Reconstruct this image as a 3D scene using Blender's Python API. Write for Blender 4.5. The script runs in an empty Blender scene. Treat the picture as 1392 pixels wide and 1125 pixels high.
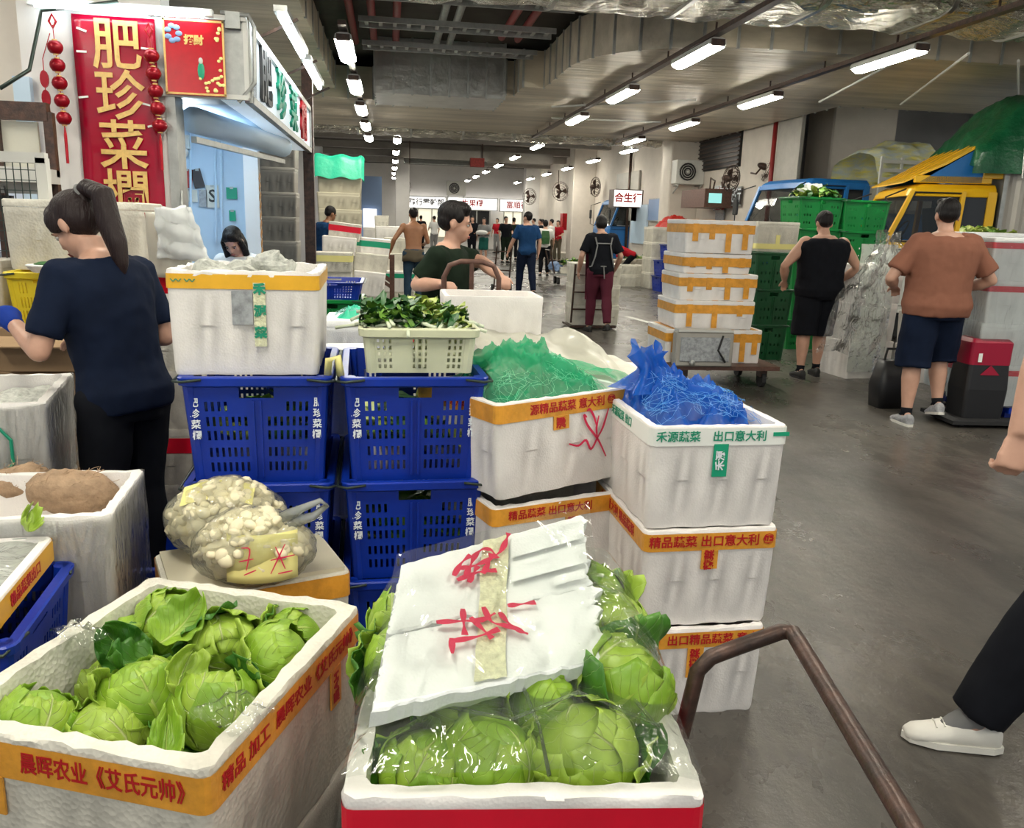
import bpy, bmesh, math, random
import numpy as np
from mathutils import Vector, Matrix, Euler, noise
PI=math.pi; rad=math.radians
SC=bpy.context.scene
COL=SC.collection
# ---------------------------------------------------------------- camera
F=1127.0; CZ=1.5
def _ray(u,v): return np.array([(u-696)/F,-(v-562.5)/F,-1.0])
_a=_ray(530,297); _b=_ray(1280,321)
_up=np.cross(_b,_a); _up/=np.linalg.norm(_up)
if _up[1]<0: _up=-_up
_Y=_a/np.linalg.norm(_a); _X=np.cross(_Y,_up)
ROT=np.array([_X,_Y,_up])
cam=bpy.data.cameras.new('camera'); cam.sensor_width=36; cam.sensor_fit='HORIZONTAL'; cam.lens=F/1392*36
cam.clip_end=200
camo=bpy.data.objects.new('camera',cam); COL.objects.link(camo)
M4=Matrix([list(ROT[i])+[0] for i in range(3)]+[[0,0,0,1]]); M4.translation=(0,0,CZ)
camo.matrix_world=M4
SC.camera=camo
# ---------------------------------------------------------------- world and exposure
wd=bpy.data.worlds.new('world'); SC.world=wd; wd.use_nodes=True
wb=wd.node_tree.nodes['Background']; wb.inputs[0].default_value=(0.86,0.93,1.0,1); wb.inputs[1].default_value=0.55
SC.view_settings.view_transform='Standard'; SC.view_settings.look='None'
SC.view_settings.exposure=0.06; SC.view_settings.gamma=1; SC.view_settings.use_curve_mapping=False
TUBE=95.0      # watts of one pair of fluorescent tubes
# rays: where a picture direction meets a height, a depth or a side plane (a starting point for measured positions)
def _w(u,v): return ROT@_ray(u,v)
def at_z(u,v,z):
    d=_w(u,v); t=(z-CZ)/d[2]; return Vector((d[0]*t,d[1]*t,z))
def at_y(u,v,y):
    d=_w(u,v); t=y/d[1]; return Vector((d[0]*t,y,CZ+d[2]*t))
def at_x(u,v,x):
    d=_w(u,v); t=x/d[0]; return Vector((x,d[1]*t,CZ+d[2]*t))
# ---------------------------------------------------------------- materials
def mat(name,col,rough=.6,metal=0,var=0,vscale=4,bump=0,bscale=40,col2=None,alpha=1,trans=0,emit=None,spec=None,sheen=0,stretch=None,bdist=.01,voro=False):
    m=bpy.data.materials.new(name); m.use_nodes=True; nt=m.node_tree; N=nt.nodes; L=nt.links
    p=N['Principled BSDF']
    p.inputs['Base Color'].default_value=(*col,1); p.inputs['Roughness'].default_value=rough; p.inputs['Metallic'].default_value=metal
    p.inputs['Alpha'].default_value=alpha
    if name.startswith('cloth') or name=='denim': spec=.12
    if trans: p.inputs['Transmission Weight'].default_value=trans
    if spec is not None: p.inputs['Specular IOR Level'].default_value=spec
    if emit: p.inputs['Emission Color'].default_value=(*emit[:3],1); p.inputs['Emission Strength'].default_value=emit[3]
    if var or bump:
        tc=N.new('ShaderNodeTexCoord'); mp=N.new('ShaderNodeMapping'); L.new(tc.outputs['Object'],mp.inputs[0])
        if stretch: mp.inputs['Scale'].default_value=stretch
    if var or col2:
        n=N.new('ShaderNodeTexNoise'); n.inputs['Scale'].default_value=vscale; n.inputs['Detail'].default_value=5; n.inputs['Roughness'].default_value=.65
        L.new(mp.outputs[0],n.inputs['Vector'])
        mx=N.new('ShaderNodeMix'); mx.data_type='RGBA'
        c2=col2 or tuple(max(0,c*(1-var)) for c in col)
        mx.inputs[6].default_value=(*col,1); mx.inputs[7].default_value=(*c2,1)
        r=N.new('ShaderNodeMapRange'); r.inputs[1].default_value=.38; r.inputs[2].default_value=.68
        L.new(n.outputs[0],r.inputs[0]); L.new(r.outputs[0],mx.inputs[0]); L.new(mx.outputs[2],p.inputs['Base Color'])
    if bump:
        if voro: b=N.new('ShaderNodeTexVoronoi'); b.inputs['Scale'].default_value=bscale; o=b.outputs['Distance']
        else:
            b=N.new('ShaderNodeTexNoise'); b.inputs['Scale'].default_value=bscale; b.inputs['Detail'].default_value=4; o=b.outputs[0]
        L.new(mp.outputs[0],b.inputs['Vector'])
        bp=N.new('ShaderNodeBump'); bp.inputs['Strength'].default_value=bump; bp.inputs['Distance'].default_value=bdist
        L.new(o,bp.inputs['Height']); L.new(bp.outputs[0],p.inputs['Normal'])
    return m
def film_mat(name,tint,gloss_rough,amount,bscale,bstr,milk=0.1,stretch=(1,1,1)):
    m=bpy.data.materials.new(name); m.use_nodes=True; nt=m.node_tree; N=nt.nodes; L=nt.links
    for n in list(N):
        if n.type!='OUTPUT_MATERIAL': N.remove(n)
    out=N['Material Output']
    t=N.new('ShaderNodeBsdfTransparent'); t.inputs[0].default_value=(*tint,1)
    g=N.new('ShaderNodeBsdfGlossy'); g.inputs['Roughness'].default_value=gloss_rough
    d=N.new('ShaderNodeBsdfDiffuse'); d.inputs[0].default_value=(.85,.88,.84,1)
    tl=N.new('ShaderNodeBsdfTranslucent'); tl.inputs[0].default_value=(.85,.88,.84,1)
    tc=N.new('ShaderNodeTexCoord'); mp=N.new('ShaderNodeMapping'); mp.inputs['Scale'].default_value=stretch; L.new(tc.outputs['Object'],mp.inputs[0])
    n=N.new('ShaderNodeTexNoise'); n.inputs['Scale'].default_value=bscale; n.inputs['Detail'].default_value=3; n.inputs['Distortion'].default_value=1.0; L.new(mp.outputs[0],n.inputs[0])
    b=N.new('ShaderNodeBump'); b.inputs['Strength'].default_value=bstr; b.inputs['Distance'].default_value=.02; L.new(n.outputs[0],b.inputs['Height'])
    for s in (g,d,tl): L.new(b.outputs[0],s.inputs['Normal'])
    fr=N.new('ShaderNodeFresnel'); fr.inputs[0].default_value=1.5; L.new(b.outputs[0],fr.inputs['Normal'])
    mu=N.new('ShaderNodeMath'); mu.operation='MULTIPLY_ADD'; mu.inputs[1].default_value=amount; mu.inputs[2].default_value=.02; mu.use_clamp=True; L.new(fr.outputs[0],mu.inputs[0])
    dd=N.new('ShaderNodeMixShader'); dd.inputs[0].default_value=.5; L.new(d.outputs[0],dd.inputs[1]); L.new(tl.outputs[0],dd.inputs[2])
    m1=N.new('ShaderNodeMixShader'); m1.inputs[0].default_value=milk; L.new(t.outputs[0],m1.inputs[1]); L.new(dd.outputs[0],m1.inputs[2])
    m2=N.new('ShaderNodeMixShader'); L.new(mu.outputs[0],m2.inputs[0]); L.new(m1.outputs[0],m2.inputs[1]); L.new(g.outputs[0],m2.inputs[2])
    L.new(m2.outputs[0],out.inputs[0]); return m
def translucent(name,col,mixf=.4,rough=.4,alpha=1,bscale=60,bump=.6):
    m=mat(name,col,rough,bump=bump,bscale=bscale,alpha=alpha); nt=m.node_tree; N=nt.nodes; L=nt.links
    p=N['Principled BSDF']; t=N.new('ShaderNodeBsdfTranslucent'); t.inputs[0].default_value=(*col,1)
    x=N.new('ShaderNodeMixShader'); x.inputs[0].default_value=mixf
    tp=N.new('ShaderNodeBsdfTransparent'); y=N.new('ShaderNodeMixShader'); y.inputs[0].default_value=1-alpha
    L.new(p.outputs[0],x.inputs[1]); L.new(t.outputs[0],x.inputs[2])
    L.new(x.outputs[0],y.inputs[1]); L.new(tp.outputs[0],y.inputs[2]); L.new(y.outputs[0],N['Material Output'].inputs[0]); return m
def veined(name,c1,c2,cv,k=9.0):
    """leaf with a pale midrib and side veins, drawn in the leaf's own uv"""
    m=bpy.data.materials.new(name); m.use_nodes=True; nt=m.node_tree; N=nt.nodes; L=nt.links; p=N['Principled BSDF']
    p.inputs['Roughness'].default_value=.42
    uv=N.new('ShaderNodeTexCoord'); sx=N.new('ShaderNodeSeparateXYZ'); L.new(uv.outputs['UV'],sx.inputs[0])
    def M(op,a,b=None,c=None,clamp=False):
        n=N.new('ShaderNodeMath'); n.operation=op; n.use_clamp=clamp
        for i,x in enumerate((a,b,c)):
            if x is None: continue
            if isinstance(x,(int,float)): n.inputs[i].default_value=x
            else: L.new(x,n.inputs[i])
        return n.outputs[0]
    nz=N.new('ShaderNodeTexNoise'); nz.inputs['Scale'].default_value=5; nz.inputs['Detail'].default_value=3; L.new(uv.outputs['UV'],nz.inputs[0])
    au=M('ABSOLUTE',M('SUBTRACT',sx.outputs[0],.5)); v=sx.outputs[1]
    mid=M('SUBTRACT',1,M('DIVIDE',au,M('MULTIPLY_ADD',v,-.035,.05)),clamp=True)
    ph=M('ADD',M('MULTIPLY',M('SUBTRACT',v,M('MULTIPLY',au,.9)),k*PI),M('MULTIPLY',nz.outputs[0],3.0))
    s=M('SUBTRACT',1,M('MULTIPLY',M('ABSOLUTE',M('SINE',ph)),5.5),clamp=True)
    s=M('MULTIPLY',s,M('SUBTRACT',1,M('MULTIPLY',au,1.7),clamp=True))
    vein=M('MAXIMUM',mid,M('MULTIPLY',s,.65))
    n2=N.new('ShaderNodeTexNoise'); n2.inputs['Scale'].default_value=9; n2.inputs['Detail'].default_value=4
    L.new(uv.outputs['Object'],n2.inputs[0])
    mx=N.new('ShaderNodeMix'); mx.data_type='RGBA'; mx.inputs[6].default_value=(*c1,1); mx.inputs[7].default_value=(*c2,1)
    r=N.new('ShaderNodeMapRange'); r.inputs[1].default_value=.35; r.inputs[2].default_value=.65; L.new(n2.outputs[0],r.inputs[0]); L.new(r.outputs[0],mx.inputs[0])
    m2=N.new('ShaderNodeMix'); m2.data_type='RGBA'; m2.inputs[7].default_value=(*cv,1); L.new(mx.outputs[2],m2.inputs[6]); L.new(vein,m2.inputs[0])
    L.new(m2.outputs[2],p.inputs['Base Color'])
    n3=N.new('ShaderNodeTexNoise'); n3.inputs['Scale'].default_value=38; L.new(uv.outputs['Object'],n3.inputs[0])
    h=M('ADD',M('MULTIPLY',vein,.8),M('MULTIPLY',n3.outputs[0],.5))
    b=N.new('ShaderNodeBump'); b.inputs['Strength'].default_value=.8; b.inputs['Distance'].default_value=.005; L.new(h,b.inputs['Height']); L.new(b.outputs[0],p.inputs['Normal'])
    return m
MT={}
def D(k,*a,**kw): MT[k]=mat(k,*a,**kw)
D('foam',(.88,.845,.815),.62,var=.13,vscale=5,bump=.22,bscale=160,voro=True,bdist=.003)
D('foam_cool',(.88,.90,.90),.6,var=.14,vscale=5,bump=.22,bscale=160,voro=True,bdist=.003)
D('foam_old',(.72,.69,.60),.65,var=.22,vscale=6,bump=.5,bscale=90,voro=True,bdist=.004)
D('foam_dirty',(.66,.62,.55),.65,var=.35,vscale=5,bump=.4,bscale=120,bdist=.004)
D('tape_orange',(.80,.36,.04),.3,var=.3,vscale=14,bump=.15,bscale=60)
D('tape_yellow',(.86,.46,.03),.28,var=.15,vscale=10)
D('tape_red',(.72,.005,.03),.3,var=.1,vscale=8,bump=.2,bscale=20)
D('tape_green',(.01,.33,.18),.3)
D('tape_white',(.82,.84,.8),.3)
D('tape_clear',(.80,.80,.55),.2,var=.3,vscale=60,bump=.7,bscale=90)
D('ink_red',(.45,.005,.01),.5); D('ink_crimson',(.62,.01,.07),.5); D('ink_green',(.01,.28,.16),.5); D('ink_black',(.03,.03,.03),.5); D('ink_white',(.75,.8,.85),.5)
D('blue_plastic',(.002,.032,.37),.38,var=.35,vscale=3,bump=.05,bscale=30)
D('blue_dark',(.004,.02,.22),.4,var=.3,vscale=3)
D('green_plastic',(.003,.22,.04),.33,var=.35,vscale=3)
D('green_dark',(.003,.10,.03),.4,var=.3)
D('yellow_plastic',(.75,.58,.02),.4,var=.15)
D('cream_plastic',(.70,.72,.50),.45,var=.12)
D('wire',(.05,.07,.06),.4,metal=.6)
D('steel_dark',(.05,.035,.03),.38,metal=.5,var=.5,vscale=20,col2=(.11,.06,.045),bump=.2,bscale=60)
D('steel_brown',(.15,.075,.055),.45,metal=.2,var=.4,vscale=20)
D('steel',(.45,.46,.44),.4,metal=.7,var=.25,vscale=8)
D('rubber',(.015,.015,.016),.7)
D('cardboard',(.34,.22,.12),.8,var=.15,bump=.15,bscale=30)
D('skin',(.58,.33,.235),.5,var=.12,vscale=9)
D('skin_tan',(.33,.15,.075),.5,var=.15,vscale=9)
D('hair',(.008,.006,.006),.5,spec=.25,bump=.8,bscale=90,stretch=(1,1,.15))
D('hair_brown',(.018,.009,.009),.45,spec=.3,bump=.8,bscale=90,stretch=(1,1,.15))
D('cloth_black',(.008,.009,.013),.85,var=.3,vscale=6); D('cloth_navy',(.008,.014,.035),.85,var=.3,vscale=6)
D('cloth_blue',(.01,.045,.13),.8,var=.2); D('cloth_royal',(.01,.04,.28),.8)
D('cloth_teal',(.02,.12,.10),.8,var=.3); D('cloth_green',(.012,.022,.013),.85,var=.3,vscale=6)
D('cloth_brown',(.27,.115,.075),.85,var=.1,vscale=5); D('cloth_khaki',(.12,.10,.07),.85,var=.2)
D('cloth_white',(.7,.7,.68),.8); D('cloth_grey',(.22,.22,.22),.85); D('cloth_red',(.35,.01,.02),.8); D('denim',(.03,.06,.10),.85,var=.3); D('cloth_maroon',(.10,.02,.035),.8)
D('shoe_white',(.72,.70,.64),.5,var=.1); D('shoe_black',(.015,.015,.015),.5); D('shoe_grey',(.4,.4,.42),.6,var=.5,vscale=25)
D('eye_white',(.7,.7,.68),.2); D('eye_dark',(.01,.008,.008),.2); D('lip',(.38,.10,.09),.4)
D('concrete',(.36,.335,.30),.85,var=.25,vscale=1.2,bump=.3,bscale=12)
D('ceil_panel',(.60,.53,.41),.42,metal=.3,var=.45,vscale=1.1,stretch=(.3,2.2,1),bump=.5,bscale=3.5,bdist=.05)
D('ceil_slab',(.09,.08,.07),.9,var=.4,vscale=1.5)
D('duct',(.52,.52,.49),.3,metal=.8,var=.25,vscale=2,bump=.35,bscale=6,bdist=.03)
D('foil',(.74,.71,.62),.25,metal=.9,var=.35,vscale=3,bump=1.0,bscale=5,bdist=.2,stretch=(.6,1.6,1.6))
D('wall_white',(.74,.72,.70),.7,var=.08,vscale=1.5)
D('wall_warm',(.68,.62,.55),.7,var=.12,vscale=1.5)
D('wall_grey',(.42,.42,.44),.7,var=.12,vscale=1.5)
D('wall_blue',(.52,.66,.80),.6,var=.1,vscale=1)
D('panel_beige',(.62,.57,.43),.55,var=.12,vscale=2)
D('panel_grey',(.40,.38,.34),.5,metal=.2,var=.2,vscale=3)
D('dark',(.012,.012,.014),.5); D('dark_glass',(.02,.022,.025),.08)
D('glass',(.012,.016,.016),.04,alpha=.6)
D('red_pipe',(.28,.02,.02),.45)
D('red_banner',(.36,.0,.022),.25,var=.12,vscale=3,bump=.15,bscale=5,bdist=.02); D('gold',(.80,.52,.17),.35,var=.2,vscale=40)
D('red_gloss',(.50,.005,.015),.22,var=.2,vscale=9); D('lantern',(.30,.0,.01),.3,metal=.3)
D('paper',(.62,.62,.56),.8,var=.12,vscale=10)
D('news',(.56,.57,.52),.8,var=.45,vscale=45,bump=.4,bscale=10,bdist=.02)
D('card_yellow',(.85,.78,.30),.7,var=.06)
D('truck_yellow',(.83,.47,.01),.3,var=.1,vscale=2); D('truck_blue',(.012,.15,.45),.32,var=.15,vscale=2); D('truck_panel',(.01,.14,.42),.4)
D('truck_blue_light',(.10,.34,.62),.32,var=.12)
D('tarp_green',(.008,.12,.045),.3,bump=.8,bscale=5,bdist=.05,var=.35,vscale=3)
D('tarp_teal',(.03,.55,.33),.4,bump=.5,bscale=6,bdist=.03)
D('corrugated',(.52,.49,.44),.5,metal=.3,var=.25,vscale=3,stretch=(1,1,.2))
D('ac_white',(.66,.66,.62),.5,var=.1)
D('mushroom',(.88,.80,.56),.6,var=.2,vscale=14)
D('root',(.42,.28,.17),.75,var=.35,vscale=22,bump=.8,bscale=45)
D('leaf_dark',(.03,.13,.03),.45,var=.5,vscale=12); D('leaf_mid',(.16,.34,.04),.45,var=.4,vscale=12); D('leaf_light',(.45,.55,.12),.45,var=.3,vscale=12)
D('stem_white',(.68,.74,.55),.4)
D('bag_black',(.012,.012,.014),.45); D('bag_red',(.30,.005,.03),.4)
D('white_line',(.62,.62,.58),.7,var=.3,vscale=9)
D('poster_blue',(.2,.3,.5),.5); D('poster_red',(.5,.05,.04),.5,var=.5,vscale=20); D('poster_dark',(.05,.04,.04),.5); D('poster_grey',(.4,.42,.44),.5,var=.5,vscale=30)
D('lamp_housing',(.55,.55,.52),.4)
MT['lamp']=mat('lamp',(1,1,1),emit=(1,.955,.82,66)); MT['lamp_cool']=mat('lamp_cool',(1,1,1),emit=(.82,.95,1,22))
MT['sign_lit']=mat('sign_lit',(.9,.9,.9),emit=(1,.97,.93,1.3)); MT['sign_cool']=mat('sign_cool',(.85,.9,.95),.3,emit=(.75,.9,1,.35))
MT['shop_lit']=mat('shop_lit',(.9,.9,.8),emit=(1,.93,.7,.7)); MT['screen']=mat('screen',(.1,.3,.3),emit=(.4,.9,.85,.8))
MT['film']=film_mat('film',(.97,.99,.97),.1,.8,9,.9,.05,(1,1,.6)); MT['bag_clear']=film_mat('bag_clear',(.97,.98,.95),.14,.7,14,.8,.16); MT['bag_milky']=film_mat('bag_milky',(.8,.85,.82),.15,1.2,12,1.0,.5)
MT['wrap']=film_mat('wrap',(.98,.99,.98),.08,.9,16,1.0,.10,(2,2,.4))
MT['net_green']=translucent('net_green',(.03,.50,.24),.4,.35,.72,35,1.0); MT['net_blue']=translucent('net_blue',(.005,.13,.62),.35,.25,.85,30,1.0)
MT['net_red']=translucent('net_red',(.6,.03,.02),.3,.4,.9); MT['sheet_white']=translucent('sheet_white',(.70,.69,.60),.3,.3,.9,7,.8); MT['bag_white']=translucent('bag_white',(.88,.90,.90),.4,.3,.9,14,.8)
MT['cabbage']=veined('cabbage',(.15,.30,.015),(.27,.44,.03),(.52,.62,.18)); MT['cabbage_pale']=veined('cabbage_pale',(.25,.39,.03),(.38,.53,.07),(.66,.73,.34),7); MT['cabbage_dark']=veined('cabbage_dark',(.03,.14,.012),(.08,.23,.02),(.28,.44,.10),8)
# ---------------------------------------------------------------- mesh helpers
class MB:
    def __init__(s): s.v=[]; s.f=[]; s.m=[]; s.uv=None
    def add(s,vs,fs,mi=0):
        o=len(s.v); s.v+= [tuple(v) for v in vs]; s.f+=[tuple(i+o for i in f) for f in fs]; s.m+=[mi]*len(fs)
    def box(s,c,d,r=None,mi=0,tz=1.0):
        x,y,z=d[0]/2,d[1]/2,d[2]/2
        vs=[Vector((a*x*(tz if k>0 else 1),b*y*(tz if k>0 else 1),k*z)) for k in (-1,1) for a,b in ((-1,-1),(1,-1),(1,1),(-1,1))]
        if r is not None:
            R=r if isinstance(r,Matrix) else Euler(r).to_matrix()
            vs=[R@v for v in vs]
        vs=[v+Vector(c) for v in vs]
        s.add(vs,[(3,2,1,0),(4,5,6,7),(0,1,5,4),(1,2,6,5),(2,3,7,6),(3,0,4,7)],mi); return s
    def bar(s,p,q,w,h=None,mi=0):
        p=Vector(p);q=Vector(q); h=h or w; d=(q-p); l=d.length
        R=d.to_track_quat('Z','Y').to_matrix(); s.box((p+q)/2,(w,h,l),R,mi); return s
    def tube(s,pts,r,n=8,mi=0,closed=False,cap=True):
        pts=[Vector(p) for p in pts]; N=len(pts); rs=r if isinstance(r,(list,tuple)) else [r]*N
        o=len(s.v); prev=None
        for i,p in enumerate(pts):
            if closed: t=pts[(i+1)%N]-pts[i-1]
            else: t=pts[min(i+1,N-1)]-pts[max(i-1,0)]
            t=t.normalized() if t.length>1e-9 else Vector((0,0,1))
            if prev is None:
                a=t.orthogonal().normalized()
            else:
                a=prev-t*prev.dot(t); a=a.normalized() if a.length>1e-6 else t.orthogonal().normalized()
            prev=a; b=t.cross(a)
            for k in range(n):
                th=2*PI*k/n; s.v.append(tuple(p+(a*math.cos(th)+b*math.sin(th))*rs[i]))
        K=N if closed else N-1
        for i in range(K):
            j=(i+1)%N
            for k in range(n):
                l=(k+1)%n; s.f.append((o+i*n+k,o+i*n+l,o+j*n+l,o+j*n+k)); s.m.append(mi)
        if cap and not closed:
            s.f.append(tuple(o+k for k in reversed(range(n)))); s.m.append(mi)
            s.f.append(tuple(o+(N-1)*n+k for k in range(n))); s.m.append(mi)
        return s
    def loft(s,rings,mi=0,cap0=True,cap1=True,mis=None):
        o=len(s.v); n=len(rings[0])
        for r in rings: s.v+=[tuple(p) for p in r]
        for i in range(len(rings)-1):
            for k in range(n):
                l=(k+1)%n; s.f.append((o+i*n+k,o+i*n+l,o+(i+1)*n+l,o+(i+1)*n+k)); s.m.append(mis[i] if mis else mi)
        if cap0: s.f.append(tuple(o+k for k in reversed(range(n)))); s.m.append(mi)
        if cap1: s.f.append(tuple(o+(len(rings)-1)*n+k for k in range(n))); s.m.append(mi)
        return s
    def ball(s,c,r,n=12,m=8,mi=0,R=None):
        c=Vector(c); r=(r,r,r) if isinstance(r,(int,float)) else r; rings=[]
        for i in range(m+1):
            ph=-PI/2+PI*i/m; ph=max(min(ph,PI/2-.12),-PI/2+.12)
            ring=[]
            for k in range(n):
                th=2*PI*k/n; v=Vector((r[0]*math.cos(ph)*math.cos(th),r[1]*math.cos(ph)*math.sin(th),r[2]*math.sin(ph)))
                if R: v=R@v
                ring.append(c+v)
            rings.append(ring)
        return s.loft(rings,mi)
    def grid(s,fn,nu,nv,mi=0):
        o=len(s.v)
        for j in range(nv+1):
            for i in range(nu+1): s.v.append(tuple(fn(i/nu,j/nv)))
        for j in range(nv):
            for i in range(nu):
                a=o+j*(nu+1)+i; s.f.append((a,a+1,a+nu+2,a+nu+1)); s.m.append(mi)
        return s
    def poly(s,pts,h,mi=0):
        """extrude a flat outline (list of 3d points) by vector h"""
        pts=[Vector(p) for p in pts]; h=Vector(h); n=len(pts)
        s.add(pts+[p+h for p in pts],[tuple(reversed(range(n))),tuple(range(n,2*n))]+[(k,(k+1)%n,n+(k+1)%n,n+k) for k in range(n)],mi); return s
    def lathe(s,prof,c=(0,0,0),n=16,mi=0):
        c=Vector(c); return s.loft([[c+Vector((r*math.cos(2*PI*k/n),r*math.sin(2*PI*k/n),z)) for k in range(n)] for r,z in prof],mi)
    def mesh(s,name,mats,smooth=False):
        me=bpy.data.meshes.new(name); me.from_pydata(s.v,[],s.f)
        for m in mats: me.materials.append(MT[m] if isinstance(m,str) else m)
        me.polygons.foreach_set('material_index',s.m)
        if smooth: me.polygons.foreach_set('use_smooth',[True]*len(me.polygons))
        me.update(); return me
    def obj(s,name,mats,parent=None,smooth=False,loc=(0,0,0),rz=0,solid=0,bevel=0,fix=True,subdiv=0):
        if isinstance(mats,str): mats=[mats]
        me=s.mesh(name,mats,smooth)
        if fix or solid or bevel:
            bm=bmesh.new(); bm.from_mesh(me)
            if fix: bmesh.ops.recalc_face_normals(bm,faces=bm.faces)
            if solid: bmesh.ops.solidify(bm,geom=bm.faces[:],thickness=solid)
            if bevel:
                bmesh.ops.bevel(bm,geom=[e for e in bm.edges if len(e.link_faces)==2 and e.calc_face_angle(0)>.5],offset=bevel,segments=1,affect='EDGES',profile=.5)
            bm.to_mesh(me); bm.free()
        return link(name,me,parent,loc,rz)
def link(name,me,parent=None,loc=(0,0,0),rz=0):
    o=bpy.data.objects.new(name,me); COL.objects.link(o)
    if parent is not None: o.parent=parent
    o.location=loc; o.rotation_euler=(0,0,rz); return o
def tag(o,label,cat,group=None,kind=None):
    if label: o['label']=label
    if cat: o['category']=cat
    if group: o['group']=group
    if kind: o['kind']=kind
    return o
def thing(name,label,cat,loc=(0,0,0),rz=0,group=None,rot=None):
    o=bpy.data.objects.new(name,None); COL.objects.link(o); o.location=loc; o.rotation_euler=rot or (0,0,rz); o.empty_display_size=.1
    return tag(o,label,cat,group)
def struct(o): o['kind']='structure'; return o
def copy_tree(o,loc=None,rz=None,label=None,group=None,scale=None,top=True):
    c=o.copy(); COL.objects.link(c)
    for ch in o.children:
        d=copy_tree(ch,top=False); d.parent=c
    if top:
        if loc is not None: c.location=loc
        if rz is not None: c.rotation_euler=(0,0,rz) if isinstance(rz,(int,float)) else rz
        if label: c['label']=label
        if group: c['group']=group
        if scale: c.scale=scale
    return c
def smooth_by_angle(o,a=40):
    me=o.data; me.polygons.foreach_set('use_smooth',[True]*len(me.polygons))
    try: me.set_sharp_from_angle(angle=rad(a))
    except Exception: pass
    return o
_tc={}
def text_mesh(s,size,bold,extr,m):
    k=(s,size,bold,extr,m)
    if k in _tc: return _tc[k]
    c=bpy.data.curves.new('lettering','FONT'); c.body=s; c.size=size; c.offset=bold; c.extrude=extr; c.align_x='CENTER'; c.align_y='CENTER'; c.resolution_u=2
    o=bpy.data.objects.new('tmp',c); COL.objects.link(o)
    dg=bpy.context.evaluated_depsgraph_get(); dg.update()
    me=bpy.data.meshes.new_from_object(o.evaluated_get(dg)); me.name='lettering'
    me.materials.clear(); me.materials.append(MT[m])
    bpy.data.objects.remove(o); bpy.data.curves.remove(c); _tc[k]=me; return me
def text(s,size,m,parent,loc,rot=(PI/2,0,0),bold=0,extr=.0004,name='lettering',sc=(1,1,1)):
    o=link(name,text_mesh(s,size,bold,extr,m),parent,loc); o.rotation_euler=rot; o.scale=sc; return o
def crinkle(me,amp,freq,seed=0,aniso=(1,1,1)):
    off=Vector((seed*7.1,seed*3.3,seed*5.7)); nv=len(me.vertices)
    me.update(); co=np.empty(nv*3); no=np.empty(nv*3); me.vertices.foreach_get('co',co); me.vertex_normals.foreach_get('vector',no)
    q=co.reshape(-1,3)*np.array([freq*a for a in aniso])+np.array(off); nf=noise.noise
    d=np.array([nf(p)*amp+nf((p[0]*2.7,p[1]*2.7,p[2]*2.7))*amp*.45 for p in q.tolist()])
    me.vertices.foreach_set('co',(co.reshape(-1,3)+no.reshape(-1,3)*d[:,None]).ravel()); me.update()
def remesh(mb,vox,sm=4,mats=('skin',),name='body'):
    me=mb.mesh(name,mats)
    bm=bmesh.new(); bm.from_mesh(me); bmesh.ops.recalc_face_normals(bm,faces=bm.faces); bm.to_mesh(me); bm.free()
    o=bpy.data.objects.new('tmp',me); COL.objects.link(o)
    r=o.modifiers.new('r','REMESH'); r.mode='VOXEL'; r.voxel_size=vox; r.use_smooth_shade=True
    if sm: s_=o.modifiers.new('s','SMOOTH'); s_.factor=.5; s_.iterations=sm
    dg=bpy.context.evaluated_depsgraph_get(); dg.update()
    out=bpy.data.meshes.new_from_object(o.evaluated_get(dg)); out.name=name
    out.materials.clear()
    for m in mats: out.materials.append(MT[m])
    out.polygons.foreach_set('use_smooth',[True]*len(out.polygons))
    bpy.data.objects.remove(o); return out
rnd=random.Random(5)
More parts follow.
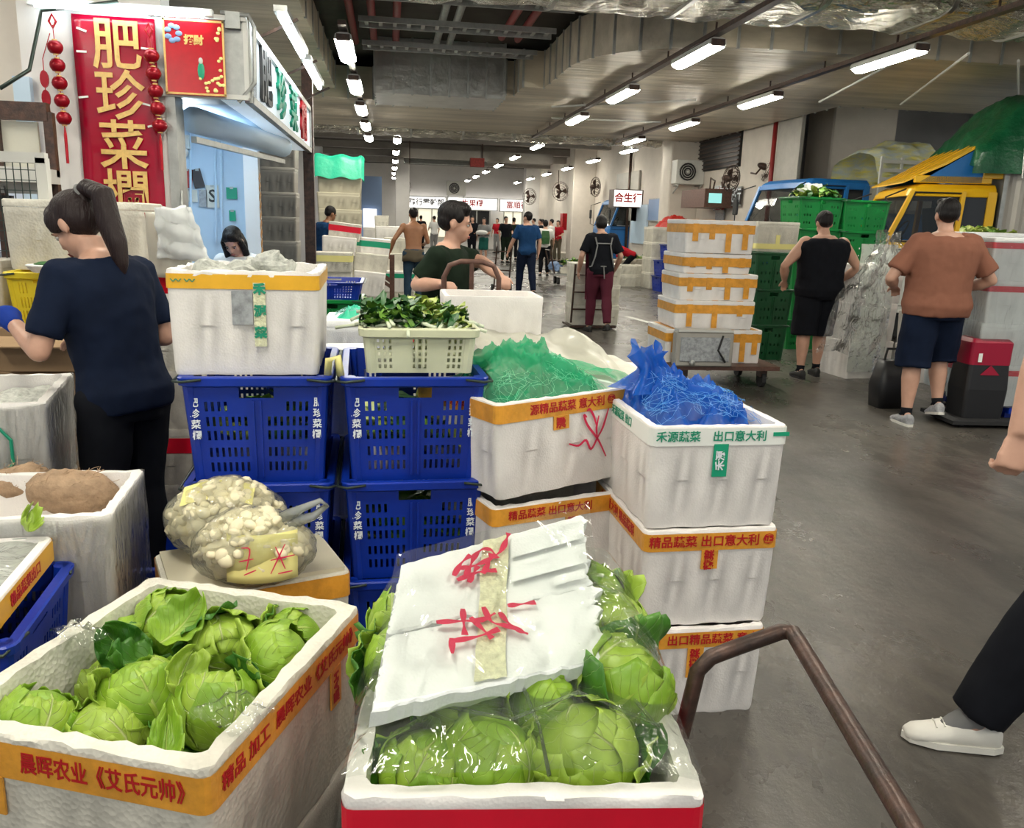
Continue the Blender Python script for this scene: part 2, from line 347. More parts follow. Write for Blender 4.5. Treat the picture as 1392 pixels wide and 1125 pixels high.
# ================================================================ structure
def floor_mat():
    m=bpy.data.materials.new('wet_floor'); m.use_nodes=True; nt=m.node_tree; N=nt.nodes; L=nt.links; p=N['Principled BSDF']
    tc=N.new('ShaderNodeTexCoord')
    def nz(s,d=5,r=.6,st=None,dist=0):
        n=N.new('ShaderNodeTexNoise'); n.inputs['Scale'].default_value=s; n.inputs['Detail'].default_value=d; n.inputs['Roughness'].default_value=r; n.inputs['Distortion'].default_value=dist
        if st:
            mp=N.new('ShaderNodeMapping'); mp.inputs['Scale'].default_value=st; mp.inputs['Rotation'].default_value=(0,0,.35); L.new(tc.outputs['Object'],mp.inputs[0]); L.new(mp.outputs[0],n.inputs[0])
        else: L.new(tc.outputs['Object'],n.inputs[0])
        return n.outputs[0]
    def ramp(x,a,b,c0,c1):
        r=N.new('ShaderNodeValToRGB'); r.color_ramp.elements[0].position=a; r.color_ramp.elements[1].position=b
        r.color_ramp.elements[0].color=(*c0,1); r.color_ramp.elements[1].color=(*c1,1); L.new(x,r.inputs[0]); return r.outputs[0]
    big=ramp(nz(.55,6,.65,(1,.5,1),.6),.38,.64,(.050,.046,.042),(.125,.115,.10))
    fine=ramp(nz(7,8,.75,(1,.35,1)),.35,.7,(.75,.75,.75),(1.35,1.3,1.25))
    mx=N.new('ShaderNodeMix'); mx.data_type='RGBA'; mx.blend_type='MULTIPLY'; mx.inputs[0].default_value=1; L.new(big,mx.inputs[6]); L.new(fine,mx.inputs[7])
    sp=ramp(nz(55,3,.5),.72,.78,(0,0,0),(.25,.24,.22))
    ad=N.new('ShaderNodeMix'); ad.data_type='RGBA'; ad.blend_type='ADD'; ad.inputs[0].default_value=.5; L.new(mx.outputs[2],ad.inputs[6]); L.new(sp,ad.inputs[7])
    L.new(ad.outputs[2],p.inputs['Base Color'])
    rr=N.new('ShaderNodeMapRange'); rr.inputs[1].default_value=.35; rr.inputs[2].default_value=.7; rr.inputs[3].default_value=.16; rr.inputs[4].default_value=.5
    L.new(nz(.9,6,.7,(1,.6,1),.4),rr.inputs[0]); L.new(rr.outputs[0],p.inputs['Roughness'])
    b=N.new('ShaderNodeBump'); b.inputs['Strength'].default_value=.35; b.inputs['Distance'].default_value=.012; L.new(nz(14,6,.7),b.inputs['Height']); L.new(b.outputs[0],p.inputs['Normal'])
    return m
MT['floor']=floor_mat()
def wall(name,a,b,z0,z1,t,m):
    """vertical wall from plan point a to b, thickness t to its left"""
    a=Vector((*a,0)); b=Vector((*b,0)); d=(b-a).normalized(); n=Vector((-d.y,d.x,0))*t
    mb=MB(); mb.poly([a+Vector((0,0,z0)),b+Vector((0,0,z0)),b+n+Vector((0,0,z0)),a+n+Vector((0,0,z0))],(0,0,z1-z0))
    return struct(mb.obj(name,m))
ZS=3.66   # underside of the big flat ducts
ZC=4.45   # slab
mb=MB(); mb.box((2,22,-.1),(30,64,.2)); struct(mb.obj('floor','floor'))
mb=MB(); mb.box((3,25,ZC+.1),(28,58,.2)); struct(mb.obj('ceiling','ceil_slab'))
# structural beams of the slab
for i,y in enumerate((23.2,27,31,35,39,43)):
    mb=MB(); mb.box((3,y,ZC-.12),(26,.4,.26)); o=struct(mb.obj('beam','concrete'))
wall('wall_back',(-6,48),(13,48),0,ZC,.3,'wall_white')
wall('wall_right',(8.0,16.6),(8.0,48),0,ZC,-.3,'wall_warm')
wall('wall_left',(-2.9,14.5),(-2.9,48),0,ZC,.3,'wall_grey')
wall('wall_bay',(13.5,3),(13.5,18.9),0,ZC,-.3,'wall_grey')
wall('wall_bay_end',(8.3,18.6),(13.3,18.6),0,ZC,.3,'wall_grey')
# columns
def column(name,c,w,d,m,z1=ZC):
    mb=MB(); mb.box((c[0],c[1],z1/2),(w,d,z1)); return struct(mb.obj(name,m,bevel=.03))
column('column',(9.72,17.35),1.42,1.1,'wall_warm')
column('column',(7.62,46.0),.8,.8,'wall_white'); column('column',(7.55,33.4),.9,.9,'wall_warm'); column('column',(.55,38.5),.62,.7,'wall_white')
column('column',(7.62,22.0),.8,.8,'wall_warm')
# ------------------------------------------------ wide flat ducts and foil-wrapped ducts
def panel_duct(name,label,outline,z0,z1,m,ribs=.0,rm='steel'):
    """hollow sheet-metal duct: outline in plan, from z0 to z1, standing seams round the sides"""
    t=thing(name,label,'duct',(outline[0][0],outline[0][1],z0)); o0=Vector((outline[0][0],outline[0][1],z0))
    mb=MB(); mb.poly([Vector((x,y,z0))-o0 for x,y in outline],(0,0,z1-z0)); mb.obj('casing',m,t)
    sm=MB(); n=len(outline)
    for i in range(n):
        a=Vector((*outline[i],0)); b=Vector((*outline[(i+1)%n],0)); L_=(b-a).length; k=max(1,int(L_/ribs)) if ribs else 1
        for j in range(k):
            p=a.lerp(b,j/k)-Vector((o0.x,o0.y,0)); sm.box((p.x,p.y,(z1-z0)/2),(.035,.035,z1-z0+.03))
    sm.obj('seam',rm,t); return t
# front wrapped ducts running across
def foil_duct(label,x0,x1,y0,y1,z0,z1,seed):
    t=thing('foil_duct',label,'duct',(x0,(y0+y1)/2,z0)); mb=MB(); n=int((x1-x0)/.12)
    prof=[]
    for k in range(20):
        th=2*PI*k/20; c,s=math.cos(th),math.sin(th); e=.45
        prof.append((math.copysign(abs(c)**e,c)*(y1-y0)/2,math.copysign(abs(s)**e,s)*(z1-z0)/2+(z1-z0)/2))
    mb.loft([[Vector((i*(x1-x0)/n,py,pz)) for py,pz in prof] for i in range(n+1)])
    o=mb.obj('wrapping','foil',t,smooth=True); crinkle(o.data,.06,3.0,seed); crinkle(o.data,.03,8,seed+5)
    st=MB()
    for i in range(int((x1-x0)/1.3)):
        xx=.6+i*1.3; st.loft([[Vector((xx+dx,py*1.05,(pz-(z1-z0)/2)*1.08+(z1-z0)/2)) for py,pz in prof] for dx in (0,.05)])
    st.obj('strap','duct',t); return t
foil_duct('crumpled foil duct crossing the top edge, nearest the camera',-2.2,9.5,5.3,6.45,3.60,4.15,1)
foil_duct('crumpled foil duct crossing overhead behind the nearest one',-2.6,11,6.75,7.9,3.62,4.2,2)
foil_duct('wide foil duct crossing in front of the dark ceiling opening',-1.6,12,8.15,9.35,3.66,4.2,3)
# big flat duct with the rounded corner
arc=[]
for k in range(9):
    th=rad(180-k*90/8); arc.append((4.6+2.1*math.cos(th),12.2+1.9*math.sin(th)*-1))
pts=[(13,10.3),(13,14.4),(7.8,14.4),(7.8,21.5),(-2.6,21.5),(-2.6,16.6),(2.0,16.6),(2.0,15.2),(2.15,15.2),(2.15,14.2),(2.5,14.2)]+[(4.6-2.1*math.cos(rad(k*11.25)),12.2-1.9*math.sin(rad(k*11.25))) for k in range(9)]
panel_duct('flat_duct','broad flat sheet metal duct with rounded corner over the aisle',pts,ZS,4.22,'ceil_panel',ribs=.42)
panel_duct('flat_duct','short ribbed silver duct box left of the rounded corner',[(-.25,15.0),(1.95,15.0),(1.95,16.55),(-.25,16.55)],ZS-.1,ZC-.01,'duct',ribs=.3)
panel_duct('flat_duct','low flat duct over the shop side of the aisle',[(-2.8,9.6),(-.95,9.6),(-.95,15.8),(-2.8,15.8)],ZS+.05,4.15,'ceil_panel',ribs=.8)
panel_duct('flat_duct','flat duct above the right hand truck bay',[(9.2,9.45),(13,9.45),(13,10.2),(9.2,10.2)],ZS,4.15,'duct',ribs=.4)
foil_duct('long grey foil duct crossing at the far edge of the flat duct',-2.7,7.0,21.75,22.5,3.55,4.1,4)
# pipes in the dark opening
for i,(x,m) in enumerate(((-.55,'red_pipe'),(-.25,'red_pipe'),(.1,'red_pipe'),(.75,'steel'),(.95,'steel'),(1.7,'red_pipe'),(1.95,'red_pipe'))):
    mb=MB(); mb.tube([(x,9.4,4.32-.012*i),(x,14.9 if x<1.6 else 13.6,4.32-.012*i)],.055,8); tag(mb.obj('ceiling_pipe',m,smooth=True),['maroon pipe inside the dark ceiling opening, nearest the shop','second maroon pipe inside the dark ceiling opening','third maroon pipe inside the dark ceiling opening','thin grey pipe inside the dark ceiling opening','second thin grey pipe inside the dark ceiling opening','maroon pipe at the rounded duct side of the opening','maroon pipe beside the rounded duct corner'][i],'pipe')
for i in range(3):
    t=thing('cable_tray',['perforated cable tray across the dark ceiling opening, front one','perforated cable tray in the middle of the dark opening','perforated cable tray at the back of the dark opening'][i],'cable tray',(.9,10.4+i*1.5,4.0)); mb=MB()
    for s in (-.18,.18): mb.box((0,s,0),(2.6,.02,.07))
    mb.obj('side_rail','steel',t); mb=MB()
    for k in range(14): mb.box((-1.2+k*.185,0,0),(.05,.36,.02))
    mb.obj('rung','steel',t)
# sprinkler / conduit runs following the light rows
for i,(x,y0,y1,z,l) in enumerate(((5.58,7,21,3.54,'long conduit carrying the right hand row of lamps'),(3.47,7,21,3.54,'long conduit carrying the middle row of lamps'),(-.51,9.8,21.5,3.54,'long conduit carrying the lamps by the shop'))):
    t=thing('lamp_rail',l,'rail',(x,y0,z)); mb=MB(); mb.box((0,(y1-y0)/2,0),(.09,y1-y0,.05)); mb.obj('channel','steel_dark',t); mb=MB()
    k=0.6
    while k<y1-y0: mb.box((0,k,.07),(.018,.018,.10)); k+=1.6
    mb.obj('hanger_rod','steel_dark',t)
for i,(a,b) in enumerate((((6.6,9.4),(8.2,13.2)),((6.1,10.0),(6.9,13.4)),((7.4,9.6),(10.8,13.8)),((2.9,15.6),(5.0,13.9)),((3.2,17.2),(5.4,17.0)))):
    mb=MB(); mb.tube([(*a,ZS-.1),(*b,ZS-.1)],.018,6); tag(mb.obj('conduit','lamp_housing'),['thin pale conduit slanting under the flat duct by the right trucks','thin pale conduit beside the right hand lamp row','long pale conduit slanting to the right hand truck bay','short pale conduit under the rounded duct','thin pale conduit across between the lamp rows'][i],'pipe')
# ------------------------------------------------ fluorescent fixtures
def make_lamp():
    t=thing('ceiling_light','','light')
    mb=MB(); mb.loft([[Vector((sx*a,y,z)) for sx,y in ((-1,-.63),(1,-.63),(1,.63),(-1,.63))] for a,z in ((.10,0),(.09,.055),(.05,.075))]); mb.obj('housing','lamp_housing',t)
    mb=MB(); mb.loft([[Vector((a*math.cos(th),y,-.045*math.sin(th)-.002)) for th in (0,.5,1.05,1.57,2.1,2.64,PI)] for y,a in ((-.62,.06),(-.59,.098),(.59,.098),(.62,.06))]); mb.obj('diffuser','lamp',t)
    mb=MB()
    for y in (-.45,.45): mb.box((0,y,.105),(.012,.012,.07))
    for y in (-.635,.635): mb.box((0,y,.02),(.15,.03,.07))
    mb.obj('hanger','steel_dark',t); return t
lamp0=make_lamp(); used=[0]
def put_lamp(x,y,z,rz,label,group=None):
    if not used[0]: used[0]=1; lamp0.location=(x,y,z); lamp0.rotation_euler=(0,0,rz); lamp0['label']=label; lamp0['group']=group or ''; o=lamp0
    else: o=copy_tree(lamp0,(x,y,z),rz,label,group)
    return o
ORD=['first','second','third','fourth','fifth','sixth','seventh','eighth','ninth','tenth','eleventh','twelfth']
for r,(x,y0,dy,n,nm) in enumerate(((5.58,9.35,3.38,4,'right hand row'),(3.47,9.75,3.15,3,'middle row'),(-.51,10.7,2.75,5,'shop side row'))):
    for k in range(n): put_lamp(x,y0+k*dy,3.42,0,'fluorescent lamp, %s from the camera in the %s'%(ORD[k],nm),'lamps of the near ceiling')
for r,(x,nm) in enumerate(((6.6,'right wall'),(4.0,'aisle centre'),(.2,'stall side'))):
    for k in range(6): put_lamp(x,23.5+k*4.2,3.55,0,'small distant fluorescent lamp, %s in the far row by the %s'%(ORD[k],nm),'lamps of the far ceiling')
# the rows carry on over and behind the camera (out of frame)
for x in (-3.3,-.6,2.2,5.4):
    for y in (-2.2,1.2,4.3): put_lamp(x,y,3.42,0,'fluorescent lamp of the rows above the front stacks','lamps above the camera')
for x,y in ((11.4,8.0),(12.2,12.9),(8.6,4.4),(13.0,14.0)): put_lamp(x,y,3.42,0,'unseen fluorescent lamp added off to the right to brighten the truck bay','added fill lamps of the truck bay')  # unseen lamps, added out of frame to brighten the trucks and big column
# white line on the floor
def floor_line(a,b,w,lab):
    a=Vector((*a,.002));b=Vector((*b,.002)); d=(b-a).normalized(); n=Vector((-d.y,d.x,0))*w/2
    mb=MB(); mb.add([a-n,b-n,b+n,a+n],[(0,1,2,3)]); o=mb.obj('floor_line','white_line'); o['kind']='structure'
p=at_z(852,430,0); q=at_z(918,448,0); floor_line((p.x,p.y),(q.x,q.y),.11,'')
p=at_z(868,424,0); q=at_z(900,400,0)
p=at_z(740,388,0); q=at_z(800,384,0); floor_line((p.x,p.y),(q.x,q.y),.1,'')
# ------------------------------------------------ far facade
YF=47.98
def fac(u,v,y=YF): return at_y(u,v,y)
mb=MB(); a=fac(540,331);b=fac(724,290)
def rect_y(mb,u0,v0,u1,v1,y,t,mi=0,zmin=None):
    p=at_y(u0,v1,y); q=at_y(u1,v0,y); z0=max(p.z,0) if zmin is None else zmin
    mb.box(((p.x+q.x)/2,y,(z0+q.z)/2),(q.x-p.x,t,q.z-z0),mi=mi); return Vector((p.x,y,z0)),Vector((q.x,y,q.z))
signs=(('東聯行零幹部',543,606,268,282,'sign_lit','ink_black','lit white shop sign with six dark characters on the far wall'),('生果欄',608,676,270,284,'sign_lit','ink_red','long lit white shop sign above the dark window'),('富順行',679,726,272,287,'sign_lit','ink_red','lit white shop sign nearest the right wall pillar'))
for tx,u0,u1,v0,v1,m,im,lab in signs:
    p=at_y(u0,v1,47.6);q=at_y(u1,v0,47.6)
    t=thing('shop_sign',lab,'sign',((p.x+q.x)/2,47.6,p.z)); w=q.x-p.x;h=q.z-p.z
    mb=MB(); mb.box((0,0,h/2),(w,.12,h)); mb.obj('light_box',m,t); mb=MB()
    for z in (0,h): mb.box((0,-.03,z),(w+.06,.16,.05))
    for x in (-w/2,w/2): mb.box((x,-.03,h/2),(.05,.16,h))
    mb.obj('frame','steel',t); text(tx,h*.62,im,t,(0,-.075,h*.5),bold=.008,extr=.003)
for i,(u0,u1,m,k) in enumerate(((549,606,'shop_lit',0),(612,666,'dark_glass',1),(684,722,'shop_lit',2))):
    mb=MB(); rect_y(mb,u0,284+i*2,u1,320,47.7,.06); struct(mb.obj('window_%d'%(i+1),m,fix=False))
    fr=MB(); p=at_y(u0,320,47.66);q=at_y(u1,284+i*2,47.66)
    for s in range(4): fr.box((p.x+(q.x-p.x)*s/3,47.64,(max(p.z,0)+q.z)/2),(.06,.08,q.z-max(p.z,0)))
    fr.box(((p.x+q.x)/2,47.64,q.z),(q.x-p.x,.1,.08)); struct(fr.obj('window_%d_frame'%(i+1),'steel'))
# long blue-grey recess on the far left
mb=MB(); rect_y(mb,492,240,519,335,40,.1); struct(mb.obj('trim_1','poster_blue')); mb=MB(); rect_y(mb,494,284,512,330,39.8,.05); struct(mb.obj('window_4','sign_lit'))
mb=MB(); rect_y(mb,420,205,470,226,22.9,.3,zmin=None); 
# dark high vents and doors along the right wall
def rect_x(mb,x,u0,v0,u1,v1,t,mi=0):
    """box lying on the plane x between the picture columns u0 (far) and u1 (near)"""
    a=at_x(u0,v0,x); b=at_x(u1,v1,x); z0=max(min(at_x(u0,v1,x).z,at_x(u1,v1,x).z),0); z1=at_x(u1,v0,x).z
    mb.box((x,(a.y+b.y)/2,(z0+z1)/2),(t,abs(a.y-b.y),z1-z0),mi=mi); return (x,(a.y+b.y)/2,(z0+z1)/2,abs(a.y-b.y),z1-z0)
mb=MB(); b_=rect_x(mb,7.97,955,178,1005,226,.06); struct(mb.obj('window_5','dark'))
sl=MB()
for k in range(8): sl.box((7.93,b_[1],b_[2]-b_[4]/2+b_[4]*(k+.5)/8),(.05,b_[3],.03))
struct(sl.obj('window_5_louvre','steel_dark'))
mb=MB(); rect_x(mb,7.95,1062,155,1078,300,.05); struct(mb.obj('door_1','panel_grey'))
mb=MB(); rect_x(mb,7.95,860,278,878,330,.06); struct(mb.obj('door_2','wall_blue'))
mb=MB(); rect_x(mb,7.95,840,232,866,300,.06); struct(mb.obj('door_3','panel_grey'))
for i,(x,y,lab) in enumerate(((8.0-.1,17.1,'tall maroon pipe on the wall beside the big column'),(7.9,37.0,'tall maroon pipe on the far right wall'),(7.9,27.8,'dark vertical pipe on the right wall between the fans'))):
    mb=MB(); mb.tube([(x,y,0),(x,y,4.4)],.05,8); tag(mb.obj('wall_pipe','red_pipe' if i<2 else 'steel_dark',smooth=True),lab,'pipe')
# posters and boards on the right wall
def board(name,label,cat,u0,v0,u1,v1,m,x=7.93,txt=None,im='ink_white',ts=.2,vert=False):
    a=at_x(u0,(v0+v1)/2,x); b=at_x(u1,(v0+v1)/2,x); c=at_x((u0+u1)/2,v1,x); d=at_x((u0+u1)/2,v0,x)
    t=thing(name,label,cat,(x,(a.y+b.y)/2,c.z)); w=abs(a.y-b.y);h=d.z-c.z
    mb=MB(); mb.box((0,0,h/2),(.04,w,h)); mb.obj('sheet',m,t); 
    if txt: text(txt,ts,im,t,(-.025,0,h/2),(PI/2,0,-PI/2),.006)
    mb=MB(); mb.box((0,0,h),(.05,w+.03,.03)); mb.box((0,0,0),(.05,w+.03,.03)); mb.obj('edge','steel',t); return t
board('poster','tall red poster with white writing on the right wall','poster',972,254,984,286,'poster_red',txt='鮮果\n批發',ts=.3)
board('sign_board','dark brown board with pale characters beside the red poster','sign',986,255,1007,279,'poster_dark',txt='龍記行',ts=.34)
board('poster','small grey notice below the red poster','poster',973,288,983,306,'poster_grey')
board('notice_board','pale blue noticeboard with pinned sheets beside the doorway','notice',882,270,902,300,'poster_blue')
t=thing('sign_box','lit white box sign with three characters hung on the right wall','sign',(7.55,26.5,2.08))
mb=MB(); mb.box((0,.35,.28),(.95,.75,.56)); mb.obj('casing','steel_dark',t); mb=MB(); mb.box((-.05,-.04,.28),(.9,.03,.5)); mb.obj('light_panel','sign_lit',t); text('合生行',.3,'ink_red',t,(-.05,-.07,.28),bold=.01)
t=thing('extractor_box','brown metal extractor box with a small lit panel on the wall','machine',(7.6,19.9,1.95)); mb=MB(); mb.box((0,0,.25),(.7,1.6,.42)); mb.obj('casing','steel_brown',t)
mb=MB(); mb.box((-.1,-.82,.25),(.3,.04,.22)); mb.obj('screen','screen',t); mb=MB(); mb.tube([(-.2,-.7,.46),(-.2,-.7,.7),(.3,.3,.7),(.3,.4,.46)],.02,6); mb.obj('conduit','steel_dark',t)
def ac_unit(x,y,z,w,h,d,lab):
    t=thing('air_conditioner',lab,'air conditioner',(x,y,z)); mb=MB(); mb.box((0,0,h/2),(w,d,h)); mb.obj('casing','ac_white',t,bevel=.02)
    mb=MB(); r=h*.38
    mb.lathe([(r,0),(r,.02),(.0,.03)],(0,0,0),20); o=mb.obj('fan_opening','dark',t,loc=(-w*.12,-d/2-.001,h/2)); o.rotation_euler=(PI/2,0,0)
    mb=MB()
    for k in range(4): mb.tube([(r*(k+1)/4*math.cos(a*PI/8),0,r*(k+1)/4*math.sin(a*PI/8)) for a in range(16)],.007,4,closed=True)
    mb.ball((0,-.01,0),.04,8,6); mb.obj('grille','ac_white',t,loc=(-w*.12,-d/2-.035,h/2))
    mb=MB(); 
    for s in (-1,1): mb.box((s*w*.4,.02,-.02),(.04,d*1.2,.04)); mb.bar((s*w*.4,d*.6,-.3),(s*w*.4,-d*.5,-.03),.025)
    mb.obj('bracket','steel',t); return t
p=at_y(620,266,47.5); ac_unit(p.x,47.5,p.z,1.05,.78,.45,'outdoor air conditioner unit on the far wall above the signs')
p=at_y(910,232,26); ac_unit(7.62,21.45,2.6,.75,.6,.5,'outdoor air conditioner unit high on the right wall pillar')
# wall fans
def fan(c,r,yaw,pitch,lab,arm=(0,.4,0)):
    t=thing('wall_fan',lab,'fan',c,rot=(pitch,0,yaw)); mb=MB()
    for z,rr in ((-.05,r*.55),(-.03,r*.8),(0,r),(.04,r*.95),(-.06,r*.3)): mb.tube([(rr*math.cos(a*PI/10),z,rr*math.sin(a*PI/10)) for a in range(20)],.006+r*.006,4,closed=True)
    for k in range(16):
        a=2*PI*k/16; mb.tube([(0,-.07,0),(r*.8*math.cos(a),-.03,r*.8*math.sin(a)),(r*math.cos(a),0,r*math.sin(a)),(r*.6*math.cos(a),.08,r*.6*math.sin(a))],.004,3)
    mb.obj('guard','steel_dark',t); 
    for k in range(3):
        b=MB(); a0=2*PI*k/3; pts=[Vector((0,0,0))]+[Vector((r*.8*s*math.cos(a0+da),.02*math.sin(da*3),r*.8*s*math.sin(a0+da))) for s,da in ((.5,-.25),(.95,-.3),(1,.1),(.9,.5),(.4,.45))]
        b.poly(pts,(0,.006,0)); b.obj('blade','steel_dark',t)
    mb=MB(); mb.ball((0,.12,0),(r*.26,.14,r*.26),12,8); mb.ball((0,-.06,0),(.04,.03,.04),8,6); mb.obj('motor','steel_dark',t,smooth=True)
    mb=MB(); mb.tube([(0,.14,0),(0,.2,-r*.7),tuple(arm)],.02,6); mb.obj('bracket','steel_dark',t); return t
fan(at_y(995,243,17.0),.27,.55,.1,'big wall fan on a long arm above the blue truck windscreen',(.35,.5,-.1))
fan(at_y(1045,229,17.6),.28,1.2,.35,'wall fan tilted up behind the blue truck roof',(.2,.3,-.2))
fan(at_y(810,254,31.5),.36,.8,0,'wall fan on the right wall above the far blue truck',(.4,.4,0))
fan(at_y(762,260,36),.4,.3,.0,'wall fan hanging below the distant lamp row',(.2,.6,.9))
fan(at_y(720,267,44.5),.42,.4,0,'wall fan on the far pillar beside the shop signs',(.3,.5,0))
fan(at_y(548,254,44.5),.45,-.5,0,'wall fan left of the far shop signs',(-.3,.8,0))
# distant beam with printed duct and red box
mb=MB(); mb.box((3.2,33,3.9),(6,.8,.35)); struct(mb.obj('beam','concrete'))
t=thing('pipe_rack','rack of pipes with a red box under the far ceiling','pipe rack',(2.1,31,3.45)); mb=MB()
for k in range(4): mb.tube([(-1.6,k*.15,.05*k),(1.4,k*.15,.05*k)],.04,6)
mb.obj('pipe','steel',t); mb=MB(); mb.box((1.0,-.1,.1),(.5,.3,.3)); mb.obj('red_box','poster_red',t)
mb=MB()
for x in (-1.4,1.2): mb.box((x,.2,.5),(.03,.5,1.04))
mb.obj('hanger','steel_dark',t)
# ================================================================ the shop on the left
YS=6.0
def sy(u,v,y=YS): return at_y(u,v,y)
xl=sy(40,200).x; xr=sy(229,200).x; 
mb=MB(); mb.box(((xl+xr)/2,YS+.12,1.6),(xr-xl,.24,3.2)); struct(mb.obj('wall_shop','wall_white'))
wall('wall_shop_side',(-3.6,4.9),(-3.6,YS+.2),0,3.4,.2,'wall_grey')
mb=MB(); mb.box((-2.86,YS+.3,2.6),(1.3,.3,1.5)); struct(mb.obj('wall_far_left','wall_warm'))
mb=MB(); mb.box((xr+.035,YS+.08,1.12),(.06,.22,2.24)); struct(mb.obj('trim_2','steel'))
zf0=sy(280,131).z; zf1=sy(280,24).z; xc=sy(336,100).x
XS=xc
t=thing('shop_fascia','stainless metal fascia box above the shop opening','fascia',(xr-.06,YS,zf0)); W_=xc-xr+.06; H_=zf1-zf0
mb=MB(); mb.box((W_/2,.2,H_/2),(W_,.42,H_)); mb.obj('casing','steel',t,bevel=.012)
mb=MB(); mb.box((W_/2,-.02,.0),(W_+.02,.04,.03)); mb.box((W_/2,-.02,H_),(W_+.02,.04,.03)); mb.box((W_,-.01,H_/2),(.03,.03,H_)); mb.obj('edge_strip','lamp_housing',t)
mb=MB(); mb.tube([(W_*.75,-.04,H_+.03),(W_+.03,-.05,H_+.02),(W_+.06,-.03,H_*.9),(W_+.05,-.02,H_*.2),(W_*.9,-.02,-.03)],.013,6); mb.box((W_*.88,-.03,H_*.97),(.09,.06,.1)); mb.obj('conduit','steel',t,smooth=False)
# shop interior
mb=MB(); mb.box(((xr-1.6)/2-.0,7.2,zf0+.02),(1.6+.0,2.4,.04)); 
mb=MB(); mb.box((-1.55,8.2,zf0+.03),(1.2,4.2,.05)); struct(mb.obj('ceiling_shop','wall_blue'))
pb=at_y(352,300,8.4).x
mb=MB(); mb.box(((-3+pb)/2,8.5,1.15),(pb+3,.16,2.3)); struct(mb.obj('wall_shop_back','wall_blue'))
mb=MB(); mb.box((-2.3,7.2,1.15),(.1,2.5,2.3)); struct(mb.obj('wall_shop_inner','wall_blue'))
t=thing('shop_lamp','cool white tube lamp inside the shop','light',(-1.5,7.2,zf0-.06)); mb=MB(); mb.box((0,0,0),(.1,1.2,.05)); mb.obj('tube','lamp_cool',t)
# roller shutter box and runner
t=thing('roller_shutter','rolled up pale blue shutter with guide rail inside the shop opening','shutter',(xr+.1,6.5,zf0-.22)); mb=MB(); mb.tube([(0,-.2,.1),(.35,1.9,.1)],.09,12); mb.obj('roll','wall_blue',t,smooth=True); mb=MB(); mb.bar((0,-.2,-.03),(.35,1.9,-.03),.04); mb.obj('guide_rail','steel',t)
# side sign along the aisle
ys0,ys1=6.05,10.4
t=thing('shop_side_sign','white side sign with dark and teal characters lit from above','sign',(XS,ys0,zf0)); L_=ys1-ys0; h2=zf1-zf0-.02
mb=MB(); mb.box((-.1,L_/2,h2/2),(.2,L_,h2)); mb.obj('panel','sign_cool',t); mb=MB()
for z in (0,h2): mb.box((0,L_/2,z),(.05,L_,.05))
for y in (0,L_): mb.box((0,y,h2/2),(.05,.06,h2+.05))
mb.obj('frame','steel',t)
for k,(ch,m) in enumerate((('肥','ink_black'),('珍','ink_green'),('菜','ink_green'),('欄','ink_red'))):
    text(ch,.44,m,t,(.012,.75+k*.93,h2*.5),(PI/2,0,PI/2),.006,.012,sc=(1.35,1,1))
mb=MB()
for k in range(3): mb.bar((.0,.5+k*1.6,h2+.02),(.28,.5+k*1.6,h2+.16),.02)
mb.obj('lamp_bracket','steel_dark',t)
for k in range(2):
    t=thing('sign_lamp',['tube lamp over the near half of the side sign','tube lamp over the far half of the side sign'][k],'light',(XS+.2,ys0+.9+k*1.75,zf1+.10)); mb=MB(); mb.box((0,0,.03),(.09,1.5,.04)); mb.obj('housing','steel',t); mb=MB(); mb.tube([(0,-.7,-.01),(0,.7,-.01)],.026,8); mb.obj('tube','lamp_cool',t)
p=sy(56,12); q=sy(281,24)
t=thing('banner_lamp','long tube lamp across the top of the red banner wall','light',((p.x+q.x)/2,YS-.1,(p.z+q.z)/2)); mb=MB(); mb.box((0,.04,.02),(q.x-p.x+.1,.06,.04)); mb.obj('housing','lamp_housing',t); mb=MB(); mb.tube([(-(q.x-p.x)/2,0,0),((q.x-p.x)/2,0,0)],.02,8); mb.obj('tube','lamp_cool',t)
mb=MB(); a=sy(0,120,5.6); b=sy(40,95,5.7); c=sy(56,14,5.9); d=sy(100,10,5.92); e=sy(160,2,5.9); mb.tube([a,b,c+Vector((-.02,0,-.08)),c,d,e],.012,6); tag(mb.obj('power_cable','wire',smooth=True),'dark cable sagging to the tube lamp above the banner','cable')
t=thing('shop_post','dark scuffed steel post at the far end of the side sign','post',(XS-.02,10.45,0)); mb=MB(); mb.box((0,0,1.6),(.12,.12,3.2)); mb.obj('shaft','steel_dark',t); mb=MB(); mb.box((0,0,.04),(.3,.3,.08)); mb.obj('foot_plate','steel_dark',t)
t=thing('shop_pillar','white shop pillar with an orange striped warning strip','post',(at_y(346,300,8.3).x,8.25,0)); mb=MB(); mb.box((0,0,1.1),(.13,.12,2.2)); mb.obj('shaft','wall_white',t)
mb=MB()
for k in range(12): mb.box((.068,-.0,.9+k*.085),(.004,.1,.04),(0.6,0,0))
mb.obj('warning_stripe','tape_orange',t)
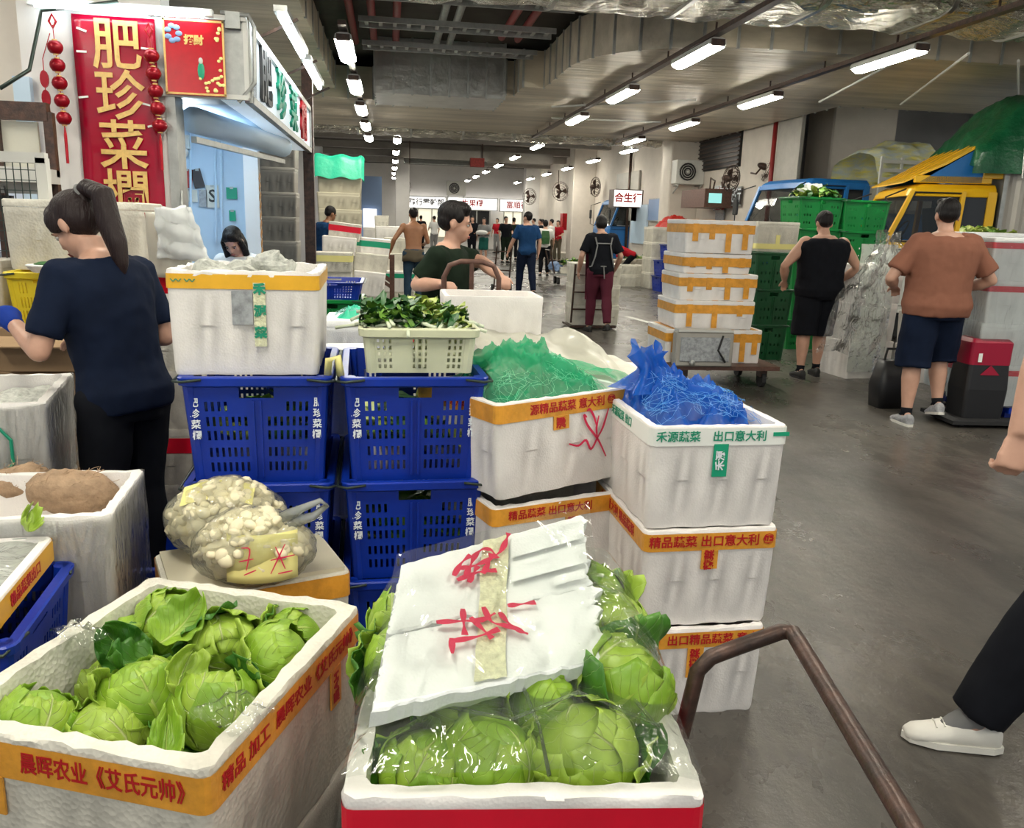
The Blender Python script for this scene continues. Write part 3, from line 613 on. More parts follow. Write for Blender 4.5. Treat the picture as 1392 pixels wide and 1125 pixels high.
# red vertical banner
p=sy(104,306); q=sy(212,27); w=q.x-p.x; h=q.z-p.z
p0=sy(98,28); bw=sy(210,28).x-p0.x
t=thing('shop_banner','tall red vertical banner with four gold characters','banner',((p0.x+q.x)/2,YS-.02,p.z))
mb=MB(); mb.grid(lambda a,b:Vector(((a-.5)*bw,-.006-.006*math.sin(b*9+a*3),b*h)),8,30); o=mb.obj('cloth','red_banner',t,smooth=True,solid=.004)
for k,ch in enumerate('肥珍菜欄'):
    text(ch,.295,'gold',t,(.015,-.022,h*(.855-k*.236)),bold=.0035,extr=.002,sc=(1.05,1.1,1))
mb=MB()
for k,(x,z) in enumerate(((-.2,.83),(.19,.86),(-.21,.62),(.17,.60),(.2,.5),(-.19,.93))): mb.box((x,-.016,h*z),(.06,.004,.012),(0,.5*math.sin(k*3),0))
mb.obj('clear_tape','tape_white',t)
# fortune poster on fascia
p=sy(228,129,5.98); q=sy(305,30,5.98); w=q.x-p.x; h=q.z-p.z
t=thing('fortune_poster','square red festive poster with figure and flowers on the fascia','poster',((p.x+q.x)/2,YS-.05,p.z)); mb=MB(); mb.box((0,0,h/2),(w,.012,h)); mb.obj('sheet','red_gloss',t)
mb=MB()
for z in (.01,h-.01): mb.box((0,-.008,z),(w,.004,.012))
for x in (-w/2+.006,w/2-.006): mb.box((x,-.008,h/2),(.012,.004,h))
mb.obj('border','gold',t)
mb=MB(); r2=random.Random(3)
for k in range(7): a=k*.9; mb.ball((-w*.33+.035*math.cos(a),-.01,h*.8+.045*math.sin(a)),(.022,.004,.016),8,5)
mb.obj('cloud_print','poster_blue',t)
mb=MB(); mb.ball((w*.1,-.012,h*.33),(.022,.005,.055),10,6); mb.obj('robe_print','tape_green',t); mb=MB(); mb.ball((w*.1,-.013,h*.46),(.014,.005,.02),8,6); mb.obj('face_print','paper',t)
mb=MB()
for k in range(26):
    x=w*(.08+.38*r2.random()); z=h*(.06+.2*r2.random())
    if k>14: x=w*(.36+.08*r2.random()); z=h*(.2+.7*r2.random())
    mb.ball((x,-.012,z),(.012,.004,.010),6,4)
mb.obj('flower_print','card_yellow',t); text('招財',.06,'gold',t,(-.0,-.009,h*.72),bold=.003)
# lantern strings
def lantern_string(x,ztop,n,lab,lean=0,coins=False):
    t=thing('lantern_string',lab,'decoration',(x,YS-.09,ztop)); mb=MB(); zz=-.1
    mb=MB(); mb.tube([(0,0,0),(lean,0,-.1-n*.105-.02)],.003,4); mb.tube([(-.02,0,.02),(0,0,.06),(.02,0,.02),(0,0,-.02)],.008,5,closed=True); mb.obj('cord','red_gloss',t)
    for k in range(n):
        z=-.13-k*.105; b=MB(); prof=[(.012,-.040),(.03,-.034),(.043,-.015),(.046,0),(.043,.015),(.03,.034),(.012,.040)]
        b.loft([[Vector((r*(1+.05*math.cos(8*a))*math.cos(a),r*(1+.05*math.cos(8*a))*math.sin(a),zz)) for a in [2*PI*i/16 for i in range(16)]] for r,zz in prof])
        ob=b.obj('lantern','lantern',t,smooth=True,loc=(lean*(k+1)/n,0,z)); c=MB(); c.lathe([(.016,.038),(.016,.046)],n=10); c.lathe([(.016,-.046),(.016,-.038)],n=10); c.obj('rim','gold',ob)
    b=MB(); z=-.13-n*.105+.05; b.tube([(lean,0,z),(lean,0,z-.05),(lean,0,z-.22)],[.004,.01,.009],8); b.obj('tassel','red_gloss',t)
    if coins:
        for k in range(4):
            b=MB(); z=-.32-k*.115; b.loft([[Vector((.026*rr*math.cos(a),yy,.052*rr*math.sin(a))) for a in [2*PI*i/14 for i in range(14)]] for rr,yy in ((1,-.006),(1,.006))]); b.obj('coin_charm','lantern',t,loc=(-.075,0,z))
        b=MB(); b.tube([(-.02,0,-.05),(-.075,0,-.2),(-.075,0,-.75)],.003,4); b.tube([(-.075,0,-.76),(-.075,0,-.9)],[.008,.006],6); b.obj('side_tassel','red_gloss',t)
    return t
a=sy(79,38); lantern_string(a.x,a.z,5,'string of red lanterns and coin charms left of the banner',.02,True)
a=sy(208,50); lantern_string(a.x+.0,a.z,5,'string of red lanterns right of the banner',.03)
# things inside the shop
p=at_y(249,202,8.35); t=thing('security_camera','white dome security camera on the shop back wall','camera',(p.x,8.36,p.z)); mb=MB(); mb.box((0,0,.06),(.12,.08,.12)); mb.obj('mount','ac_white',t); mb=MB(); mb.ball((0,-.05,-.03),.055,12,8); mb.obj('dome','ac_white',t,smooth=True); mb=MB(); mb.ball((0,-.095,-.04),.02,8,6); mb.obj('lens','dark',t)
mb=MB(); mb.tube([(.03,.03,.1),(.08,.04,.18),(.08,.04,.3)],.008,6); mb.obj('cable','wall_blue',t)
def notice(u0,v0,u1,v1,m,lab,txt=None,im='ink_black',ts=.06,tilt=0,y=8.40):
    p=at_y(u0,v1,y);q=at_y(u1,v0,y); t=thing('notice',lab,'notice',((p.x+q.x)/2,y,p.z)); mb=MB(); w=q.x-p.x;h=q.z-p.z; mb.box((0,0,h/2),(w,.006,h),(0,tilt,0)); mb.obj('sheet',m,t)
    if txt: text(txt,ts,im,t,(0,-.006,h/2),(PI/2,0,0),.003)
    mb=MB(); mb.box((0,-.005,h*.96),(.03,.004,.02)); mb.obj('clip','steel',t)
notice(248,230,261,255,'poster_red','dark red picture card pinned to the shop wall',tilt=.1); notice(262,230,275,255,'poster_dark','dark patterned picture card beside the red card',tilt=-.25)
notice(271,258,281,281,'poster_grey','teal printed leaflet on the shop wall'); notice(281,252,297,282,'paper','white sheet with a large dark letter on the shop wall','S',ts=.16); notice(249,258,268,274,'paper','blank white sheet low on the shop wall'); notice(308,255,322,270,'ink_green','green star shaped notice near the shop pillar'); notice(312,286,320,300,'tape_green','small green framed card near the shop pillar')
mb=MB(); a=at_y(258,170,8.38)
for k,u in enumerate((258,292,300)):
    a=at_y(u,150,8.38); b=at_y(u+2,330,8.38); mb=MB(); mb.tube([a,b],.012,6); tag(mb.obj('wall_conduit','wall_blue'),['pale conduit running down behind the security camera','pale conduit in the middle of the shop back wall','pale conduit right of the white letter sheet'][k],'pipe')
# wire cage and metal frame at the far left
yc=4.6
p=at_y(0,300,yc); q=at_y(57,215,yc)
t=thing('wire_cage','grey wire mesh cage door in a white frame behind the woman','cage',(p.x-.2,yc,0)); x1=q.x-p.x+.2; zt=q.z
mb=MB()
for z in (.9,zt): mb.box((x1/2,0,z),(x1+.04,.05,.05))
for x in (0,x1): mb.box((x,0,(zt+.9)/2),(.05,.05,zt-.9))
mb.box((x1/2,0,.03),(x1,.05,.06))
for x in (0,x1): mb.box((x,0,.45),(.05,.05,.9))
mb.obj('frame','lamp_housing',t); mb=MB(); k=.04
while k<x1: mb.box((k,0,(zt+.9)/2),(.004,.004,zt-.9)); k+=.035
z=.93
while z<zt: mb.box((x1/2,0,z),(x1,.004,.004)); z+=.05
mb.obj('mesh_panel','wire',t); mb=MB(); mb.box((x1*.55,.03,zt-.22),(.05,.03,.07)); mb.tube([(x1*.5,0,zt-.2),(x1*.5,-.02,zt-.14),(x1*.58,-.02,zt-.14),(x1*.58,0,zt-.2)],.006,5); mb.obj('padlock','dark',t)
p=at_y(-20,236,5.2); q=at_y(52,186,5.2); t=thing('shop_window','pale window pane over a grey sill at the far left edge','window',(p.x,5.3,p.z)); W_=q.x-p.x
mb=MB(); mb.box((W_/2,-.05,0),(W_+.05,.3,.08)); mb.box((W_/2,0,-.07),(W_,.06,.06)); mb.obj('sill','lamp_housing',t)
mb=MB(); mb.box((W_/2-.02,.1,.17),(W_-.1,.02,.27)); mb.obj('pane','sheet_white',t); mb=MB()
for x in (0,W_): mb.box((x,.08,.18),(.05,.05,.36)); mb.box((x,.08,-(p.z+.04)/2),(.05,.05,p.z-.04))
mb.box((W_/2,.08,.36),(W_,.06,.1)); mb.obj('frame','steel_dark',t)
# ================================================================ boxes and crates
def ring_rect(w,d,z,r=.02,n=3,rib=None,seg=0):
    """rounded rectangle ring; rib(side,s) pushes a point inwards"""
    pts=[]; hx,hy=w/2,d/2
    cs=((hx-r,hy-r,0),(-hx+r,hy-r,90),(-hx+r,-hy+r,180),(hx-r,-hy+r,270))
    for ci,(cx,cy,a0) in enumerate(cs):
        for k in range(n+1):
            a=rad(a0+90*k/n); pts.append([cx+r*math.cos(a),cy+r*math.sin(a),z])
        if seg:
            nx=cs[(ci+1)%4]; a=rad(a0+90); p0=(cx+r*math.cos(a),cy+r*math.sin(a)); a2=rad(nx[2]); p1=(nx[0]+r*math.cos(a2),nx[1]+r*math.sin(a2))
            nrm=(math.cos(a),math.sin(a))
            for k in range(1,seg):
                s=k/seg; off=rib(ci,k) if rib else 0
                pts.append([p0[0]+(p1[0]-p0[0])*s-nrm[0]*off,p0[1]+(p1[1]-p0[1])*s-nrm[1]*off,z])
    return [Vector(p) for p in pts]
def foam_mesh(w,d,h,wall=.024,taper=.965,ribs=True,closed=False,rough=0,seed=0):
    seg=18
    def rib(ci,k): return .006 if (k//3)%2==1 else 0.0
    R=lambda s,z,rb=None: ring_rect(w*s,d*s,z,.022*s,3,rb,seg)
    zz=[(taper-.012,0,rib),(taper,.012,rib),(taper+(1-taper)*.5,h*.46,rib if ribs else None),(taper+(1-taper)*.5,h*.48,None),(.995,h-.035,None),(1.0,h-.03,None),(1.0,h-.006,None),(.99,h,None)]
    rings=[R(s,z,rb) for s,z,rb in zz]
    if closed: mb=MB(); mb.loft(rings); 
    else:
        wi,di=w-2*wall,d-2*wall
        q=lambda s,z: ring_rect(wi*s,di*s,z,.02,3,None,seg)
        rings+=[q(1.0,h),q(.995,h-.012),q(.955,.03)]
        mb=MB(); mb.loft(rings,cap0=True,cap1=True)
    if rough:
        r=random.Random(seed); n=len(rings[0])
        top=[i for i in range(6,9 if not closed else 8)]
        for ri in top:
            for k in range(n):
                x,y,z=mb.v[ri*n+k]; mb.v[ri*n+k]=(x+r.uniform(-1,1)*rough*.5,y+r.uniform(-1,1)*rough*.5,z+r.uniform(-1,.4)*rough)
    return mb
def tape_ring(w,d,z0,z1,off=.0015,seg=6):
    mb=MB(); a=ring_rect(w+2*off,d+2*off,z0,.022,3,None,seg); b=ring_rect(w+2*off,d+2*off,z1,.022,3,None,seg)
    mb.loft([a,b],cap0=False,cap1=False); return mb
def foam_box(name,label,loc,rz,w,d,h,m='foam',tape=None,tz=(.035,.075),texts=None,drop=None,wall=.024,closed=False,rough=0,seed=0,group=None,tilt=(0,0),cat='foam box',sidetext=None):
    t=thing(name,label,cat,loc,group=group,rot=(tilt[0],tilt[1],rz))
    o=foam_mesh(w,d,h,wall,closed=closed,rough=rough,seed=seed).obj('tub',m,t); smooth_by_angle(o,35)
    if closed:
        b=MB(); b.loft([ring_rect(w*1.005,d*1.005,zz,.022,3) for zz in (h+.001,h+.03)]+[ring_rect(w*.985,d*.985,h+.036,.022,3)]); smooth_by_angle(b.obj('lid',m,t),35)
    if tape:
        z1=h-tz[0]+.03; z0=h-tz[1]
        z1=min(z1,h-.004)
        s=1.0; tb=tape_ring(w*s,d*s,z0,z1).obj('tape',tape[0],t)
        if texts:
            for face,s_,x,sz,*sx_ in texts:
                loc_,rot={'f':((x,-d/2-.003,(z0+z1)/2),(PI/2,0,0)),'r':((w/2+.003,x,(z0+z1)/2),(PI/2,0,PI/2)),'l':((-w/2-.003,x,(z0+z1)/2),(PI/2,0,-PI/2))}[face]
                text(s_,sz,tape[1],tb,loc_,rot,sz*.016,sc=(sx_[0] if sx_ else 1,1,1))
        if drop:
            for face,x,wd,ln,s_ in drop:
                b=MB()
                if face=='f': b.box((x,-d/2-.001,z0-ln/2),(wd,.004,ln)); lc=(x,-d/2-.004,z0-ln/2); rt=(PI/2,-PI/2,0)
                else: b.box((w/2+.001,x,z0-ln/2),(.004,wd,ln)); lc=(w/2+.004,x,z0-ln/2); rt=(PI/2,-PI/2,PI/2)
                # follow the taper of the side
                tb2=b.obj('tape_strip',tape[0],t)
                if s_: text(s_,wd*.62,tape[1],tb2,lc,rt,wd*.025)
    return t
def place(uvL,uvR,z,h,d):
    a=at_z(*uvL,z); b=at_z(*uvR,z); v=b-a; w=v.length; rz=math.atan2(v.y,v.x); n=Vector((-v.y,v.x,0)).normalized()
    c=(a+b)/2+n*d/2; return Vector((c.x,c.y,z-h)),rz,w
def stroke(pts,r,m,parent,name='scrawl',loc=(0,0,0),rot=(PI/2,0,0)):
    """marker-pen stroke: flat ribbon lying on a face, points in face coordinates"""
    P=[]
    for i in range(len(pts)-1):
        for k in range(4): P.append(Vector(pts[i]).lerp(Vector(pts[i+1]),k/4))
    P.append(Vector(pts[-1]))
    for _ in range(2): P=[P[0]]+[(P[i-1]+P[i]*2+P[i+1])/4 for i in range(1,len(P)-1)]+[P[-1]]
    mb=MB(); L_=[];R_=[]
    for i,p in enumerate(P):
        t=(P[min(i+1,len(P)-1)]-P[max(i-1,0)]).normalized(); n=Vector((-t.y,t.x)); w=r*(.6+.4*math.sin(PI*i/(len(P)-1)))
        L_.append(p+n*w);R_.append(p-n*w)
    n=len(P); mb.add([Vector((q.x,q.y,.0006)) for q in L_+R_],[(i,i+1,n+i+1,n+i) for i in range(n-1)])
    o=mb.obj(name,m,parent,loc=loc); o.rotation_euler=rot; return o
# ---- stack of three at the right of the front group
loc,rz,w=place((886,578),(1073,576),.945,.315,.56); wR=w
base=Vector((loc.x,loc.y,0)); dn=.30
txo=[('f','精品蔬菜 出口意大利 ㊣',.0,.038),('l','出口意大利 精品蔬菜',.0,.040)]
TT=('tape_orange','ink_red')
foam_box('foam_box','orange-taped foam box on the floor, bottom of the front stack of three',base+Vector((-.005,-.01,0)),rz-.01,w*.985,.56,.30,tape=TT,tz=(.04,.062),texts=[('f','利  ㊣  出口精品蔬菜 意大利',0,.036),('l','出口意大利 精品蔬菜',0,.036)],drop=[('f',-.015,.052,.10,'品蔬菜')],seed=1,rough=.003)
foam_box('foam_box','orange-taped foam box in the middle of the front stack of three',base+Vector((.004,0,.305)),rz,w,.56,.315,tape=TT,tz=(.04,.065),texts=txo,drop=[('f',-.005,.052,.06,'蔬菜')],seed=2,rough=.002)
gbox=foam_box('foam_box','white foam box with green printed tape holding a blue net bag',base+Vector((.0,0,.625)),rz,w,.56,.315,tape=('tape_white','ink_green'),tz=(.035,.058),texts=[('f','禾源蔬菜',-.13,.034),('f','出口意大利',.06,.034),('l','禾源蔬菜 出口',0,.034)],seed=3,rough=.002)
tb=MB(); tb.box((.005,-.5602/2-.001,.315-.058-.045),(.045,.004,.10)); g=tb.obj('tape_strip','tape_green',gbox); text('禾源',.030,'ink_white',g,(.005,-.5602/2-.0045,.315-.058-.045),(PI/2,-PI/2,0),.001)
tb=MB()
for a,b_ in ((.165,.215),): tb.box(((a+b_)/2,-.282,.29),(b_-a,.003,.012))
tb.obj('printed_band','tape_green',gbox)
# ---- second stack: green net box on a matching box
loc,rz2,w2=place((680,553),(866,533),.955,.315,.55)
b2=Vector((loc.x,loc.y,0))
foam_box('foam_box','white foam box under the second box behind the broken lid, on the floor',b2+Vector((.02,.03,0)),rz2-.06,w2,.55,.305,tape=TT,seed=4)
foam_box('foam_box','white orange-taped foam box below the box with the pink scrawl',b2+Vector((.025,.01,.31)),rz2-.10,w2*1.0,.55,.31,tape=TT,tz=(.035,.062),texts=[('f','精品蔬菜 出口意大利',-.06,.034),('r','出口意大利',0,.034)],drop=[('f',.02,.05,.06,'蔬菜')],seed=5,rough=.004)
sbox=foam_box('foam_box','white foam box with pink scrawled mark holding a green net bag',b2+Vector((0,0,.65)),rz2,w2,.55,.31,tape=TT,tz=(.035,.062),texts=[('f','源精品蔬菜 意大利 ㊣',.02,.036),('l','出口意大利',.0,.036)],drop=[('f',-.03,.06,.045,'源')],tilt=(rad(-1.5),rad(-1.5)),seed=6,rough=.003)
b2z=.65
for s in ([(.03,.02),(.07,.005),(.10,.03),(.12,-.02),(.15,.03),(.16,.045)],[(.10,.10),(.085,.115),(.10,.075),(.15,.02),(.185,-.045)],[(.15,.10),(.14,.06),(.145,.03)],[(.19,.12),(.17,.06),(.155,.035)],[(.10,.12),(.11,.13),(.13,.10),(.14,.07)]):
    stroke([(x-.03,y) for x,y in s],.0042,'ink_crimson',sbox,loc=(0,-.55/2-.0025,.13),rot=(PI/2+.02,0,0))
def crumple(name,label,cat,loc,rx,ry,rz_,m,seed,amp=.035,freq=9,peak=None,nu=56,nv=40,parent=None,rzz=0,droop=0,sq=.75,group=None,name2='net'):
    """crumpled bag lying as a ragged mound"""
    mb=MB(); off=Vector((seed*9.1,seed*4.7,seed))
    def fn(a,b):
        th=a*2*PI; r=b; e=sq
        c,s=math.cos(th),math.sin(th); q=(abs(c)**e*1.0,abs(s)**e)
        x=math.copysign(q[0],c)*r*rx; y=math.copysign(q[1],s)*r*ry
        z=rz_*(1-r**2.2)
        if peak:
            for px_,py_,pr,ph in peak: z+=ph*math.exp(-((x-px_)**2+(y-py_)**2)/pr**2)
        p=Vector((x,y,z*.6))*freq+off
        k=1-.7*max(0,(r-.85)/.15)
        rd=abs(noise.noise(p))+.5*abs(noise.noise(p*2.3))+.3*abs(noise.noise(p*5))
        z+=amp*(.5-1.3*rd)*k*1.3
        x+=amp*.6*noise.noise(p+Vector((3,1,9)))*k; y+=amp*.6*noise.noise(p+Vector((8,5,1)))*k
        if droop: z-=max(0,(r-.8)/.2)*droop
        return Vector((x,y,z))
    mb.grid(fn,nu,nv); t=parent or thing(name,label,cat,loc,rzz,group)
    o=mb.obj(name2,m,t,smooth=True,fix=False,loc=(0,0,0)); return t
def strands(parent,n,rx,ry,zf,m,seed,r=.0006,name='mesh_thread',L=.12):
    rr=random.Random(seed); mb=MB()
    for _ in range(n):
        x,y=rr.uniform(-rx,rx)*.9,rr.uniform(-ry,ry)*.9; a=rr.uniform(0,2*PI); pts=[]
        for k in range(6):
            q=Vector((x,y)); pts.append(Vector((x,y,zf(x,y)+rr.uniform(0,.012)))); a+=rr.uniform(-.6,.6); x+=L/5*math.cos(a); y+=L/5*math.sin(a)
            x=max(-rx,min(rx,x)); y=max(-ry,min(ry,y))
        mb.tube(pts,r,3,cap=False)
    o=mb.obj(name,m,parent,fix=False); o['kind']='stuff'; return o
MT['thread_green']=mat('thread_green',(.18,.72,.42),.3); MT['thread_blue']=mat('thread_blue',(.10,.40,.85),.3); MT['thread_teal']=mat('thread_teal',(.35,.60,.60),.35)
# green net over the second stack
cg=b2+Vector((.01,.02,.91))
t=crumple('net_bag','bright green mesh bag heaped over the box with pink scrawl','net bag',cg,.265,.27,.115,'net_green',3,.075,8,[(.03,.06,.16,.06),(-.13,-.02,.1,.04)],rzz=rz2,droop=.03,nu=110,nv=60)
t['state']='full'
strands(t,230,.25,.23,lambda x,y:.105*(1-((x/.28)**2+(y/.27)**2)*.8)+.05*math.exp(-((x-.03)**2+(y-.06)**2)/.0256)+.01,'thread_green',4,.0006)
mb=MB()
mb.grid(lambda a,b:Vector((.20+.14*math.sin(b*1.9),-.20+a*.42+.01*math.sin(b*9),.10-.17*b*b+.012*math.sin(a*14+b*6))),14,10); mb.obj('hanging_fold','net_green',t,smooth=True,fix=False)
# blue net bag with its tied neck
cb=base+Vector((.0,.02,.905))
t=crumple('net_bag','blue mesh bag with a knotted neck in the green-taped box','net bag',cb,wR/2-.02,.255,.09,'net_blue',8,.07,9,[(-.11,.03,.075,.06),(.03,.06,.15,.02)],rzz=rz,droop=.015,nu=110,nv=60)
strands(t,200,wR/2-.04,.22,lambda x,y:.09*(1-((x/.24)**2+(y/.26)**2)*.8)+.07*math.exp(-((x+.11)**2+(y-.03)**2)/.0056)+.01,'thread_blue',5,.0006)
mb=MB()

def neck(a,b):
    z=.08+.135*b; r=.075*(1-b)**2+.020+.030*max(0,(b-.55)/.45)**1.2; th=2*PI*a
    f=1+.30*math.sin(th*5+b*4)+.18*math.sin(th*11+2); x=-.11+r*f*math.cos(th)+.02*b*math.sin(b*5); y=.03+r*f*math.sin(th)
    return Vector((x,y,z+.018*math.sin(th*3+1)*b+.01*math.sin(th*7)*b))
mb.grid(neck,44,16); mb.obj('knotted_neck','net_blue',t,smooth=True,fix=False)
# ---- cabbages
def leaf_mesh(R,az,seed,layer,v0=.0,v1=1.0,half=62,flare=.1,mi='cabbage',elong=.92,nu=16,nv=16,ruf=1.0):
    rr=random.Random(seed); ph=rr.random()*6; mb=MB(); uvs=[]
    def fn(a,b):
        th=(v0+(v1-v0)*b)*PI*.80; wv=math.sin(min(1,b*1.25)*PI*.5)**.6*(1-.35*max(0,b-.7)/.3)
        fa=az+(a-.5)*2*rad(half)*wv/max(.35,math.sin(th)*.7+.3)
        e=abs(a-.5)*2; edge=max(e**3,b**6)
        r=R*(1+.028*layer+flare*(b**5)*.8+flare*.45*e**4)
        r+=R*ruf*.05*edge*math.sin(a*23+ph)*1.0+R*ruf*.045*edge*math.sin(b*19+ph*2)+R*.016*math.sin(abs(a-.5)*26-b*14+ph)
        r-=R*.03*math.exp(-((a-.5)/.05)**2)*0
        x=r*math.sin(th)*math.cos(fa); y=r*math.sin(th)*math.sin(fa); z=-r*math.cos(th)*elong
        return Vector((x,y,z))
    mb.grid(fn,nu,nv)
    me=mb.mesh('leaf',[mi],True); uv=me.uv_layers.new(name='UVMap')
    for lp in me.loops:
        vi=lp.vertex_index; uv.data[lp.index].uv=((vi%(nu+1))/nu,(vi//(nu+1))/nv)
    bm=bmesh.new(); bm.from_mesh(me); bmesh.ops.solidify(bm,geom=bm.faces[:],thickness=-R*.02); bm.to_mesh(me); bm.free()
    me.polygons.foreach_set('use_smooth',[True]*len(me.polygons)); return me
def cabbage_set(seed,R=.085,tone='cabbage'):
    rr=random.Random(seed); out=[]
    core=MB(); core.ball((0,0,0),(R*.985,R*.985,R*.9),20,14)
    me=core.mesh('head',[tone],True); uv=me.uv_layers.new(name='UVMap')
    for lp in me.loops:
        i=lp.vertex_index; uv.data[lp.index].uv=((i%20)/20,(i//20)/14)
    out.append(('head',me))
    for k in range(6):
        out.append(('leaf',leaf_mesh(R,k*2*PI/6*1.02+rr.uniform(-.25,.25),seed*31+k,1+(k%3)*.9,v0=0,v1=.86+.14*(k%2),half=60,flare=.05+.13*rr.random()**2,mi=tone if k%3 else ('cabbage_pale' if tone=='cabbage' else tone),ruf=.7)))
    for k in range(2):
        out.append(('leaf',leaf_mesh(R*1.02,rr.uniform(0,6),seed*57+k,3.2,v0=.0,v1=.62,half=70,flare=.38,mi='cabbage_dark' if k else 'cabbage_pale',ruf=2.2)))
    return out
CAB=[cabbage_set(11),cabbage_set(12,tone='cabbage_pale'),cabbage_set(13),cabbage_set(14)]
def cabbage(label,loc,R,v,rot,group=None):
    t=thing('cabbage',label,'cabbage',loc,group=group,rot=rot); t.scale=(R/.085,)*3
    for n,me in CAB[v]: link(n,me,t)
    return t
# ---- box A (front left) of cabbages
ZA=.62; hA=.37
a=at_z(205,782,ZA); b=at_z(490,820,ZA); c=at_z(262,1045,ZA)
v=b-a; wA=v.length; rzA=math.atan2(v.y,v.x); dA=(b-c).length; nA=Vector((-v.y,v.x,0)).normalized(); cA=(a+b)/2-nA*dA/2
boxA=foam_box('foam_box','large open foam box of loose cabbages with orange lettered tape',Vector((cA.x,cA.y,ZA-hA)),rzA,wA,dA,hA,tape=TT,tz=(.045,.085),wall=.036,rough=.005,seed=8,
  texts=[('f','晨晖农业《艾氏元帅》',.085,.044,.76),('r','精品 加工  晨晖农业《艾氏元帅》',.0,.038)],drop=[('r',.17,.05,.09,'晨AH'),('f',-.15,.055,.075,'A级')],m='foam_old')
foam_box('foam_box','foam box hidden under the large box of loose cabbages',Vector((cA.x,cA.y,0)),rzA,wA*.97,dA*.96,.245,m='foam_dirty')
def inA(x,y,z): 
    c_,s_=math.cos(rzA),math.sin(rzA); return Vector((cA.x+c_*x-s_*y,cA.y+s_*x+c_*y,z))
CABA=[(232,848,0.580,0.073,0,(.5,.3,1),'cabbage with loose dark leaves at the back of the open foam box'),
(303,880,0.575,0.070,1,(1.9,.2,.4),'cabbage showing its thick white midrib in the open foam box'),
(375,898,0.565,0.076,2,(.9,-.6,2),'cabbage leaning on the right rim of the open foam box'),
(192,948,0.545,0.079,0,(.3,.4,3.2),'big round cabbage in the middle of the open foam box'),
(290,962,0.535,0.079,3,(-.2,.5,1.2),'big cabbage in the front right of the open foam box'),
(145,995,0.515,0.069,1,(.2,-.3,.2),'low cabbage at the front rim of the open foam box'),
(50,985,0.535,0.071,2,(.5,.2,2.2),'cabbage in the front left corner of the open foam box'),
(180,878,0.540,0.060,3,(1.2,.3,4),'small dark leafy cabbage against the left wall of the open foam box'),
(402,868,0.540,0.065,2,(.8,.5,.7),'cabbage in the back right corner of the open foam box'),
(120,930,0.470,0.074,1,(0,0,0),'pale cabbage in the lower layer, left in the open foam box'),
(250,1000,0.430,0.074,0,(0,.4,0),'cabbage in the lower layer at the front of the open foam box'),
(330,940,0.440,0.079,1,(0,.4,3),'cabbage in the lower layer on the right in the open foam box'),
(250,905,0.440,0.079,2,(.4,0,1),'cabbage in the lower layer at the back of the open foam box')]
for u,v_,z,R,k,rot,lab in CABA: cabbage(lab,at_z(u,v_,z),R,k,rot)
# loose outer leaves
def loose_leaf(label,loc,rot,L=.13,W=.10,m='cabbage',seed=0,group=None):
    rr=random.Random(seed); ph=rr.random()*6; mb=MB()
    def fn(a,b):
        w=W*math.sin(PI*min(1,.12+b*.86))**.6; x=(a-.5)*w; e=abs(a-.5)*2
        return Vector((x,L*(b-.5),.03*e*e+.045*(b-.4)**2*4*.4+.008*e**2*math.sin(b*22+ph)+.006*math.sin(a*18+ph)*b))
    mb.grid(fn,14,16); me=mb.mesh('leaf_blade',[m],True); uv=me.uv_layers.new(name='UVMap')
    for lp in me.loops:
        i=lp.vertex_index; uv.data[lp.index].uv=((i%15)/14,(i//15)/16)
    o=link('cabbage_leaf',me,None,loc); o.rotation_euler=rot; m_=o.modifiers.new('s','SOLIDIFY'); m_.thickness=.0016
    return tag(o,label,'leaf',group)
loose_leaf('dark outer cabbage leaf standing against the left box wall',at_z(165,882,.58),(.9,-.5,.7),.12,.10,'cabbage_dark',1)
loose_leaf('ruffled dark outer leaf behind the middle cabbage',at_z(172,905,.57),(.4,-.4,2.2),.11,.10,'cabbage_dark',2)
loose_leaf('light outer leaf curling beside the big middle cabbage',at_z(138,950,.56),(1.0,-.3,1.2),.12,.07,'cabbage_pale',3)
loose_leaf('torn pale leaf between the two big cabbages',at_z(245,925,.59),(.5,.6,.3),.10,.09,'cabbage_pale',4)
loose_leaf('flat green leaf at the bottom of the front rim',at_z(225,1022,.56),(.1,.1,.2),.13,.06,'cabbage',5)
loose_leaf('green leaf on top of the back cabbage',at_z(250,848,.64),(.5,.3,-.6),.12,.11,'cabbage',6)
# thin film scraps on the rim of box A
def film_scrap(label,c,rx,ry,h,seed,m='film',rzz=0,amp=.02):
    mb=MB(); off=Vector((seed,seed*2,0))
    mb.grid(lambda a,b:Vector(((a-.5)*2*rx,(b-.5)*2*ry,h*math.sin(PI*a)*math.sin(PI*b)+amp*noise.noise(Vector((a*5,b*5,0))+off))),16,16)
    o=mb.obj('plastic_film',m,None,smooth=True,fix=False,loc=c,rz=rzz); return tag(o,label,'plastic film')
film_scrap('scrap of clear film stuck on the right rim of the cabbage box',at_z(318,905+60,.64),.05,.06,.02,3,rzz=.9)
film_scrap('scrap of clear film on the left rim of the cabbage box',at_z(110,860,.64),.03,.06,.015,5,rzz=.9)
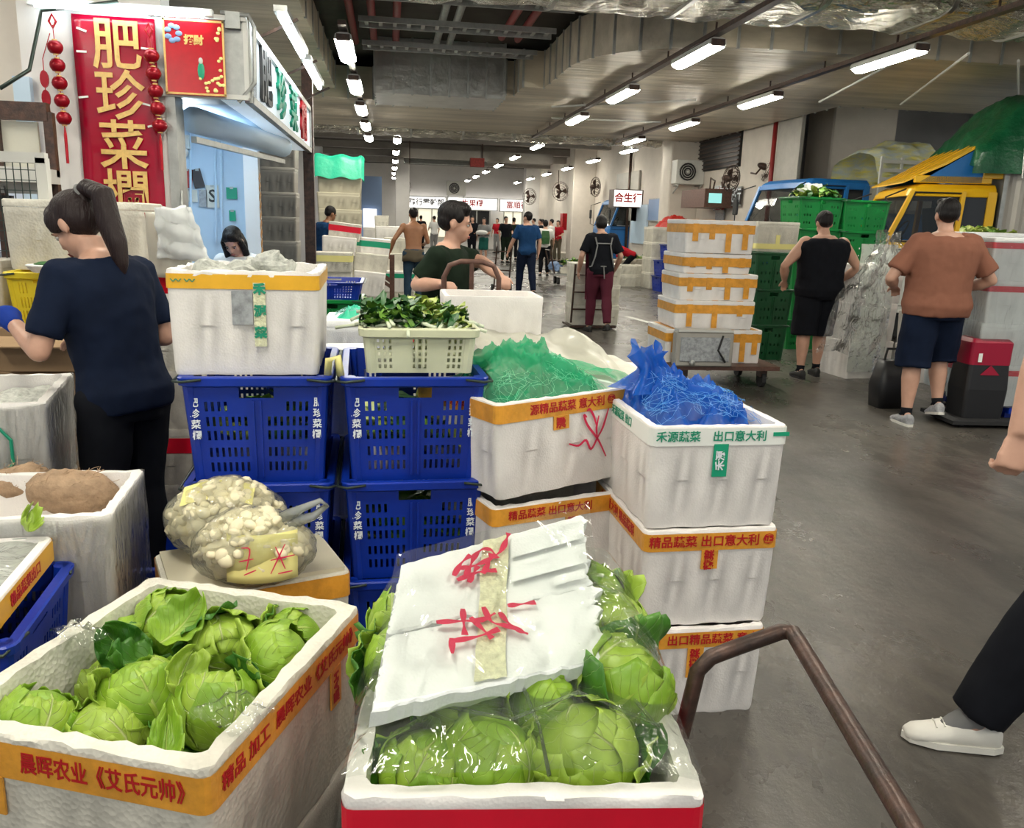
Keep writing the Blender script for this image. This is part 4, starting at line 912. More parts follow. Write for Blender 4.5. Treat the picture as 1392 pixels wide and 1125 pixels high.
# ---- box B (front centre) with the broken lid
ZB=.62; hB=.36
a=at_z(462,1085,ZB); b=at_z(962,1082,ZB); v=b-a; wB=v.length; rzB=math.atan2(v.y,v.x); dB=.66; nB=Vector((-v.y,v.x,0)).normalized(); cB=(a+b)/2+nB*dB/2
boxB=foam_box('foam_box','front foam box of film-wrapped cabbages with wide red tape',Vector((cB.x,cB.y,ZB-hB)),rzB,wB,dB,hB,tape=('tape_red','ink_white'),tz=(.05,.10),wall=.034,rough=.005,seed=9)
foam_box('foam_box','foam box on the trolley under the front red-taped box',Vector((cB.x,cB.y,.17)),rzB,wB*.94,dB*.92,.088,m='foam_dirty')
def inB(x,y,z):
    c_,s_=math.cos(rzB),math.sin(rzB); return Vector((cB.x+c_*x-s_*y,cB.y+s_*x+c_*y,z))
CABB=[(-.165,-.215,.585,.072,3,(.3,.2,1),'dark cabbage in the front left corner under the film'),
(-.055,-.195,.59,.083,2,(.2,-.2,2.4),'round cabbage at the front, left of the film seam'),
(.11,-.185,.595,.090,1,(.4,.3,4.4),'large pale-veined cabbage at the front right under film'),
(-.10,-.10,.64,.080,0,(1.1,.4,.3),'cabbage tucked under the lower edge of the broken lid'),
(.05,-.09,.625,.078,0,(.9,-.4,1.9),'shaded cabbage under the middle of the broken lid'),
(.20,-.055,.655,.088,2,(.2,.8,.6),'tall cabbage bulging over the right rim under film'),
(.20,.10,.665,.085,1,(.5,.7,2.6),'cabbage in the middle of the right side under film'),
(.17,.25,.67,.085,2,(.5,-.3,5.0),'cabbage in the back right corner beside the lid'),
(-.21,.03,.64,.08,3,(.4,-.6,1.4),'cabbage at the left rim beside the broken lid'),
(-.215,.17,.655,.082,0,(.5,-.7,4.1),'cabbage at the back left beside the broken lid'),
(0,.07,.66,.08,1,(0,0,0),'cabbage holding up the middle of the broken lid'),
(-.08,.24,.68,.085,2,(0,0,2),'cabbage holding up the back of the broken lid'),
(.05,.22,.665,.075,3,(0,0,2),'cabbage under the back right of the broken lid'),
(.02,-.2,.47,.08,3,(0,0,2),'cabbage low in the shade between the two front ones')]
for x,y,z,R,k,rot,lab in CABB: cabbage(lab,inB(x,y,z),R,k,rot)
# broken lid: front-left, front-right, back-right, back-left corners in space
P00=at_z(505,968,.715); P10=at_z(812,905,.71); P11=at_z(790,702,.86); P01=at_z(545,770,.82)
ex=(P10-P00); 
def lid_pt(a,b,o=0):
    p=(P00*(1-a)+P10*a)*(1-b)+(P01*(1-a)+P11*a)*b
    return p+LN*o
LN=(P10-P00).cross(P01-P00).normalized()
lid=thing('broken_lid','broken white foam lid with red scrawl lying tilted on the cabbages','foam lid',P00)
def lid_piece(b0,b1,a1,seed,name,dz=0,dt=0):
    rr=random.Random(seed); mb=MB(); N_=30; th=.034
    out=[]
    for k in range(N_): out.append((0+rr.uniform(-.006,.008),b0+(b1-b0)*k/N_))
    for k in range(N_): out.append((a1*k/N_,b1+rr.uniform(-.012,.012)*(1 if b1<1 else .5)))
    for k in range(N_): out.append((a1+rr.uniform(-.02,.02)+.02*math.sin(k*.7),b1-(b1-b0)*k/N_))
    for k in range(N_): out.append((a1*(1-k/N_),b0+rr.uniform(-.010,.010)))
    top=[lid_pt(a,b,dz+dt*a)-P00 for a,b in out]; bot=[p-LN*(th+rr.uniform(-.004,.004)) for p in top]
    inn=[lid_pt(.5*a1+(a-.5*a1)*.97,(b0+b1)/2+(b-(b0+b1)/2)*.95,dz+dt*a+.003)-P00 for a,b in out]
    mb.loft([bot,[p.lerp(q,.5)+LN*rr.uniform(-.002,.002) for p,q in zip(bot,top)],top,inn])
    return mb.obj(name,'foam_cool',lid)
lid_piece(0,.46,1.03,21,'lid_half',0,.01); lid_piece(.47,1.0,1.0,22,'lid_half',.004)
def on_lid(name,m,a0,b0,a1,b1,o=.009,parent=None,n=10,jag=.0,seed=0):
    rr=random.Random(seed); mb=MB(); mb.grid(lambda a,b:lid_pt(a0+(a1-a0)*a+rr.uniform(-jag,jag),b0+(b1-b0)*b+rr.uniform(-jag,jag),o+rr.uniform(0,.0015)+.009*min(1,(a0+(a1-a0)*a)))-P00,6,n); return mb.obj(name,m,lid,fix=False)
on_lid('tape_band','tape_clear',.42,.02,.56,.98,jag=.006,seed=1)
mb=MB(); 
for k,(b0) in enumerate((.60,.78)):
    on_lid('raised_ridge','foam_cool',.58,b0,.99,b0+.14,o=.011,n=3)
on_lid('raised_ridge','foam_cool',.80,.5,.97,.56,o=.011,n=2)
def lid_stroke(pts,r=.006):
    P=[Vector(p) for p in pts]; Q=[]
    for i in range(len(P)-1):
        for k in range(4): Q.append(P[i].lerp(P[i+1],k/4))
    Q.append(P[-1]); 
    for _ in range(2): Q=[Q[0]]+[(Q[i-1]+Q[i]*2+Q[i+1])/4 for i in range(1,len(Q)-1)]+[Q[-1]]
    W=[lid_pt(q.x,q.y,.022)-P00 for q in Q]; mb=MB(); L_=[];R_=[]
    for i,w_ in enumerate(W):
        t=(W[min(i+1,len(W)-1)]-W[max(i-1,0)]).normalized(); n=LN.cross(t)*r*(.7+.4*math.sin(i)); L_.append(w_+n);R_.append(w_-n)
    n=len(W); mb.add(L_+R_,[(i,i+1,n+i+1,n+i) for i in range(n-1)]); mb.obj('scrawl','ink_crimson',lid,fix=False)
for s in ([(.30,.79),(.37,.775),(.44,.79),(.52,.83),(.55,.92),(.56,.97)],[(.34,.72),(.36,.78),(.38,.86),(.42,.90),(.47,.87),(.50,.79)],[(.30,.70),(.40,.725),(.50,.70)],[(.36,.66),(.38,.72),(.40,.77)],[(.43,.70),(.46,.78),(.47,.84)],[(.28,.74),(.31,.83),(.36,.87)],
          [(.22,.43),(.33,.40),(.44,.37),(.50,.40)],[(.34,.48),(.35,.38),(.36,.30)],[(.30,.30),(.31,.20)],[(.30,.28),(.42,.27),(.52,.29)],[(.38,.41),(.45,.30),(.49,.24)],[(.44,.46),(.48,.34),(.56,.30),(.66,.22)],[(.52,.40),(.56,.32),(.62,.25),(.66,.22)],[(.56,.43),(.62,.42),(.70,.41)]): lid_stroke(s)
# clear film stretched over lid and cabbages
def film_over(label,x0,x1,y0,y1,top,seed,nu=46,nv=46,m='film'):
    mb=MB(); off=Vector((seed*3,seed,0))
    def fn(a,b):
        x=x0+(x1-x0)*a; y=y0+(y1-y0)*b; z=top(x,y)
        p=Vector((x*9,y*9,0))+off; z+=.010*noise.noise(p)+.006*abs(noise.noise(p*2.5))
        q=inB(x,y,z); return q-cB
    mb.grid(fn,nu,nv); o=mb.obj('plastic_film',m,None,smooth=True,fix=False,loc=cB); return tag(o,label,'plastic film')
def topB(x,y):
    e=max(abs(x)/(wB/2),0); g=min(1,(y+dB/2)/.12) 
    z=.625+.135*(1-max(0,e)**4)*g
    z+=.10*max(0,min(1,(y+.1)/.4))*(1-e**4)
    return z
film_over('clear plastic film stretched over the front and right cabbages',-wB/2-.004,wB/2+.004,-dB/2+.02,-.05,lambda x,y:.632+.055*min(1,(y+dB/2)/.10)**.7*(1-(abs(x)/(wB/2))**6)+.0*y,7)
film_over('clear plastic film draped from the lid over the right side cabbages',.16,wB/2+.012,-.12,dB/2-.01,lambda x,y:.765+.02*y-(max(0,x-.2)/.1)**2*.12,9,30,46)
film_over('clear plastic film hanging at the left side of the lid',-wB/2-.012,-.17,-.15,dB/2-.01,lambda x,y:.735+.02*y-(max(0,-.2-x)/.1)**2*.10,11,30,46)
mb=MB(); mb.grid(lambda a,b:lid_pt(-.03+1.06*a,-.03+1.05*b,.03+.006*noise.noise(Vector((a*7,b*7,3))))-P00,30,30); mb.obj('film_wrap','film',lid,smooth=True,fix=False)
# twisted film ropes at the front
mb=MB()
for pts in ([inB(-.20,-.16,.69),inB(-.02,-.20,.672),inB(.10,-.16,.70),inB(.24,-.20,.66)],[inB(.0,-.12,.70),inB(.03,-.2,.66),inB(.04,-.29,.63)],[inB(.16,-.02,.74),inB(.20,-.14,.68),inB(.25,-.2,.64)]):
    mb.tube([p-cB for p in pts],[.004,.003,.004,.003][:len(pts)],6)
tag(mb.obj('film_rope','film',None,smooth=True,loc=cB),'twisted folds of clear film crossing the front cabbages','plastic film')
# ---- trolley under box B with its bent handle
tr=thing('trolley','flat trolley with dark bent tube handle beside the front foam box','trolley',Vector((cB.x,cB.y,0)),rzB)
mb=MB(); mb.box((.02,.0,.15),(.62,1.05,.035)); mb.obj('deck','steel_dark',tr)
for sx in (-1,1):
    for sy_ in (-1,1):
        b=MB(); b.tube([(sx*.24-.018,sy_*.42,.06),(sx*.24+.018,sy_*.42,.06)],.06,14); w_=b.obj('wheel','rubber',tr); b=MB(); b.box((sx*.24,sy_*.42,.105),(.06,.08,.06)); b.obj('caster','steel',tr)
hp=[]
def L_(p): 
    q=Vector(p)-Vector((cB.x,cB.y,0)); c_,s_=math.cos(-rzB),math.sin(-rzB); return Vector((c_*q.x-s_*q.y,s_*q.x+c_*q.y,q.z))
pA=[Vector((.548,1.364,.17)),Vector((.552,1.364,.50)),at_y(935,965,1.364),at_y(948,912,1.37),at_y(966,893,1.37),at_y(1000,880,1.37),at_y(1062,858,1.37),at_y(1078,860,1.355)]
q0=pA[-1]; dirn=(Vector((.640,.78,.775))-q0)
pA+=[q0+dirn*.12,q0+dirn*.5,q0+dirn*1.0,q0+dirn*1.2,q0+dirn*1.28+Vector((-.05,0,-.04)),q0+dirn*1.32+Vector((-.11,0,-.2)),Vector((.515,.60,.17))]
mb=MB(); mb.tube([L_(p) for p in pA],.0155,12); mb.obj('handle','steel_dark',tr,smooth=True)
# ---- left boxes C, D
def place2(pback,pfront,z,h,w):
    """box seen by its right side: back-right and front-right rim corners"""
    a=at_z(*pback,z); b=at_z(*pfront,z); v=a-b; d=v.length; rz_=math.atan2(v.y,v.x)-PI/2; r=Vector((math.cos(rz_),math.sin(rz_),0))
    c=(a+b)/2-r*w/2; return Vector((c.x,c.y,z-h)),rz_,d
loc,rzC,dC=place2((197,637),(150,700),.70,.36,.6); cC=loc
foam_box('foam_box','film-wrapped foam box holding brown roots, left behind the cabbages',loc,rzC-.0,.6,dC,.36,m='foam',wall=.03,rough=.004,seed=13)
foam_box('foam_box','foam box under the one holding the brown roots',Vector((loc.x,loc.y,0)),rzC,.59,dC,.335,m='foam_dirty',seed=14)
def wrap_sheet(label,loc,rz_,w,d,h,z0=0,m='wrap'):
    mb=MB(); s=[(-w/2,-d/2),(w/2,-d/2),(w/2,d/2),(-w/2,d/2)]
    rings=[]
    for k in range(9):
        z=z0+h*k/8; rg=ring_rect(w+.008,d+.008,z,.026,3,None,12); rings.append([Vector((p.x*(1+.006*math.sin(p.y*40+z*30)),p.y*(1+.006*math.sin(p.x*40+z*20)),p.z+.006*math.sin(p.x*25))) for p in rg])
    mb.loft(rings,cap0=False,cap1=False); o=mb.obj('stretch_film',m,None,smooth=True,fix=False,loc=loc,rz=rz_); return tag(o,label,'plastic film')
wrap_sheet('shiny stretch film round the box holding the brown roots',loc,rzC,.6,dC,.355,.0)
def root(label,c,rx,ry,rz_,rot,seed):
    mb=MB(); mb.ball((0,0,0),(rx,ry,rz_),26,18); o=mb.obj('root_tuber','root',None,smooth=True,loc=c); crinkle(o.data,.014,14,seed); crinkle(o.data,.007,45,seed+3); o.rotation_euler=rot
    h=MB(); rr=random.Random(seed)
    for k in range(70):
        a=rr.uniform(0,2*PI); b_=rr.uniform(0,1.2); p=Vector((rx*math.cos(a)*math.cos(b_),ry*math.sin(a)*math.cos(b_),rz_*math.sin(b_))); d_=Vector((rr.uniform(-.3,1),rr.uniform(-1,1),rr.uniform(-.4,.8)))*.03
        h.tube([p,p*1.04+d_*.5,p+d_],.0009,3,cap=False)
    f=h.obj('fibre','root',o,fix=False); f['kind']='stuff'; return tag(o,label,'root vegetable')
root('large brown fibrous root resting at the right inside the foam box',at_z(88,677,.65)+Vector((0,.06,0)),.13,.075,.07,(0,.1,.1),3)
root('smaller reddish fibrous root at the left inside the foam box',at_z(25,672,.65)+Vector((-.03,.10,0)),.10,.07,.06,(.2,.1,.6),5)
root('brown fibrous root lying below the other two in the foam box',at_z(60,690,.56)+Vector((-.03,.12,0)),.15,.10,.07,(0,0,-.3),7)
loc,rzD,dD=place2((99,506),(62,547),.88,.36,.6)
tD=foam_box('foam_box','foam box with dark green printed mark, left beside the woman',loc,rzD,.6,dD,.36,m='foam',wall=.03,rough=.004,seed=15)
mb=MB(); mb.tube([(.0,0,0),(.0,0,.13),(.05,0,.16),(.10,0,.16),(.13,0,.12),(.13,0,.04),(.10,0,0)],.006,6,closed=True); mb.obj('printed_mark','ink_green',tD,loc=(.06,-dD/2-.002,.12))
wrap_sheet('stretch film round the box with the green mark',loc,rzD,.6,dD,.355,.0)
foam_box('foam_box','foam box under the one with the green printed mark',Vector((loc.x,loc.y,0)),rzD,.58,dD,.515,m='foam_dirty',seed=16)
mb=MB(); mb.grid(lambda a,b:Vector(((a-.5)*.5,(b-.5)*(dD-.08),.31+.03*noise.noise(Vector((a*6,b*6,1))))),18,14); o=mb.obj('paper_sheet','news',None,fix=False,loc=loc,rz=rzD); tag(o,'crumpled newsprint covering the box with the green mark','paper')
# ---- blue crates
def crate_meshes(w,d,h,taper,m,cols=9,rows=(.68,.54,.41,.25,.11),panel=.006,slot_w=.0095,slot_h=.036,nbk=0,gap=.028):
    parts={}
    hx,hy=w/2,d/2
    def tf(p):
        s=taper+(1-taper)*(p[2]/h); return Vector((p[0]*s,p[1]*s,p[2]))
    mb=MB()
    def face(L_,org,ex_,nrm,handle):
        # build a slotted wall from cells
        xs={0.0,L_}; zs={0.0,h}; holes=[]
        nb=nbk or (2 if L_<.5 else 3)
        bw=L_/nb
        for bk in range(nb):
            x0=bk*bw+ (.05 if bk==0 and not nbk else gap); x1=(bk+1)*bw-(.05 if bk==nb-1 and not nbk else gap)
            n=int((x1-x0)/(slot_w*2)); pit=(x1-x0)/n
            for r in rows:
                for k in range(n):
                    xc=x0+pit*(k+.5)
                    if r==rows[0] and abs(xc-L_/2)<.085 and not nbk: continue
                    holes.append((xc-slot_w/2,xc+slot_w/2,r*h,r*h+slot_h*h/.34*.85))
        if handle and not nbk: holes.append((L_/2-.055,L_/2+.055,h*.80,h*.90))
        for a,b,c,e in holes: xs|={round(a,5),round(b,5)}; zs|={round(c,5),round(e,5)}
        xs=sorted(xs);zs=sorted(zs)
        # merge per z-band to keep it light
        for j in range(len(zs)-1):
            zc=(zs[j]+zs[j+1])/2; hs=sorted([(a,b) for a,b,c,e in holes if c<zc<e]); x=0
            segs=[]
            for a,b in hs: segs.append((x,a)); x=b
            segs.append((x,L_))
            for a,b in segs:
                if b-a<1e-5: continue
                c=org+ex_*((a+b)/2)+Vector((0,0,zc)); q=[org+ex_*a+Vector((0,0,zs[j])),org+ex_*b+Vector((0,0,zs[j])),org+ex_*b+Vector((0,0,zs[j+1])),org+ex_*a+Vector((0,0,zs[j+1]))]
                Q=[tf(p) for p in q]+[tf(p)-nrm*panel for p in q]
                full=(len(segs)==1)
                mb.add(Q,[(0,1,2,3),(7,6,5,4)]+([] if full else [(1,5,6,2),(4,0,3,7),(0,4,5,1),(3,2,6,7)]))
    face(w,Vector((-hx,-hy,0)),Vector((1,0,0)),Vector((0,-1,0)),True); face(w,Vector((hx,hy,0)),Vector((-1,0,0)),Vector((0,1,0)),True)
    face(d,Vector((hx,-hy,0)),Vector((0,1,0)),Vector((1,0,0)),True); face(d,Vector((-hx,hy,0)),Vector((0,-1,0)),Vector((-1,0,0)),True)
    mb.box((0,0,.006),(w*taper-.004,d*taper-.004,.012))
    for sx in (-1,1):
        for sy_ in (-1,1):
            mb.loft([[tf(Vector((sx*(hx-.012)+.02*math.cos(a),sy_*(hy-.012)+.02*math.sin(a),z))) for a in [2*PI*k/8 for k in range(8)]] for z in (0,h)])
    # centre rib on each face
    for x in (-.012,.012): mb.loft([[tf(Vector((x+dx,-hy-dy,z))) for dx,dy in ((-.004,0),(.004,0),(.004,.008),(-.004,.008))] for z in (0.02,h*.78)])
    parts['basket']=mb.mesh('basket',[m])
    r=MB()
    r.loft([ring_rect(w+.012,d+.012,h-.032,.03,3),ring_rect(w+.036,d+.036,h-.026,.035,3),ring_rect(w+.040,d+.040,h-.004,.035,3),ring_rect(w+.030,d+.030,h,.03,3),ring_rect(w-.012,d-.012,h,.02,3),ring_rect(w-.016,d-.016,h-.03,.02,3)],cap0=False,cap1=False)
    parts['rim']=r.mesh('rim',[m],False)
    b=MB()
    for s in (-1,1):
        b.tube([(s*(hx-.06),-hy-.022,h-.006),(s*(hx+.0),-hy-.028,h-.012),(s*(hx+.03),-hy+.0,h-.014),(s*(hx+.034),0,h-.012),(s*(hx+.03),hy,h-.014),(s*(hx-.06),hy+.022,h-.006)],.0045,6)
    parts['wire_bail']=b.mesh('wire_bail',['wire'],True)
    return parts
CR_BLUE=crate_meshes(.445,.60,.345,.90,'blue_plastic')
def crate(label,loc,rz_,parts=CR_BLUE,group=None,name='plastic_crate',lett=False,scale=None):
    t=thing(name,label,'crate',loc,rz_,group)
    for n,me in parts.items(): link(n,me,t)
    if scale: t.scale=scale
    if lett:
        for s in (-1,1):
            for k,ch in enumerate('肥珍菜欄'): text(ch,.03,'ink_white',t,(s*.197*(.955+.011*(3-k)),-.2925-.003+.0*k,.262-k*.034),(PI/2-.03,0,0),.0006)
    return t
zc=1.02
a=at_z(238,512,zc); b=at_z(446,512,zc); vL=b-a; rzL=math.atan2(vL.y,vL.x)
cl=(a+b)/2+Vector((0,.30,0)); a=at_z(459,512,zc); b=at_z(659,513,zc); cr=(a+b)/2+Vector((0,.30,0)); rzR=rzL
for k,z in enumerate((0,.338,.676)):
    nm=['bottom','middle','top'][k]
    crate('blue slotted crate at the %s of the stack below the newspaper box'%nm,Vector((cl.x,cl.y,z)),rzL,lett=k>0,scale=(.945,1,1))
    crate('blue slotted crate at the %s of the stack under the cream basket'%nm,Vector((cr.x,cr.y,z)),rzR+.01,lett=k>0,scale=(.96,1,1))
# vegetables glimpsed in the crates
def leafy(name,label,cat,loc,rx,ry,h,n,mats,seed,L=.12,W=.05,rz_=0,stalk=False,group=None,flat=.5):
    rr=random.Random(seed); t=thing(name,label,cat,loc,rz_,group); mb=MB()
    for k in range(n):
        x,y=rr.uniform(-rx,rx),rr.uniform(-ry,ry); a=rr.uniform(0,2*PI); tilt=rr.uniform(.05,flat+.4); l=L*rr.uniform(.6,1.2); w=W*rr.uniform(.6,1.2); z0=h*(1-.6*((x/rx)**2+(y/ry)**2)/2)*rr.uniform(.6,1)
        d_=Vector((math.cos(a),math.sin(a),0)); s_=Vector((-d_.y,d_.x,0)); mi=rr.randrange(len(mats)-1); ph=rr.random()*6
        def fn(u,v):
            ww=w*math.sin(PI*min(1,.1+v*.88))**.7*(u-.5); zz=l*v*math.sin(tilt)-l*.5*v*v*tilt*.6
            p=Vector((x,y,z0))+d_*(l*v*math.cos(tilt)-l*.4)+s_*ww+Vector((0,0,zz+.25*abs(u-.5)*w+.006*math.sin(v*20+ph+u*9))); 
            p.x=max(-rx*1.12,min(rx*1.12,p.x)); p.y=max(-ry*1.12,min(ry*1.12,p.y)); return p
        mb.grid(fn,3,5,mi)
        if stalk and k%3==0:
            p=Vector((x,y,z0))-d_*l*.4; mb.tube([p-d_*l*.5+Vector((0,0,-.01)),p,p+d_*l*.6+Vector((0,0,.01))],.006,5,len(mats)-1)
    o=mb.obj('leaves',mats,t,smooth=True,fix=False); o['kind']='stuff'; return t
for k,(c,z) in enumerate(((cl,.45),(cl,.78),(cr,.12),(cr,.45),(cr,.78),(cl,.12))):
    leafy('greens','bunched greens packed inside the %s crate of the %s front stack'%(['middle','top','bottom','middle','top','bottom'][k],'left' if c is cl else 'right'),'greens',Vector((c.x,c.y,z-.06)),.17,.24,.12,60,['leaf_mid','leaf_dark','leaf_light','stem_white'],k,L=.14,W=.09,flat=.3)
# white foam box with newspaper on the left stack
loc,rzW,wW=place((224,377),(434,379),1.365,.34,.5)
yf=cl.y-.03-.26; xa_,xb_=at_y(225,440,yf).x,at_y(432,440,yf).x; loc=Vector(((xa_+xb_)/2,cl.y-.03,1.022)); rzW=rzL
nbx=foam_box('foam_box','white foam box with yellow tape holding newspaper on the blue crates',loc,rzW,xb_-xa_,.52,.315,tape=('tape_yellow','ink_green'),tz=(.042,.055),texts=[('f','〰 〰',-.17,.03)],seed=21,rough=.006,m='foam')
cN=loc
mb=MB(); mb.box((-.005,-.262,.205),(.06,.003,.10)); mb.obj('printed_label','poster_grey',nbx)
mb=MB(); mb.box((.045,-.262,.185),(.035,.003,.19)); st=mb.obj('clear_tape','tape_clear',nbx); 
for k,ch in enumerate('禾源菜'): text(ch,.035,'ink_green',st,(.046,-.2655,.26-k*.065),(PI/2,0,0),.002)
def crumpled_paper(label,loc,r,seed,m='news',sz=1,flat=1):
    mb=MB(); mb.ball((0,0,0),(r,r*.8,r*.62*flat),18,12); o=mb.obj('newspaper',m,None,loc=loc); crinkle(o.data,r*.5,3/r*.25,seed); crinkle(o.data,r*.25,2/r,seed+4); return tag(o,label,'newspaper')
crumpled_paper('big crumpled ball of newspaper on the yellow-taped foam box',at_y(376,360,cN.y-.08),.062,3)
crumpled_paper('low fold of newspaper at the left in the yellow-taped box',at_y(305,370,cN.y-.05),.07,6,flat=.35); crumpled_paper('crumpled newspaper along the back of the yellow-taped box',at_y(350,374,cN.y+.10),.11,8,flat=.28)
mb=MB(); mb.grid(lambda a,b:Vector(((a-.5)*.44,(b-.5)*.46,.03*noise.noise(Vector((a*5,b*5,2))))),16,14); tag(mb.obj('newspaper','news',None,fix=False,loc=cN+Vector((0,0,.275)),rz=rzW),'flat newspaper sheet lining the yellow-taped foam box','newspaper')
# carrier bags hanging on the shop post
t=thing('carrier_bags','bundle of white carrier bags hung above the newspaper box','plastic bag',at_y(248,345,3.6)); mb=MB()
mb.grid(lambda a,b:Vector(((a-.5)*(.20-.07*b)-.03*b,.02*math.sin(a*9)+.012*math.sin(b*17+a*4),-.02+.20*b)),24,24); o=mb.obj('front_bag','bag_white',t,smooth=True,solid=.006); crinkle(o.data,.018,11,2)
mb=MB(); mb.grid(lambda a,b:Vector(((a-.5)*.17-.06,.05+.01*math.sin(a*8+b*5),-.10+.26*b)),10,12); mb.obj('back_bag','sheet_white',t,smooth=True,solid=.006)
mb=MB(); mb.grid(lambda a,b:Vector(((a-.5)*(.07+.05*b)-.10,.09,-.17+.33*b)),6,8); mb.obj('red_bag','red_gloss',t,solid=.006)
mb=MB(); mb.tube([(0,.03,.17),(.0,.05,.25),(-.02,.06,.17)],.004,5); mb.bar((-.02,.10,-1.33),(-.02,.10,.24),.02); mb.obj('hook_stand','steel',t)
# cream basket of greens on the right crate stack
CR_CREAM=crate_meshes(.345,.46,.145,.93,'cream_plastic',rows=(.66,.52,.38,.24,.10),slot_w=.009,slot_h=.036,nbk=3,gap=.030)
pb_=at_y(568,487,cr.y-.22); tC=crate('cream slotted basket of leafy greens on top of the blue crates',Vector((pb_.x,cr.y-.02,1.022)),rzR,CR_CREAM,name='plastic_basket')
tC.children[2] if len(tC.children)>2 else None
for ch in list(tC.children):
    if ch.name.startswith('wire'): bpy.data.objects.remove(ch)
cq=Vector((pb_.x,cr.y-.02,1.13))
leafy('leafy_greens','heap of dark spinach leaves at the left in the cream basket','vegetables',cq+Vector((-.085,-.05,0)),.09,.15,.075,150,['leaf_dark','leaf_mid','leaf_dark','stem_white'],31,.11,.055,stalk=True)
leafy('leafy_greens','yellow-green lettuce leaves in the middle of the cream basket','vegetables',cq+Vector((-.0,.05,.0)),.08,.12,.075,90,['leaf_light','leaf_mid','leaf_light','stem_white'],32,.10,.055)
leafy('leafy_greens','leeks and green stalks at the right in the cream basket','vegetables',cq+Vector((.095,-.02,0)),.07,.16,.055,110,['leaf_dark','leaf_mid','leaf_light','stem_white'],33,.10,.03,stalk=True)
# ---- bags of pale mushrooms on a box behind box A
zt=.56; cm=at_z(300,745,zt)
loc=Vector((at_z(325,800,.50).x,at_z(325,800,.50).y+.20,.0))
foam_box('foam_box','orange-taped foam box carrying the two clear mushroom bags',Vector((loc.x,loc.y,.20)),.35,.5,.36,.29,tape=TT,closed=False,seed=25,m='foam_old')
foam_box('foam_box','dirty foam box on the floor under the mushroom bags box',Vector((loc.x,loc.y,0)),.35,.46,.32,.195,m='foam_dirty')
mb=MB(); mb.box((0,0,0),(.47,.33,.012)); tag(mb.obj('cardboard_sheet','panel_beige',None,loc=(loc.x,loc.y,.497),rz=.35),'cardboard sheet under the two clear mushroom bags','cardboard')
def bag(label,c,rx,ry,rz_,seed,n,m,rzz=0,handle=False,card=False):
    t=thing('mushroom_bag',label,'bag of mushrooms',c,rzz); mb=MB(); mb.ball((0,0,0),(rx,ry,rz_),36,24); mb.v=[(x,y,max(z,-rz_*.72)) for x,y,z in mb.v]
    o=mb.obj('bag',m,t,smooth=True); crinkle(o.data,.012,12,seed); crinkle(o.data,.006,30,seed+1)
    base_=MB(); base_.ball((0,0,0),1,8,6); 
    def cap(seed_):
        q=MB(); r2_=random.Random(seed_); q.lathe([(.0045,-.016),(.006,-.004),(.015,-.002),(.016,.004),(.012,.010),(.004,.013)],n=9); me=q.mesh('mushroom',['mushroom'],True); return me
    mes=[cap(i) for i in range(3)]; rr=random.Random(seed)
    k=0; tries=0
    while k<n and tries<n*6:
        tries+=1; a=rr.uniform(0,2*PI); b_=rr.uniform(-.35,1.45); s=rr.uniform(.80,.90)
        p=Vector((rx*s*math.cos(a)*math.cos(b_),ry*s*math.sin(a)*math.cos(b_),rz_*s*math.sin(b_)))
        q=link('mushroom',mes[k%3],t,p); q.rotation_euler=(rr.uniform(-1,1),rr.uniform(-1,1),rr.uniform(0,6)); sc=rr.uniform(.8,1.6); q.scale=(sc,sc*rr.uniform(.8,1.3),sc); k+=1
    f=MB(); f.ball((0,0,-.005),(rx*.84,ry*.84,rz_*.80),24,16); f.v=[(x,y,max(z,-rz_*.7)) for x,y,z in f.v]; fo=f.obj('filling','mushroom',t,smooth=True); crinkle(fo.data,.018,34,seed); fo['kind']='stuff'
    if handle:
        h=MB(); h.tube([(rx*.5,0,rz_*.75),(rx*.8,-.01,rz_*1.0),(rx*1.12,-.02,rz_*1.22),(rx*1.22,-.02,rz_*1.1),(rx*1.0,-.01,rz_*.8),(rx*.6,0,rz_*.62)],[.022,.012,.008,.008,.012,.02],8); h.obj('handle','bag_milky',t,smooth=True)
    if card:
        h=MB(); h.grid(lambda a,b:Vector(((a-.5)*.185+.03,-ry*1.12+.035*(b)**1.5+.03*((a-.45)*2)**2,-rz_*.50+b*.125)),8,6); co=h.obj('yellow_card','card_yellow',t,smooth=True,solid=.002); 
        for s in ([(-.04,.03),(-.02,.03),(-.03,-.02)],[(-.045,0),(-.015,.005)],[(-.035,-.03),(-.01,-.02)],[(.03,.03),(.05,-.02)],[(.02,0),(.07,.01)],[(.05,.035),(.02,-.03)],[(.035,-.03),(.065,-.025)]):
            stroke([(x*1.25,y*1.2) for x,y in s],.0020,'ink_crimson',co,loc=(.03,-ry*1.12+.000,-rz_*.50+.066),rot=(PI/2-.27,0,0))
    return t
c1=at_z(308,707,.0); 
zt=.505
k1=Vector((loc.x,loc.y,0))
bag('large clear bag packed with pale mushrooms, yellow sheet inside, behind the carded bag',at_y(308,705,loc.y+.06),.175,.13,.125,41,230,'bag_clear',.2)
bag('clear bag of small pale mushrooms with a yellow written card and loop handle',at_y(345,745,loc.y-.14),.165,.10,.115,43,150,'bag_clear',.05,True,True)
mb=MB(); mb.grid(lambda a,b:Vector(((a-.5)*.20-.01,-.02+.03*math.sin(a*3)-.07*(1-b),.085+.035*b-.05*(a-.5)**2)),8,5); tag(mb.obj('paper_sheet','card_yellow',None,smooth=True,fix=False,loc=at_y(308,705,loc.y+.06)),'yellow paper sheet showing through the top of the large mushroom bag','paper')
